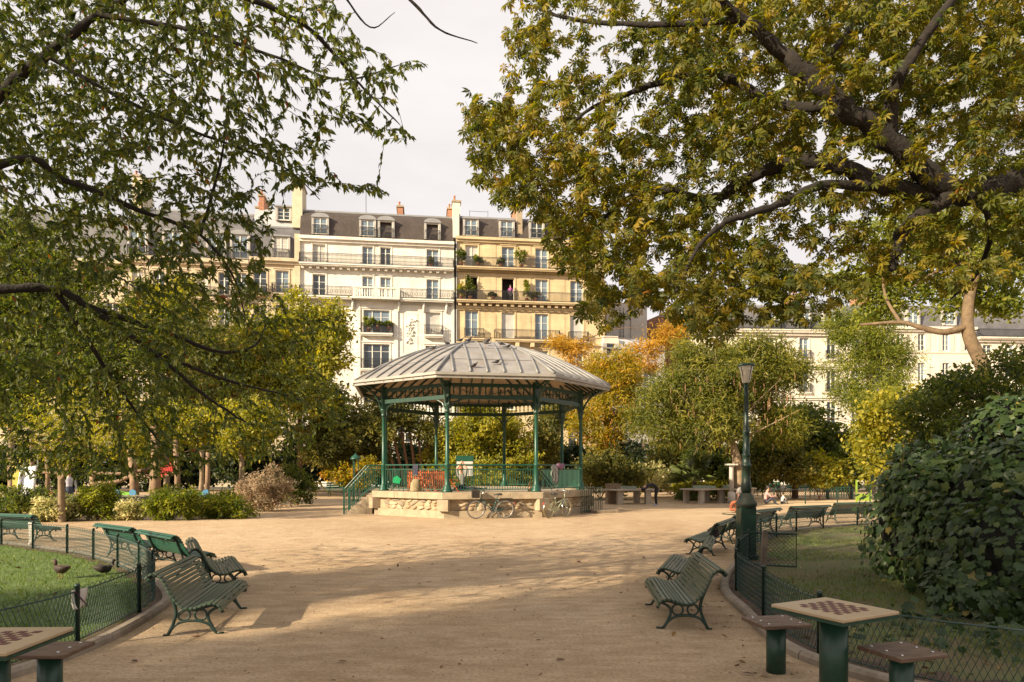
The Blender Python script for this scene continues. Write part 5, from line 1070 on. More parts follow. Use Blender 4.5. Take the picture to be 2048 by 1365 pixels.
leaf_objects(iv, base, pos[m3], ax[m3], nr2[m3], size[m3], IVY, leafmat('leaf_ivy_single', PAL['ivy'], .2, True, rough=.42))
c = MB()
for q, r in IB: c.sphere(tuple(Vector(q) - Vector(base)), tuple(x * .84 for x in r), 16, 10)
c.build('stems_or_core', mat('ivy_dark_core', (.012, .012, .008), .95, .4, 6, .8, 12), iv, smooth=True)['kind'] = 'stuff'  # solid near-black filler spheres inside the leaf shell, not stems

sh_ = []; lp_, la_ = [], []
for k in range(90):
    j = int(RNG.integers(0, len(pos))); q0 = pos[j]; dn_ = unit(nr[j] + RNG.normal(0, .35, 3) + np.array([0, -.1, .25])); L_ = RNG.uniform(.15, .5); b_ = bez(q0 - dn_ * .1, q0 + dn_ * L_, np.array([0, 0, .1 * L_]), RNG.normal(0, .05, 3), 5); sh_.append((b_ - base, np.linspace(.006, .002, 5)))
    for t in range(int(6 + L_ * 18)): u = RNG.random(); lp_.append(b_[0] * (1 - u) + b_[-1] * u); la_.append(unit(dn_ + RNG.normal(0, .7, 3)))
V, Fc = tubes(sh_, 3); link('shoots', np_mesh('shoots', V, Fc, MATS['brown_bark']), iv)['kind'] = 'stuff'
lp_, la_ = np.array(lp_), np.array(la_); leaves('shoot_leaves', lp_ - base, la_, rnd_unit(len(lp_)), RNG.uniform(.03, .085, len(lp_)), LEAF, leafmat('leaf_shoot', PAL['mid'], .4), iv, RNG.random(len(lp_)))
# ---- palm
pa = empty('fan_palm', gnd(1388, 39), 0, 'fan palm with spiky fronds between the table tennis tables', 'palm'); k_ = 39 / F
MB().tube([(0, 0, 0), (.02, 0, .6), (.03, 0, 1.1)], [.16, .14, .13], 9).build('trunk', BARKB, pa, smooth=True)
PM = mat('palm_frond', (.12, .15, .035), .55, .3, 3)
def frond():
    m = MB(); n_ = 20; m.tube([(0, 0, 0), (.45, 0, .06), (.8, 0, 0)], .012, 4)
    for q in range(n_):
        a = R(-125 + 250 * q / (n_ - 1)); c, s = math.cos(a), math.sin(a); ln = .62 * (1 - .12 * abs(a)); w = .022
        m.add([(.8, 0, 0), (.8 + c * ln * .5 - s * w, s * ln * .5 + c * w, .03), (.8 + c * ln * .5 + s * w, s * ln * .5 - c * w, .03), (.8 + c * ln, s * ln, -.16)], [(0, 2, 3), (0, 3, 1)])
    return m.mesh('frond', PM)
fm = frond()
for q in range(24):
    el = [70, 40, 12, -18, -38][q % 5]; link('frond', fm, pa, (.03, 0, 1.1), (random.uniform(-.4, .4), -R(el + random.uniform(-8, 8)), q * 2.4 + random.random()), [1.05 + random.random() * .3] * 3)

# ---- grass blades and fallen leaves
def in_any(p, poly): return in_poly(p, poly)
def blades(name, poly, n, lo, hi, h, m, dens=None):
    q = np.stack([RNG.uniform(lo[0], hi[0], n), lo[1] + (hi[1] - lo[1]) * RNG.random(n) ** 1.5], 1); q = q[in_poly(q, poly)]
    if dens is not None: q = q[dens(q)]
    k = len(q); pos = np.stack([q[:, 0], q[:, 1], np.full(k, .028)], 1); ax = unit(RNG.normal(0, .45, (k, 3)) + np.array([0, 0, 1.])); nr = rnd_unit(k)
    BL = (np.array([[-.09, 0, 0], [.09, 0, 0], [0, 1, .12]]), np.array([[0, 1, 2]])); o = leaves(name, pos, ax, nr, RNG.uniform(h * .5, h * 1.3, k), BL, m, None, np.clip(RNG.normal(.5, .25, k), 0, 1)); return o
GL = leafmat('grass_blade', [(0, (.05, .09, .012)), (.6, (.105, .16, .02)), (1, (.19, .21, .035))], .3)
tag(blades('lawn_grass', LPOLY, 90000, (-15, 5), (-4.4, 17.5), .05, GL), 'short green grass on the left lawn around the ducks', 'grass')
def dn(q):
    f = np.sin(q[:, 0] * 1.3 + 1.1 * np.sin(q[:, 1] * .9)) + np.sin(q[:, 1] * 1.7 + q[:, 0] * .6) + RNG.normal(0, .6, len(q)); path_ = np.abs(q[:, 1] - 12.6 - .1 * (q[:, 0] - 5)) < .55
    return (f > -.9 + np.where(q[:, 1] < 9, 1.1, 0)) & ~(path_ & (RNG.random(len(q)) < .9))
TU = leafmat('grass_tuft', [(0, (.06, .09, .014)), (.6, (.12, .15, .025)), (1, (.24, .22, .06))], .3)
tag(blades('grass_tufts', LPOLY, 7000, (-15, 5), (-4.4, 17.5), .10, TU, lambda q: np.sin(q[:, 0] * 3.1) + np.sin(q[:, 1] * 2.7 + q[:, 0]) > .7), 'longer grass tufts on the left lawn', 'grass')
tag(blades('worn_grass', RPOLY, 110000, (3, 5), (14, 22.5), .055, GL, dn), 'patchy worn grass on the right lawn', 'grass')
k = 620; q = np.stack([RNG.normal(0, 3.2, k), RNG.uniform(4, 18, k)], 1); side_ = RNG.random(k) < .55
q[side_] = np.stack([RNG.normal(3.3, .7, side_.sum()), RNG.uniform(5, 12, side_.sum())], 1); ll_ = RNG.random(k) < .18; q[ll_] = np.stack([RNG.uniform(-11, -4.6, ll_.sum()), RNG.uniform(6, 15, ll_.sum())], 1)
pos = np.stack([q[:, 0], q[:, 1], np.where(in_poly(q, LPOLY) | in_poly(q, RPOLY), .06, .012)], 1); nr = unit(RNG.normal(0, .35, (k, 3)) + np.array([0, 0, 1.])); ax = np.cross(nr, rnd_unit(k))
tag(leaves('fallen_leaves', pos, ax, nr, RNG.uniform(.04, .11, k), LEAF, leafmat('dry_leaf', [(0, (.06, .025, .012)), (.6, (.16, .06, .02)), (1, (.30, .22, .05))], .1), None, RNG.random(k)), 'scattered dry brown leaves on the sand and kerb', 'leaves')

k = 2600; q = np.stack([RNG.normal(0, 4.5, k), 3.5 + 20 * RNG.random(k) ** 1.6], 1); q = q[~in_poly(q, LPOLY) & ~in_poly(q, RPOLY)]; k = len(q)
pos = np.stack([q[:, 0], q[:, 1], np.full(k, .006)], 1); nr = unit(RNG.normal(0, .4, (k, 3)) + np.array([0, 0, 1.])); ax = np.cross(nr, rnd_unit(k))
PEB = (np.array([[-.4, -.3, 0], [.4, -.35, 0], [.5, .3, 0], [-.35, .4, 0], [0, 0, .45]]), np.array([[0, 1, 4], [1, 2, 4], [2, 3, 4], [3, 0, 4]]))
tag(leaves('pebbles', pos, ax, nr, RNG.uniform(.006, .022, k) , PEB, mat('pebble', (.20, .14, .09), .9, .5, 30), None, RNG.random(k)), 'tiny dark pebbles and twigs strewn over the sand', 'pebbles')
# ------------------------------------------------------------------ bicycles
def bicycle(p_rear, p_front, label, frame_c, basket, lean, rim_c):
    d = (Vector(p_front) - Vector(p_rear)); d.z = 0; rz = math.atan2(d.y, d.x)
    o = empty('bicycle', p_rear, 0, label, 'bicycle', 'bicycles leaning on the bandstand'); o.rotation_euler = Matrix.Rotation(rz, 3, 'Z').to_4x4().__matmul__(Matrix.Rotation(lean, 4, 'X')).to_euler()
    fm_ = mat('bike_paint_' + frame_c[0], frame_c[1], .3, .1, 10); rm = mat('rim_' + rim_c[0], rim_c[1], .35, metal=.6); wb = 1.06; r = .33
    ring = lambda rr, y=0: [(rr * math.cos(a), y, rr * math.sin(a)) for a in [2 * math.pi * k / 28 for k in range(28)]]
    ty = MB().tube(ring(r), .017, 6, closed=True).mesh('tyre', rm if rim_c[0] == 'tan' else mat('grey_tyre', (.10, .095, .09), .8), True); ri = MB().tube(ring(r - .028), .012, 5, closed=True).mesh('rim', rm, True)
    sp = MB(); [sp.tube([(.02 * math.cos(a), (-1) ** k * .025, .02 * math.sin(a)), ((r - .03) * math.cos(a + .12 * (-1) ** k), 0, (r - .03) * math.sin(a + .12 * (-1) ** k))], .0022, 3) for k, a in enumerate([2 * math.pi * q / 20 for q in range(20)])]; sp.tube([(0, -.05, 0), (0, .05, 0)], .022, 8); sp = sp.mesh('spokes', CHROME)
    fe = MB().tube([((r + .03) * math.cos(a), 0, (r + .03) * math.sin(a)) for a in [R(-5 + 185 * k / 14) for k in range(15)]], .02, 5, sq=.4).mesh('mudguard', BLACK if basket else CHROME, True)
    for x, rot in ((0, 0), (wb, 0)):
        w = empty('wheel', (x, 0, r + .017)); w.parent = o; w.rotation_euler = (0, 0, .0 if x == 0 else .12)
        for nm, me in (('tyre', ty), ('rim', ri), ('spokes', sp)): link(nm, me, w)
        link('mudguard', fe, w, None, (0, R(-20 if x == 0 else 0), 0))
    a = Vector((0, 0, r + .017)); bb = Vector((.44, 0, .29)); st = Vector((.29, 0, .78)); hd = Vector((.86, 0, .88)); hb = Vector((.90, 0, .74)); fr = Vector((wb, 0, r + .017))
    m = MB(); m.tube([st, bb], .017, 8); m.tube([bb, hb], .019, 8)
    if basket: m.tube([st.lerp(bb, .45), bb.lerp(hb, .75) + Vector((0, 0, .06)), hb], .016, 8)
    else: m.tube([st.lerp(bb, .5), hb - Vector((.01, 0, .05))], .018, 8)
    for y in (-.05, .05): m.tube([a + Vector((0, y, 0)), bb], .010, 6); m.tube([a + Vector((0, y, 0)), st.lerp(bb, .1)], .009, 6); m.tube([fr + Vector((0, y, 0)), (fr + Vector((0, y, 0))).lerp(hb, .72), hb], .012, 6)
    m.tube([hb, hd], .019, 8); m.build('frame', fm_, o, smooth=True)
    h = MB(); h.tube(smooth_path([hd + Vector((-.16, -.28, .10)), hd + Vector((-.02, -.25, .13)), hd + Vector((.05, -.1, .12)), hd + Vector((.05, .1, .12)), hd + Vector((-.02, .25, .13)), hd + Vector((-.16, .28, .10))]), .011, 6); h.tube([hd, hd + Vector((.03, 0, .12))], .013, 6); hb_ = h.build('handlebar', CHROME, o, smooth=True)
    for s in (-1, 1): MB().tube([hd + Vector((-.16, s * .28, .10)), hd + Vector((-.05, s * .262, .125))], .017, 6).build('grip', BLACK, hb_)
    s = MB(); s.loft([((.12, 0, .90), (0, .11, 0), (0, 0, .035)), ((.2, 0, .905), (0, .1, 0), (0, 0, .035)), ((.3, 0, .90), (0, .045, 0), (0, 0, .028)), ((.42, 0, .89), (0, .02, 0), (0, 0, .02))], 10); s.tube([(.24, 0, .88), st], .013, 6); s.build('saddle', BLACK, o, smooth=True)
    c = MB(); c.tube([bb + Vector((.09 * math.cos(q), .045, .09 * math.sin(q))) for q in [k * math.pi / 8 for k in range(16)]], .008, 5, closed=True); c.tube([bb + Vector((0, .06, 0)), bb + Vector((.1, .065, -.13))], .010, 5); c.tube([bb + Vector((0, -.06, 0)), bb + Vector((-.1, -.065, .13))], .010, 5); c.box(bb + Vector((.1, .11, -.13)), (.09, .08, .02)); c.box(bb + Vector((-.1, -.11, .13)), (.09, .08, .02)); c.build('crankset', CHROME, o)
    g = MB(); g.prism([(0, -.05), (.46, -.075), (.54, -.03), (.54, .05), (.46, .085), (0, .05)], -.065, -.05, Matrix.Translation((0, 0, r)) @ Matrix(((1, 0, 0, 0), (0, 0, 1, 0), (0, 1, 0, 0), (0, 0, 0, 1)))); g.build('chain_guard', BLACK if basket else fm_, o)
    k = MB(); k.b6(-.28, .18, -.07, .07, .74, .752); [k.tube([(-.2, y, .74), (0, y, r)], .006, 4) for y in (-.06, .06)]; k.build('rear_rack', CHROME if not basket else BLACK, o)
    MB().box((-.36, 0, .56), (.02, .05, .06)).build('rear_light', mat('red_reflector', (.5, .02, .02), .3), o)
    if basket:
        q = MB(); bx = .95; z0, z1 = .80, 1.06
        for t_ in range(9):
            z = z0 + (z1 - z0) * t_ / 8; w = .13 + .04 * t_ / 8; q.tube([(bx, -w, z), (bx + .26, -w, z), (bx + .26, w, z), (bx, w, z)], .013, 4, closed=True)
        for y in (-.15, -.1, -.05, 0, .05, .1, .15):
            for x in (bx, bx + .26): q.tube([(x, y * .87, z0), (x, y * 1.13, z1)], .012, 4)
        for x in (.05, .1, .15, .2): 
            for s_ in (-1, 1): q.tube([(bx + x, s_ * .13, z0), (bx + x, s_ * .17, z1)], .012, 4)
        q.b6(bx, bx + .26, -.13, .13, z0 - .005, z0 + .005); q.build('basket', mat('dark_wicker', (.035, .026, .02), .7), o)
    return o
v5, v6, v7 = [ov(i, 4.82) + BS for i in (5, 6, 7)]
n5, t5 = side(5); n6, t6 = side(6)
pr = v5.lerp(v6, .60) + n5 * .32; bicycle(pr, pr - t5, 'dark green bicycle with black basket leaning on the front of the bandstand', ('teal', (.03, .10, .09)), True, -.12, ('grey', (.45, .42, .38)))
pr = v6 + n6 * .34 - t6 * .12 + n5 * .12; bicycle(pr, pr + t6 + n6 * .1, 'pale green bicycle parked at the right corner of the bandstand', ('pale', (.34, .38, .24)), False, .1, ('tan', (.42, .36, .22)))

# ------------------------------------------------------------------ people
def figure(name, label, loc, rz, J, cloth, hair=HAIRD, sleeve=True, legskin=False, group=None, hairlen=0, sc=1.0, shoe=(.03, .03, .035), stripes=None):
    """J: joint positions; a continuous skin grown over the joints"""
    E_ = [('pelvis', 'waist'), ('waist', 'chest'), ('chest', 'neck'), ('neck', 'head0'), ('head0', 'head1')]
    for s in 'LR': E_ += [('chest', 'sh' + s), ('sh' + s, 'el' + s), ('el' + s, 'wr' + s), ('wr' + s, 'ha' + s), ('pelvis', 'hip' + s), ('hip' + s, 'kn' + s), ('kn' + s, 'an' + s), ('an' + s, 'to' + s)]
    rad = dict(pelvis=.135, waist=.118, chest=.135, neck=.052, head0=.078, head1=.088, sh=.062, el=.043, wr=.029, ha=.034, hip=.09, kn=.058, an=.04, to=.038)
    for s in 'LR':
        e, w = Vector(J['el' + s]), Vector(J['wr' + s]); d = (w - e).normalized(); J['ha' + s] = tuple(w + d * .07); sd_ = d.orthogonal().normalized()
        for k in range(4): J['f%d%s' % (k, s)] = tuple(Vector(J['ha' + s]) + d * (.085 - .012 * abs(k - 1.3)) + sd_ * (k - 1.5) * .021); E_.append(('ha' + s, 'f%d%s' % (k, s))); rad['f%d' % k] = .0095
        J['th' + s] = tuple(w + d * .055 + sd_ * .055); E_.append(('wr' + s, 'th' + s)); rad['th'] = .011
    names = list(J); idx = {k: i for i, k in enumerate(names)}
    me = bpy.data.meshes.new('body_skel'); me.from_pydata([J[k] for k in names], [(idx[a], idx[b]) for a, b in E_], [])
    tmp = bpy.data.objects.new('body_skel', me); COL.objects.link(tmp); tmp.modifiers.new('s', 'SKIN'); sub = tmp.modifiers.new('u', 'SUBSURF'); sub.levels = 1
    for i, k in enumerate(names):
        r = rad.get(k, rad.get(k[:-1], .05)); me.skin_vertices[0].data[i].radius = (r, r * (.78 if k in ('chest', 'waist', 'pelvis') else 1)); me.skin_vertices[0].data[i].use_root = (k == 'pelvis')
    dg = bpy.context.evaluated_depsgraph_get(); dg.update(); bd = bpy.data.meshes.new_from_object(tmp.evaluated_get(dg)); bpy.data.objects.remove(tmp)
    top, bot = cloth; mats_ = [SKIN, top, bot, mat('shoe_%d' % int(shoe[0] * 999), shoe, .6)]
    bd.materials.clear(); [bd.materials.append(x) for x in mats_]
    tagm = lambda a, b: 0 if (a in ('neck', 'head0') or a[:2] in ('wr', 'ha')) else 1 if (a in ('waist', 'chest') or b == 'waist' and False) else (1 if a[:2] == 'sh' else (1 if sleeve else 0) if a[:2] == 'el' else 2 if (a in ('pelvis',) or a[:3] == 'hip') else (0 if legskin else 2) if a[:2] == 'kn' else 3)
    B = [(np.array(J[a]), np.array(J[b]), tagm(a, b)) for a, b in E_]
    for p in bd.polygons:
        c = np.array(p.center); best = (9, 0)
        for a, b, t in B:
            ab = b - a; u = np.clip(np.dot(c - a, ab) / max(np.dot(ab, ab), 1e-9), 0, 1); q = np.linalg.norm(c - a - ab * u)
            if q < best[0]: best = (q, t)
        p.material_index = best[1]
    bd.shade_smooth(); o = link(name, bd, None, loc, (0, 0, rz), (sc, sc, sc)); tag(o, label, 'person', group)
    h0, h1 = Vector(J['head0']), Vector(J['head1']); up = (h1 - h0).normalized(); f = Vector(J.get('_face', (0, -1, 0))) if '_face' in J else Vector((0, -1, 0)); f = (f - up * f.dot(up)).normalized(); rt = up.cross(f)
    c = (h0 + h1) / 2 + up * .03; hm = MB(); hm.sphere((0, 0, 0), (.098, .112, .115), 12, 8); Mh = Matrix((*[(rt[i], -f[i], up[i], (c - f * .022 + up * .028)[i]) for i in range(3)], (0, 0, 0, 1)))
    hm.v = [tuple(Mh @ Vector(v)) for v in hm.v]
    if hairlen: hm.loft([(c - f * .05, rt * .09, f * .06), (c - f * .07 - up * hairlen * .5, rt * .08, f * .045), (c - f * .06 - up * hairlen, rt * .05, f * .03)], 10)
    hm.build('hair', hair, o, smooth=True)
    fc = MB(); fc.sphere(tuple(c + f * .1 - up * .02), .018, 6, 5); [fc.sphere(tuple(c + rt * s * .094 - up * .01), (.015, .02, .03), 6, 5) for s in (-1, 1)]; fc.cur = 1; [fc.sphere(tuple(c + f * .088 + rt * s * .034 + up * .012), .011, 6, 5) for s in (-1, 1)]; fc.box(tuple(c + f * .088 - up * .06), (.04, .012, .01)); fc.build('face', [SKIN, HAIRD], o, smooth=True)
    return o
cl = lambda n, c, **k: mat('cloth_' + n, c, .85, .2, 12, .2, 60, **k)
STAND = dict(pelvis=(0, 0, .93), waist=(0, 0, 1.1), chest=(0, 0, 1.33), neck=(0, 0, 1.5), head0=(0, -.01, 1.58), head1=(0, -.02, 1.7), shL=(.17, 0, 1.4), shR=(-.17, 0, 1.4), elL=(.23, .02, 1.13), elR=(-.23, .02, 1.13), wrL=(.24, -.06, .9), wrR=(-.24, -.06, .9), hipL=(.09, 0, .88), hipR=(-.09, 0, .88), knL=(.1, -.02, .48), knR=(-.1, -.02, .48), anL=(.1, .02, .07), anR=(-.1, .02, .07), toL=(.11, -.14, .035), toR=(-.11, -.14, .035))
def pose(**k): J = dict(STAND); J.update(k); return J
# man bent over the table-tennis table (looks towards -y of his own frame)
J = pose(pelvis=(0, .08, .95), waist=(0, -.1, 1.03), chest=(0, -.34, 1.04), neck=(0, -.50, .98), head0=(0, -.57, .93), head1=(0, -.64, .84), shL=(.17, -.40, 1.0), shR=(-.17, -.40, 1.0), elL=(.2, -.55, .84), elR=(-.2, -.55, .84), wrL=(.12, -.74, .84), wrR=(-.12, -.74, .84), hipL=(.09, .06, .88), hipR=(-.09, .06, .88), _face=(0, -.4, -1))
face = J.pop('_face'); J2 = dict(J); 
def fig(name, label, loc, rz, J, *a, **k):
    f = J.pop('_face', None); 
    return figure(name, label, loc, rz, dict(J), *a, **k)
fig('person', 'person in dark clothes bending over the first table tennis table', G(1312, 1012), -math.pi / 2, J, (cl('navy', (.015, .014, .022)), cl('black', (.018, .016, .018))), shoe=(.3, .33, .45))
# seated woman in pink, facing right
J = pose(pelvis=(0, 0, .12), waist=(0, -.02, .3), chest=(0, -.07, .52), neck=(0, -.11, .68), head0=(0, -.14, .76), head1=(0, -.17, .88), shL=(.16, -.08, .6), shR=(-.16, -.08, .6), elL=(.2, -.26, .42), elR=(-.2, -.26, .42), wrL=(.1, -.42, .44), wrR=(-.1, -.42, .44), hipL=(.1, -.04, .11), hipR=(-.1, -.04, .11), knL=(.12, -.40, .42), knR=(-.12, -.40, .42), anL=(.12, -.50, .07), anR=(-.12, -.50, .07), toL=(.12, -.63, .04), toR=(-.12, -.63, .04))
fig('person', 'person in a pink shirt and dark trousers sitting on the ground by the sandbox', G(1530, 1010), math.pi / 2 - .2, J, (cl('pink', (.55, .30, .28)), cl('dark_print', (.04, .04, .055))), hairlen=.12)
# crouching child
fig('person', 'small child in a pale shirt playing low in the sand', G(1564, 1009), math.pi / 2 + .5, dict(J), (cl('pale_grey', (.5, .48, .45)), cl('grey', (.12, .12, .14))), sc=.62)
# man at the far chess table
JS = pose(pelvis=(0, .05, .47), waist=(0, .03, .64), chest=(0, -.03, .88), neck=(0, -.06, 1.05), head0=(0, -.1, 1.12), head1=(0, -.13, 1.24), shL=(.18, -.04, .95), shR=(-.18, -.04, .95), elL=(.26, -.14, .76), elR=(-.26, -.14, .76), wrL=(.14, -.36, .78), wrR=(-.14, -.36, .78), hipL=(.1, .02, .45), hipR=(-.1, .02, .45), knL=(.12, -.42, .47), knR=(-.12, -.42, .47), anL=(.12, -.4, .07), anR=(-.12, -.4, .07), toL=(.12, -.55, .035), toR=(-.12, -.55, .035))
pm_ = t3 + Vector((.32, .85, -t3.z)); fig('person', 'person in an orange top sitting at the far chess table behind the lamp post', pm_, -.1, dict(JS), (cl('orange', (.5, .16, .07)), cl('blue_jean', (.06, .08, .13))), hair=mat('grey_hair', (.3, .27, .25), .7))
st_ = empty('stool', (pm_.x, pm_.y + .05, 0), 0, 'stool under the person at the far chess table', 'stool', 'chess table stools'); MB().b6(-.2, .2, -.2, .2, .345, .38).build('seat_board', WOODB, st_); MB().lathe([(.085, 0), (.085, .344)], 14).build('pedestal', GREEN, st_)
# person stretching on the bandstand floor
J = pose(pelvis=(0, 0, .12), waist=(.01, 0, .3), chest=(.0, -.02, .53), neck=(-.02, -.03, .7), head0=(-.03, -.05, .78), head1=(-.04, -.08, .9), shL=(.16, -.02, .62), shR=(-.16, -.02, .62), elL=(.2, -.04, .9), elR=(-.22, -.04, .88), wrL=(.05, -.05, 1.1), wrR=(-.06, -.05, 1.1), hipL=(.1, -.02, .11), hipR=(-.1, -.02, .11), knL=(.5, -.1, .1), knR=(-.3, -.35, .12), anL=(.92, -.15, .07), anR=(-.02, -.42, .07), toL=(1.0, -.16, .14), toR=(.1, -.45, .05))
bpp = BS + Vector((-.62, -2.05, HP - .018)); fig('person', 'person stretching both arms overhead while sitting on the bandstand floor', bpp, 0, J, (cl('grey_print', (.20, .19, .17)), cl('leggings', (.02, .025, .04))), sleeve=False, hair=mat('red_hair', (.32, .12, .05), .6))
# playground
fig('person', 'adult in a pale checked shirt standing behind the small forked tree', gnd(126, 27.5) + Vector((.25, 0, .02)), .6, dict(STAND), (cl('check', (.45, .42, .46)), cl('denim', (.05, .06, .09))))
JC = {k: v for k, v in STAND.items()}; fig('person', 'child in an orange shirt behind the playground fence', gnd(103, 27), .3, JC, (cl('bright_orange', (.6, .16, .05)), cl('denim', (.05, .06, .09))), sc=.6)
# woman on the balcony
ub, wb_ = OCHRE_B.uw(1020, 604); fig('person', 'person in a purple top standing at the open balcony door of the ochre building', OCHRE_B.world(ub, -.35, w4), OCHRE_B.rz, dict(STAND), (cl('purple', (.36, .10, .28)), cl('dark', (.05, .045, .05))), sleeve=False, hairlen=.1)

# ------------------------------------------------------------------ birds
def roof_hit(px, py):
    d = Vector(((px - 1024) / F, 1, -(py - YH) / F)); Y = 22.0
    while Y < 34:
        p = Vector((0, 0, HC)) + d * Y; q = p - BS; a = math.atan2(q.y, q.x) - BTH; k = math.floor(a / (math.pi / 4)); n, t = side(k); ap = q.x * n.x + q.y * n.y
        if ap < PROF[0][0] and p.z <= zr(max(ap, PROF[-1][0])) + .05: return p
        Y += .01
    return None
PIG = mat('pigeon_grey', (.09, .085, .09), .6, .4, 18); PIG2 = mat('pigeon_dark', (.045, .04, .045), .6, .3, 18)
def pigeon_mesh(body):
    m = MB(); m.loft([((.0, 0, .175), (0, .012, 0), (0, 0, .012)), ((.015, 0, .18), (0, .026, 0), (0, 0, .026)), ((-.012, 0, .155), (0, .032, 0), (.012, 0, .03)), ((-.03, 0, .12), (0, .055, 0), (.012, 0, .05)), ((-.09, 0, .1), (0, .06, 0), (0, 0, .055)), ((-.16, 0, .085), (0, .042, 0), (0, 0, .036)), ((-.21, 0, .07), (0, .03, 0), (0, 0, .014)), ((-.29, 0, .055), (0, .032, 0), (0, 0, .005))], 10)
    return m.mesh('body', body, True)
def loft_ok(): pass
pb = [pigeon_mesh(PIG), pigeon_mesh(PIG2)]
pw = MB().loft([((-.05, .055, .12), (0, .006, 0), (0, 0, .03)), ((-.12, .058, .105), (0, .008, 0), (0, 0, .034)), ((-.25, .03, .075), (0, .004, 0), (0, 0, .008))], 8).mesh('wing', PIG2, True)
pf = MB(); [pf.tube([(-.09, y, .06), (-.085, y, .0)], .005, 4) for y in (-.02, .02)]; pf = pf.mesh('legs', mat('pigeon_leg', (.3, .1, .08), .6))
pk = MB().loft([((.035, 0, .178), (0, .006, 0), (0, 0, .006)), ((.06, 0, .17), (0, .001, 0), (0, 0, .001))], 6).mesh('beak', BLACK)
PG = [(722, 690 + 22, 'pigeon lowest on the left slope of the bandstand roof'), (872, 701, 'pigeon on the left slope of the bandstand roof below the ridge'), (889, 691, 'pigeon at the left end of the bandstand ridge'), (926, 686, 'left one of the two ridge pigeons above the front roof panel'), (942, 685, 'right one of the two ridge pigeons above the front roof panel'), (966, 691, 'pale pigeon near the middle of the bandstand ridge'), (981, 686, 'dark pigeon right of the middle of the bandstand ridge'), (996, 692, 'pigeon with raised tail on the right part of the ridge'), (1022, 698, 'pale pigeon furthest right on the bandstand roof'), (954, 736, 'dark pigeon crouching near the eave of the front roof panel'), (1000, 729, 'dark pigeon standing upright on the front roof panel')]
for k, (x, y, lab) in enumerate(PG[1:]):
    p = roof_hit(x, y) or roof_hit(x, y + 6)
    if p is None: continue
    o = empty('pigeon', p - Vector((0, 0, .015)), random.choice((0, math.pi)) + random.uniform(-.6, .6), lab, 'pigeon', 'pigeons on the bandstand roof'); o.scale = (1.15,) * 3
    for nm, me in (('body', pb[k % 2 if k < 8 else 1]), ('legs', pf), ('beak', pk)): link(nm, me, o)
    link('wing', pw, o); w = link('wing', pw, o); w.scale = (1, -1, 1)
def duck(loc, rz, label, body, sit):
    o = empty('duck', loc, rz, label, 'duck', 'ducks on the left lawn'); o.scale = (.86,) * 3; z = .0 if sit else .075
    m = MB(); m.loft([((-.21, 0, .15 + z), (0, .02, 0), (0, 0, .012)), ((-.16, 0, .13 + z), (0, .06, 0), (0, 0, .04)), ((-.06, 0, .10 + z), (0, .09, 0), (0, 0, .08)), ((.05, 0, .095 + z), (0, .085, 0), (0, 0, .08)), ((.12, 0, .115 + z), (0, .055, 0), (.01, 0, .06)), ((.14, 0, .16 + z), (0, .034, 0), (.03, 0, .02)), ((.135, 0, .21 + z), (0, .03, 0), (.03, 0, .0)), ((.15, 0, .25 + z), (0, .035, 0), (.042, 0, .0)), ((.155, 0, .285 + z), (0, .012, 0), (.016, 0, 0))], 12)
    m.build('body', body, o, smooth=True); MB().loft([((.185, 0, .25 + z), (0, .016, 0), (0, 0, .012)), ((.245, 0, .235 + z), (0, .018, 0), (0, 0, .005))], 8).build('beak', mat('duck_bill', (.22, .17, .06), .5), o)
    wm = MB().loft([((.05, .085, .12 + z), (0, .01, 0), (0, 0, .045)), ((-.06, .092, .12 + z), (0, .012, 0), (0, 0, .05)), ((-.2, .04, .15 + z), (0, .005, 0), (0, 0, .01))], 8).mesh('wing', mat('duck_wing', (.035, .02, .014), .7, .5, 25), True); link('wing', wm, o); w = link('wing', wm, o); w.scale = (1, -1, 1)
    lm = MB()
    for y in (-.035, .035):
        if not sit: lm.tube([(0, y, .09), (.0, y, .012)], .008, 5)
        lm.add([(-.01, y, .008), (.05, y - .025, .004), (.055, y + .025, .004)], [(0, 1, 2)])
    lm.build('legs', mat('duck_leg', (.35, .12, .03), .6), o)
duck(G(122, 1157, .04), math.pi - .3, 'brown duck standing on the left lawn', mat('duck_brown', (.075, .036, .022), .75, .5, 22), False)
duck(G(209, 1148, .04), .5, 'dark duck resting on the grass right of the brown duck', mat('duck_dark', (.02, .017, .016), .7, .4, 22), True)

# ------------------------------------------------------------------ table tennis, column, bin, sandbox
PPM = mat('table_concrete', (.38, .32, .25), .85, .2, 3, .15, 40, dirt=((.28, .23, .17), 5))
def pingpong(c, rz, label):
    o = empty('table_tennis_table', (c[0], c[1], 0), rz, label, 'table', 'table tennis tables')
    p = [(-.72, -1.1), (-.5, -1.32), (.5, -1.32), (.72, -1.1), (.72, 1.1), (.5, 1.32), (-.5, 1.32), (-.72, 1.1)]; MB().prism(p, .70, .78).build('table_top', PPM, o, bevel=.01)
    nm = MB(); nm.b6(-.74, .74, -.012, .012, .782, .93); nm.build('net_plate', mat('net_green', (.28, .34, .27), .5, .2, 5), o)
    lg = MB().b6(-.08, .08, -.16, .16, -.02, .699).mesh('leg', PPM)
    for x in (-.5, .5):
        for y in (-.85, .85): link('leg', lg, o, (x, y, 0))
pingpong(G(1263, 1010) + Vector((0, .9, 0)), -1.15, 'concrete table tennis table nearest the bandstand with a wooden bin beside it')
pingpong(G(1418, 1008) + Vector((0, .9, 0)), -.95, 'concrete table tennis table in the middle, in front of the palm'); pingpong(G(1484, 1008) + Vector((.2, 1.6, 0)), -.75, 'concrete table tennis table half hidden by the lamp post')
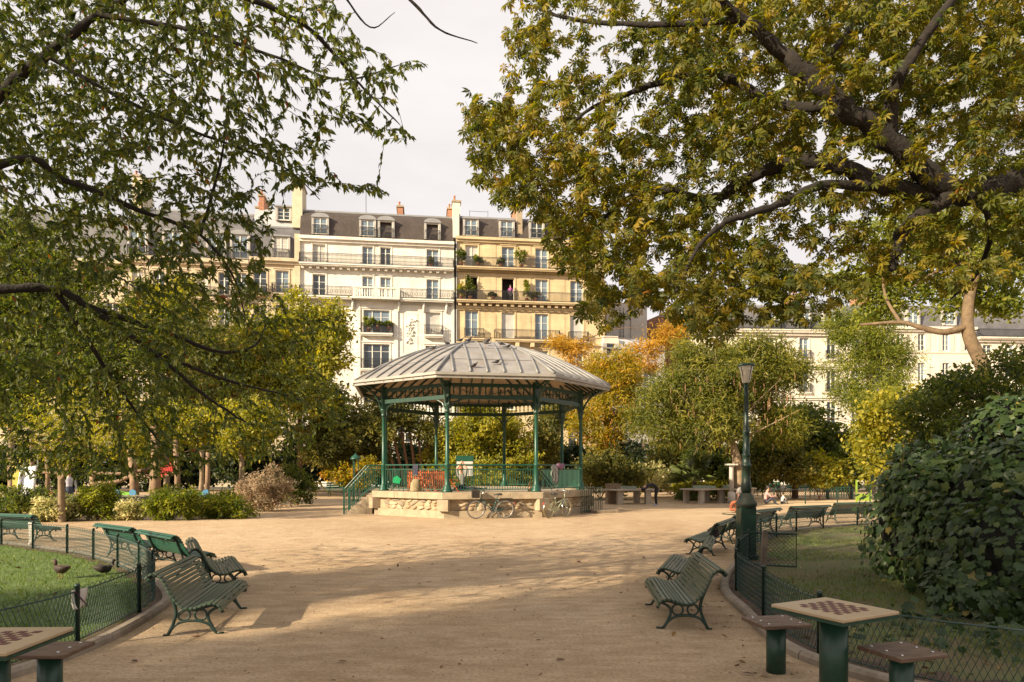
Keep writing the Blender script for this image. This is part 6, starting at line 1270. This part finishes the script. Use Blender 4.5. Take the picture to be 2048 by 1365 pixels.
bn_ = empty('slatted_bin', G(1226, 1008), .25, 'weathered wooden slatted bin left of the first table tennis table', 'bin'); WB2 = mat('grey_brown_wood', (.24, .17, .11), .85, .3, 4, .3, 30, stretch=(6, 6, 1))
ps_ = MB().box((0, 0, .5), (.012 + .12, .03, 1.0)).mesh('slat', WB2, bevel=.005)
for k in range(4):
    for (x, y, r_) in (((k - 1.5) * .145, -.3, 0), ((k - 1.5) * .145, .3, 0), (-.3, (k - 1.5) * .145, math.pi / 2), (.3, (k - 1.5) * .145, math.pi / 2)): link('slat', ps_, bn_, (x, y, 0), (0, 0, r_))
MB().b6(-.33, .33, -.33, .33, 1.002, 1.04).build('lid', WB2, bn_, bevel=.008)
cl_ = empty('stone_column', G(1463, 1007), 0, 'white round stone column with square capital beside the table tennis tables', 'column'); WS = mat('white_stone', (.55, .50, .44), .8, .12, 4, .1, 30)
MB().lathe([(.2, 0), (.2, .55), (.16, .6), (.15, .62)], 16).build('base', WS, cl_, smooth=True); MB().lathe([(.13, .62), (.115, 1.9), (.14, 1.95), (.17, 2.0)], 16).build('shaft', WS, cl_, smooth=True); MB().b6(-.27, .27, -.27, .27, 2.002, 2.09).build('capital', WS, cl_, bevel=.01)
def plank_bench(c, rz, label, ln=1.9):
    o = empty('plank_bench', (c[0], c[1], 0), rz, label, 'bench', 'green plank benches'); GP = mat('bench_bright_green', (.012, .15, .085), .45, .2, 4)
    pm = MB().box((0, 0, 0), (ln, .11, .03)).mesh('plank', GP, bevel=.005)
    for k in range(4): link('plank', pm, o, (0, -.05 - .125 * k, .45))
    for k in range(3): link('plank', pm, o, (0, .06 + .035 * k, .60 + .14 * k), (math.pi / 2 - .2, 0, 0))
    lm = MB(); lm.tube([(0, -.42, 0), (0, -.40, .43), (0, 0, .43), (0, .16, .93)], .025, 5); lm.tube([(0, 0, .43), (0, .12, 0)], .025, 5); lm = lm.mesh('iron_leg', GREEN_D)
    for x in (-ln / 2 + .25, ln / 2 - .25): link('iron_leg', lm, o, (x, 0, 0))
for px, Y, rz, lab in ((1532, 45, .1, 'green plank bench behind the sandbox, left of three'), (1606, 44.5, 0, 'green plank bench behind the sandbox, middle of three'), (1675, 43.5, -.1, 'green plank bench behind the sandbox, right of three'), (692, 44, .0, 'green plank bench left of the bandstand stairs')): plank_bench(gnd(px, Y), rz, lab, 2.1 if px > 1000 else 2.6)
so = MB(); q = [G(1490, 1013), G(1750, 1013), G(1740, 992), G(1495, 992)]; so.add([(p.x, p.y, .012) for p in q], [(0, 1, 2, 3)]); tag(so.build('sandbox', mat('play_sand', (.60, .43, .25), .95, .15, 3, .3, 40)), kind='structure')
def mini_fence(label, p0, p1, n, h, mesh_, m):
    o = empty('sandbox_fence', p0, math.atan2(p1.y - p0.y, p1.x - p0.x), label, 'fence', 'low fences around the sandbox'); ln = (p1 - p0).length; me = MB().lathe([(.03, 0), (.03, h + .05), (.01, h + .08)], 6).mesh('post', m)
    for k in range(n): link('post', me, o, (ln * k / (n - 1), 0, 0))
    w = MB(); w.tube([(0, 0, h), (ln, 0, h)], .014, 4); w.tube([(0, 0, .1), (ln, 0, .1)], .012, 4); w.build('top_wire', m, o)
    if mesh_:
        pp = []; s = .12
        for k in range(int(ln / s) - 4):
            for sg in (0, 4): pp.append(([np.array([(k + sg) * s, 0, .1]), np.array([(k + 4 - sg) * s, 0, h])], [.007, .007]))
        V, Fc = tubes(pp, 3); link('wire_mesh', np_mesh('wire_mesh', V, Fc, m), o)
mini_fence('pale green wire fence at the back of the sandbox', gnd(1494, 42.5), gnd(1652, 42), 6, .75, True, mat('pale_green_wire', (.10, .18, .12), .5)); mini_fence('thin dark post and wire fence at the front of the sandbox', gnd(1548, 35), gnd(1740, 34), 4, .75, False, GREEN_D)
sg_ = empty('picket_gate', gnd(1680, 40), 0, 'green picket gate between two square posts at the sandbox', 'gate'); kk = 40 / F
for x in (-24, 24): MB().box((x * kk, 0, .42), (.13, .13, .84)).build('gate_post', GREEN_B, sg_, bevel=.01)
pk_ = MB().box((0, 0, .4), (.05, .03, .6)).mesh('picket', mat('pale_green_paint', (.10, .30, .17), .5, .2, 6))
for k in range(8): link('picket', pk_, sg_, ((-18 + k * 5.2) * kk, 0, 0))
MB().b6(-20 * kk, 20 * kk, -.03, .03, .70, .76).build('rail', MATS['pale_green_paint'], sg_)
pl_ = empty('play_panel', gnd(1728, 36), 0, 'lime green play frame with white top bar beside the ivy', 'play equipment'); kk = 36 / F; LIME = mat('lime_paint', (.22, .33, .03), .45, .1, 5)
for x in (-15, 13): MB().box((x * kk, 0, .62), (.07, .07, 1.24)).build('post', LIME, pl_)
MB().b6(-13.5 * kk, 12 * kk, -.02, .02, .12, .5).build('panel', LIME, pl_); MB().tube([(-14 * kk, 0, 1.16), (12 * kk, 0, 1.16)], .04, 6).build('top_bar', mat('white_paint', (.7, .66, .6), .5), pl_)
hs = MB(); hc = G(640, 990); hs.tube(smooth_path([hc + Vector(v) for v in ((-.45, .6, .05), (-.55, .5, .5), (-.4, .45, .85), (-.1, .4, .8), (.1, .3, .55), (.45, .1, .25), (.85, 0, .03), (1.1, -.1, .03))]), .045, 7); tag(hs.build('garden_hose', mat('yellow_hose', (.55, .40, .03), .5), smooth=True), 'looped yellow garden hose left of the green bench', 'hose')
fp = empty('green_canopy_stand', G(711, 1003), 0, 'slim green iron stand with a small domed canopy at the stair foot', 'stand')
for a in (0, 2.1, 4.2): MB().tube([(.16 * math.cos(a), .16 * math.sin(a), 0), (.16 * math.cos(a), .16 * math.sin(a), 2.35)], .028, 6).build('post', GREEN_B, fp)
MB().lathe([(.3, 2.34), (.29, 2.40), (.2, 2.53), (.08, 2.6), (.03, 2.68), (.01, 2.72)], 12).build('canopy', GREEN_B, fp, smooth=True); MB().lathe([(.22, 0), (.22, .08)], 12).build('base', GREEN, fp)

# ------------------------------------------------------------------ things on and around the bandstand
nb_ = empty('notice_board', BS + Vector((-1.05, 5.6, 0)), 0, 'notice board with green header and white posters behind the bandstand', 'notice board'); Yn = 35.1; k_ = Yn / F
for x in (-.42, .42): MB().b6(x - .03, x + .03, -.03, .03, 0, 2.5).build('post', GREEN, nb_)
MB().b6(-.46, .46, -.05, -.031, 2.22, 2.5).build('header', GREEN_B, nb_); PW = mat('poster_white', (.66, .60, .54), .7, .1, 6)
MB().b6(-.42, .42, -.045, -.031, 1.45, 2.2).build('backing', PW, nb_); [MB().b6(x0, x1, -.052, -.046, z0, z1).build('poster', m_, nb_) for x0, x1, z0, z1, m_ in ((-.39, -.02, 1.5, 2.15, mat('poster_cream', (.58, .52, .46), .7, .25, 9)), (.02, .39, 1.9, 2.15, mat('poster_pink', (.60, .48, .46), .7, .25, 9)), (.02, .39, 1.5, 1.86, mat('poster_grey', (.52, .50, .48), .7, .25, 9)))]
ORG = mat('orange_paint', (.60, .12, .02), .5, .2, 6)
def fold_chair(loc, rz, label, tilt=0):
    o = empty('folding_chair', loc, rz, label, 'chair', 'orange folding chairs on the bandstand'); o.rotation_euler = (tilt, 0, rz)
    fm = MB()
    for x in (-.2, .2): fm.tube([(x, -.22, 0), (x, .16, .5), (x, .24, .86)], .013, 6); fm.tube([(x * .9, .26, 0), (x * .9, -.2, .45)], .013, 6)
    fm.tube([(-.2, .24, .86), (.2, .24, .86)], .012, 5); fm.build('frame', ORG, o); sl = MB().box((0, 0, 0), (.42, .055, .016)).mesh('slat', ORG)
    for k in range(5): link('slat', sl, o, (0, -.17 + k * .075, .455))
    for k in range(2): link('slat', sl, o, (0, .215 + k * .02, .68 + k * .11), (math.pi / 2 - .25, 0, 0))
for k, px in enumerate((826, 840, 856, 872, 888)):
    Y = 26.9; p = Vector(((px - 1024) / F * Y, Y, HP - .018)); fold_chair(p, .3 + k * .25, ['leftmost orange folding chair beside the hanging jacket', 'second orange folding chair from the left on the bandstand', 'middle orange folding chair in the bandstand row', 'orange folding chair second from the front column', 'orange folding chair just left of the front column'][k])
Y = 26.4; fold_chair(Vector(((906 - 1024) / F * Y, Y, HP - .018)), 1.6, 'single orange folding chair right of the front column')
for k, px in enumerate((832, 862, 880)):
    Y = 27.4; p = Vector(((px - 1024) / F * Y, Y, HP - .018)); o = empty('folding_table', p, .2 * k, ['upright orange folding table behind the leftmost chair', 'upright orange folding table in the middle of the chairs', 'upright orange folding table next to the front column'][k], 'table', 'orange folding tables on the bandstand'); sl = MB().box((0, 0, 0), (.085, .02, .74)).mesh('slat', ORG)
    for q in range(7): link('slat', sl, o, ((q - 3) * .095, -.02, .42), (-.18, 0, 0))
    f = MB(); [f.tube([(x, .05, 0), (x, -.02, .75)], .014, 5) for x in (-.3, .3)]; f.tube([(-.3, .06, .3), (.3, .06, .3)], .012, 5); f.build('frame', ORG, o)
def rail_pt(i, fr, dz=0): n, t = side(i); h = BR * math.sin(math.pi / 8); return BS + n * (BR * CO) + t * (h * (2 * fr - 1)) + Vector((0, 0, HP + 1.045 + dz)), math.atan2(t.y, t.x)
def draped(name, label, i, fr, w, front, back, m, cat, taper=.0, seed=0):
    p, a = rail_pt(i, fr); rs = np.random.default_rng(seed); nu, nv = 9, 15; V = []; sg = 1
    for v in range(nv):
        s = -front + (front + back) * v / (nv - 1)
        for u in range(nu):
            x = (u / (nu - 1) - .5) * w * (1 - taper * abs(s)) ; wv = .025 * math.sin(u * 1.9 + seed) * min(1, abs(s) * 5) + .012 * rs.normal()
            y = (-.03 if s < -.02 else .03 if s > .02 else s * 1.5) + wv * (1 if s > 0 else -1); z = .02 - max(0, abs(s) - .02) * (1 + .08 * math.sin(u * 1.3 + seed)); V.append((x, y, z))
    Fc = [(v * nu + u, v * nu + u + 1, (v + 1) * nu + u + 1, (v + 1) * nu + u) for v in range(nv - 1) for u in range(nu - 1)]; n0 = len(V)
    me = bpy.data.meshes.new(name); me.from_pydata(V, [], Fc); me.materials.append(m); me.shade_smooth(); o = link(name, me, None, p, (0, 0, a)); md = o.modifiers.new('thick', 'SOLIDIFY'); md.thickness = .014; tag(o, label, cat); return o
draped('jacket', 'dark navy jacket hung over the left bandstand railing', 4, .53, .30, .50, .3, cl('jacket_navy', (.03, .03, .05)), 'jacket', .3, 1)
sm2 = mat('striped_cloth', (.45, .43, .40), .85); n_ = sm2.node_tree.nodes; l_ = sm2.node_tree.links; wv = n_.new('ShaderNodeTexWave'); wv.bands_direction = 'X'; wv.inputs['Scale'].default_value = 5.5; tcn = n_.new('ShaderNodeTexCoord'); rp = n_.new('ShaderNodeValToRGB'); rp.color_ramp.interpolation = 'CONSTANT'; rp.color_ramp.elements[1].position = .5; rp.color_ramp.elements[0].color = (.03, .028, .028, 1); rp.color_ramp.elements[1].color = (.5, .47, .43, 1); l_.new(tcn.outputs['Object'], wv.inputs['Vector']); l_.new(wv.outputs['Fac'], rp.inputs[0]); l_.new(rp.outputs[0], n_['Principled BSDF'].inputs['Base Color'])
draped('striped_shirt', 'black and white striped shirt hung over the right bandstand railing', 6, .40, .44, .78, .5, sm2, 'shirt', .1, 2)
p, a = rail_pt(6, .50, .01); sw = MB(); sw.loft([(Vector((-.26, -.05, -.02)), (0, .03, 0), (0, 0, .05)), (Vector((-.1, -.06, -.08)), (0, .05, 0), (0, 0, .12)), (Vector((.1, -.06, -.10)), (0, .05, 0), (0, 0, .13)), (Vector((.26, -.05, -.02)), (0, .03, 0), (0, 0, .06))], 10); tag(sw.build('purple_scarf', cl('mauve', (.22, .10, .18)), None, p, (0, 0, a), smooth=True), 'mauve scarf bundled on the railing over the striped shirt', 'scarf')
def bag(loc, label, m, s=(.3, .2, .3), cat='bag'):
    o = empty('bag', loc, random.uniform(0, 1), label, cat); b_ = MB(); b_.loft([((0, 0, 0.0), (s[0] * .42, 0, 0), (0, s[1] * .42, 0)), ((0, 0, s[2] * .15), (s[0] * .5, 0, 0), (0, s[1] * .5, 0)), ((.01, 0, s[2] * .7), (s[0] * .46, 0, 0), (0, s[1] * .46, 0)), ((.02, 0, s[2] * .95), (s[0] * .3, 0, 0), (0, s[1] * .28, 0)), ((.02, 0, s[2]), (s[0] * .1, 0, 0), (0, s[1] * .1, 0))], 12); b_.build('body', m, o, smooth=True)
    MB().tube(smooth_path([(-.1, 0, s[2] * .8), (-.06, 0, s[2] * 1.25), (.08, 0, s[2] * 1.25), (.12, 0, s[2] * .8)]), .012, 5).build('strap', m, o); return o
Y = 26.0; bag(Vector(((831 - 1024) / F * Y, Y, HP - .018)), 'tan cloth bag on the bandstand floor under the jacket', mat('tan_cloth', (.30, .23, .13), .9, .4, 12), (.42, .3, .5)); Y = 26.6; bag(Vector(((1062 - 1024) / F * Y, Y, HP - .018)), 'small brown bag on the floor left of the right front column', mat('brown_leather', (.20, .10, .045), .6, .2, 8), (.26, .2, .28))
gs = empty('green_sign', Vector(((793 - 1024) / F * 26.6, 26.6, HP - .018)), .3, 'small bright green board on a wire stand inside the left railing', 'sign'); MB().prism([(-.14, .35), (.12, .30), (.17, .50), (.02, .62), (-.12, .55)], -.012, .012, Matrix(((1, 0, 0, 0), (0, 0, 1, 0), (0, 1, 0, 0), (0, 0, 0, 1)))).build('board', mat('bright_green_board', (.02, .42, .16), .5), gs); MB().tube([(-.12, .1, 0), (-.08, 0, .35), (.08, 0, .33), (.12, .1, 0)], .012, 5).build('wire_stand', GREEN_B, gs)
MB().lathe([(.075, 0), (.085, .02), (.03, .05)], 10)
bg_ = bag(Vector((4.32, 14.5, .37)), 'dark bag lying on the back of the bench left of the lamp post', mat('dark_cloth', (.04, .03, .03), .9, .3, 10), (.24, .16, .16))

# ------------------------------------------------------------------ sheets of paper on the fences
def sheet(loc, rz, w, h, label, m):
    V = []; nu, nv = 7, 9
    for v in range(nv):
        for u in range(nu): x = (u / (nu - 1) - .5) * w * (1 - .25 * (v / nv) ** 2); V.append((x, -.02 + .03 * math.sin(u * .9 + v * .4) * v / nv, -h * v / (nv - 1)))
    me = bpy.data.meshes.new('paper_sheet'); me.from_pydata(V, [], [(v * nu + u, v * nu + u + 1, (v + 1) * nu + u + 1, (v + 1) * nu + u) for v in range(nv - 1) for u in range(nu - 1)]); me.materials.append(m); me.shade_smooth(); o = link('paper_sheet', me, None, loc, (0, 0, rz)); md = o.modifiers.new('t', 'SOLIDIFY'); md.thickness = .003; tag(o, label, 'paper', 'papers on the left fence'); return o
PAP = mat('paper', (.55, .50, .45), .8, .1, 8)
sheet(Vector((-4.50, 7.0, .60)), 1.35, .19, .2, 'crumpled white paper with a dark stripe hooked on the near left fence', PAP); st2 = MB().tube([(-.08, -.045, -.01), (.07, -.05, -.19)], .006, 4).build('stripe', mat('dark_ribbon', (.08, .02, .05), .7), [x for x in COL.objects if x.name == 'paper_sheet'][0])
sheet(Vector((-10.95, 15.38, .62)), -.6, .24, .52, 'pale sheet tied to the far left fence before the bench', PAP)

# ------------------------------------------------------------------ playground
pg = MB(); q = [gnd(-60, 25.6), gnd(470, 26.5), gnd(560, 36), gnd(-60, 42)]; pg.add([(p.x, p.y, .008) for p in q], [(0, 1, 2, 3)]); tag(pg.build('playground_floor', mat('rubber_floor', (.30, .25, .19), .9, .2, 2, .2, 30)), kind='structure')
pf_ = empty('black_mesh_fence', gnd(-20, 25.2), 0, 'low black mesh fence along the playground behind the shrubs', 'fence'); p0 = gnd(-20, 25.2); p1 = gnd(455, 25.8); rz_ = math.atan2(p1.y - p0.y, p1.x - p0.x); pf_.rotation_euler = (0, 0, rz_); ln = (p1 - p0).length
npan = 9; pmh = MB().b6(.03, ln / npan - .03, -.008, .008, .06, .78).mesh('mesh_panel', mat('black_netting', (.02, .02, .02), .9, .4, 20)); pst = MB().b6(-.025, .025, -.025, .025, 0, .84).mesh('post', mat('grey_post', (.10, .095, .09), .6))
for k in range(npan): link('mesh_panel', pmh, pf_, (ln * k / npan, 0, 0))
for k in range(npan + 1): link('post', pst, pf_, (ln * k / npan, 0, 0))
MB().b6(0, ln, -.03, .03, .79, .83).build('top_rail', mat('grey_rail', (.22, .19, .16), .7), pf_)
LOG = mat('peeled_log', (.24, .15, .085), .8, .3, 4, .3, 20)
cf = empty('climbing_frame', gnd(290, 30), 0, 'log climbing frame with red net in the playground', 'play equipment'); o0 = gnd(290, 30)
for (xa, ya, xb, yb, Y, r) in ((312, 985, 308, 850, 29, .2), (355, 985, 350, 880, 29, .13), (270, 988, 262, 900, 30, .2), (185, 985, 183, 900, 31, .12), (410, 990, 416, 905, 30, .12), (95, 985, 92, 890, 31, .1), (20, 985, 18, 900, 31, .12)):
    a_, b_ = P(xa, ya, Y), P(xb, yb, Y); a_.z = 0; MB().tube([a_ - o0, a_.lerp(b_, .5) - o0 + Vector((.05, 0, 0)), b_ - o0], [r, r * .9, r * .75], 9).build('log_post', LOG, cf, smooth=True)
for pts, Y, r in (([(180, 967), (230, 965), (270, 950), (310, 955), (360, 945)], 30, .09), ([(175, 945), (240, 948), (300, 938)], 30.4, .08), ([(80, 945), (115, 948), (150, 960)], 30.2, .06)):
    MB().tube([P(x, y, Y) - o0 for x, y in smooth_path([(x, y, 0) for x, y in pts]) ] if False else [Vector(P(v.x, v.y, Y)) - o0 for v in smooth_path([(x, y, 0) for x, y in pts])], r, 8).build('log_rail', LOG, cf, smooth=True)
rn = MB(); A_, B_, C_, D_ = [P(x, y, 29.6) - o0 for x, y in ((318, 938), (352, 922), (354, 938), (322, 955))]
for k in range(9): t_ = k / 8; rn.tube([A_.lerp(D_, t_), B_.lerp(C_, t_)], .02, 4); rn.tube([A_.lerp(B_, t_), D_.lerp(C_, t_)], .02, 4)
rn.build('red_net', mat('red_rope', (.55, .04, .03), .7), cf)
sl_ = empty('slide', gnd(65, 28.5), 0, 'pale metal slide at the left of the playground', 'slide'); o0 = gnd(65, 28.5); z0 = 1.05
a0, a1, a2, a3 = [P(x, y, 28.5) - o0 for x, y in ((46, 935), (74, 932), (84, 988), (55, 988))]
sm3 = MB(); dv = Vector((0, -.5, 0)); sm3.add([a0, a1, a2 + dv, a3 + dv, a0 + Vector((0, .05, 0)), a1 + Vector((0, .05, 0)), a2 + dv + Vector((0, .05, 0)), a3 + dv + Vector((0, .05, 0))], [(0, 1, 2, 3), (7, 6, 5, 4), (0, 4, 5, 1), (1, 5, 6, 2), (2, 6, 7, 3), (3, 7, 4, 0)]); sm3.build('chute', mat('slide_metal', (.58, .58, .60), .35, .1, 4), sl_)
for pa_, pb_ in ((a0, a3 + dv), (a1, a2 + dv)): MB().tube([pa_ + Vector((0, -.08, .0)), pb_ + Vector((0, -.08, 0))], .05, 6).build('side_rim', mat('rim_white', (.62, .6, .58), .4), sl_); MB().tube([pa_ + Vector((0, .05, 0)), pa_ + Vector((0, .05, .75))], .03, 6).build('handrail', CHROME, sl_); MB().tube([pa_ + Vector((0, .1, 0)), Vector((pa_.x, .3, 0))], .04, 6).build('leg', GREEN_D, sl_)
yp = MB(); c0, c1 = P(28, 915, 30), P(46, 985, 30); yp.b6(c0.x, c1.x, 29.9, 30, .1, c0.z); tag(yp.build('play_panel', mat('yellow_panel', (.45, .36, .04), .5, .15, 4)), 'yellow play panel left of the slide', 'play equipment')
def rider(px, Y, label):
    o = empty('spring_rider', gnd(px, Y), 0, label, 'play equipment', 'spring riders'); LG = mat('rider_green', (.16, .38, .03), .5); BLU = mat('rider_blue', (.05, .20, .36), .5)
    MB().prism([(-.45, .62), (-.2, .58), (.3, .58), (.5, .68), (.42, .86), (.2, .80), (-.1, .82), (-.3, .9)], -.04, .04, Matrix(((1, 0, 0, 0), (0, 0, 1, 0), (0, 1, 0, 0), (0, 0, 0, 1)))).build('body', LG, o)
    for x in (-.38, .34): MB().lathe([(.15, -.03), (.15, .03)], 14, Matrix.Translation((x, -.07, .78)) @ Matrix.Rotation(math.pi / 2, 4, 'X')).build('wheel', BLU, o)
    MB().tube([(.11 * math.cos(a), .11 * math.sin(a), .05 + a * .5 / 25) for a in [k * .5 for k in range(51)]], .025, 5).build('spring', mat('spring_orange', (.45, .22, .03), .5), o)
rider(252, 29.5, 'green and blue spring rider left of the log post'); rider(398, 29.5, 'green and blue spring rider right of the climbing frame')
sr = empty('stroller', gnd(165, 28), .4, 'dark grey stroller beside the standing adult in the playground', 'stroller'); DK = cl('stroller_dark', (.035, .035, .045)); s_ = MB(); s_.loft([((-.3, 0, .45), (0, .24, 0), (.05, 0, .05)), ((-.1, 0, .45), (0, .25, 0), (0, 0, .12)), ((.15, 0, .65), (0, .25, 0), (.05, 0, .2)), ((.3, 0, .95), (0, .25, 0), (.12, 0, .1)), ((.1, 0, 1.1), (0, .22, 0), (.05, 0, .03))], 12); s_.build('seat', DK, sr, smooth=True)
for x, y in ((-.4, -.2), (-.4, .2), (.35, -.25), (.35, .25)): MB().tube([(x + .13 * math.cos(a), y, .14 + .13 * math.sin(a)) for a in [k * math.pi / 7 for k in range(14)]], .022, 5, closed=True).build('wheel', RUBBER, sr)
fr_ = MB(); [fr_.tube([(-.4, y * .85, .14), (0, y, .5), (.35, y, .14)], .014, 5) for y in (-.22, .22)]; [fr_.tube([(0, y, .5), (.55, y, 1.0)], .014, 5) for y in (-.22, .22)]; fr_.tube([(.55, -.22, 1.0), (.55, .22, 1.0)], .018, 5); fr_.build('frame', BLACK, sr)

# ------------------------------------------------------------------ plants and pots on the balconies
def pot(fac, px, w, h, pal, label, y=-.45, wd=.5):
    u, _ = fac.uw(px, 560); p = fac.world(u, y, w); o = empty('potted_plant', p, fac.rz, label, 'plant', 'potted plants on the balconies')
    MB().lathe([(.14, 0), (.2, .34), (.22, .36), (.22, .4)], 12).build('pot', TERRA, o, smooth=True)
    pp, a, n, s, t = blob_leaves([((0, 0, .4 + h * .5), (wd * .5, .3, h * .5))], 90, 16, .09, .17); leaves('foliage', pp, a, n, s, CARD, leafmat('leaf_' + pal, PAL[pal], .4), o, t, None)
    MB().tube([(0, 0, .3), (.02, 0, .4 + h * .6)], .02, 5).build('stem', BARKB, o)
_, w5o = OCHRE_B.uw(1016, 539.5)
for px, w, h, pal, lab, wd in ((922, w5o, 2.1, 'mid', 'tall plant in the left corner of the upper ochre balcony', .9), (955, w5o, .8, 'bright', 'bushy plant on the upper ochre balcony under the left window', 1.1), (1001, w5o, .7, 'mid', 'low plant on the upper ochre balcony left of the middle window', .6), (1041, w5o, 1.7, 'bright', 'large bright plant on the upper ochre balcony', 1.2), (922, w4, 1.5, 'ygreen', 'yellowish plant in the left corner of the lower ochre balcony', 1.0), (940, w4, 2.2, 'mid', 'tall leafy plant before the open left window of the ochre building', 1.1), (1052, w4, 1.9, 'bright', 'slim upright plant right of the person on the balcony', .6), (1070, w4, .6, 'olive', 'low trailing plant on the lower ochre balcony', 1.4), (985, w4, .5, 'olive', 'small plant left of the open door on the lower ochre balcony', .8)): pot(OCHRE_B, px, w, h, pal, lab, -.5, wd)
_, w5c = CREAM_B.uw(735, 533.5); _, w3c = CREAM_B.uw(753, 668)
for px, w, h, pal, lab, wd in ((861, w5c, .7, 'olive', 'small potted plant on the top cream balcony at the right', .5), (738, w3c + .1, 1.3, 'bright', 'leafy plant at the left of the wide cream window', 1.0), (755, w3c + .35, .5, 'mid', 'row of greenery along the wide cream window', 2.2), (778, w3c + .3, .6, 'bright', 'drooping plant at the right of the wide cream window', .7)): pot(CREAM_B, px, w, h, pal, lab, -.3, wd)
# faint bicycle tracks pressed into the sand
tk = MB()
for off in (0, .16, .95, 1.1):
    pts = smooth_path([G(x, y) for x, y in ((560, 1365), (548, 1300), (560, 1240), (590, 1200), (570, 1170), (500, 1150))], 10)
    for a_, b_ in zip(pts, pts[1:]):
        d = (b_ - a_).normalized(); nn = Vector((-d.y, d.x, 0)); c = nn * random.uniform(.004, .011)
        if random.random() < .3: continue; o_ = Vector((off * .42, 0, .004)); tk.add([a_ - c + o_, a_ + c + o_, b_ + c + o_, b_ - c + o_], [(0, 1, 2, 3)])
tag(tk.build('tyre_tracks', mat('pressed_sand', (.46, .345, .22), .95, .3, 20, .3, 50)), kind='structure')
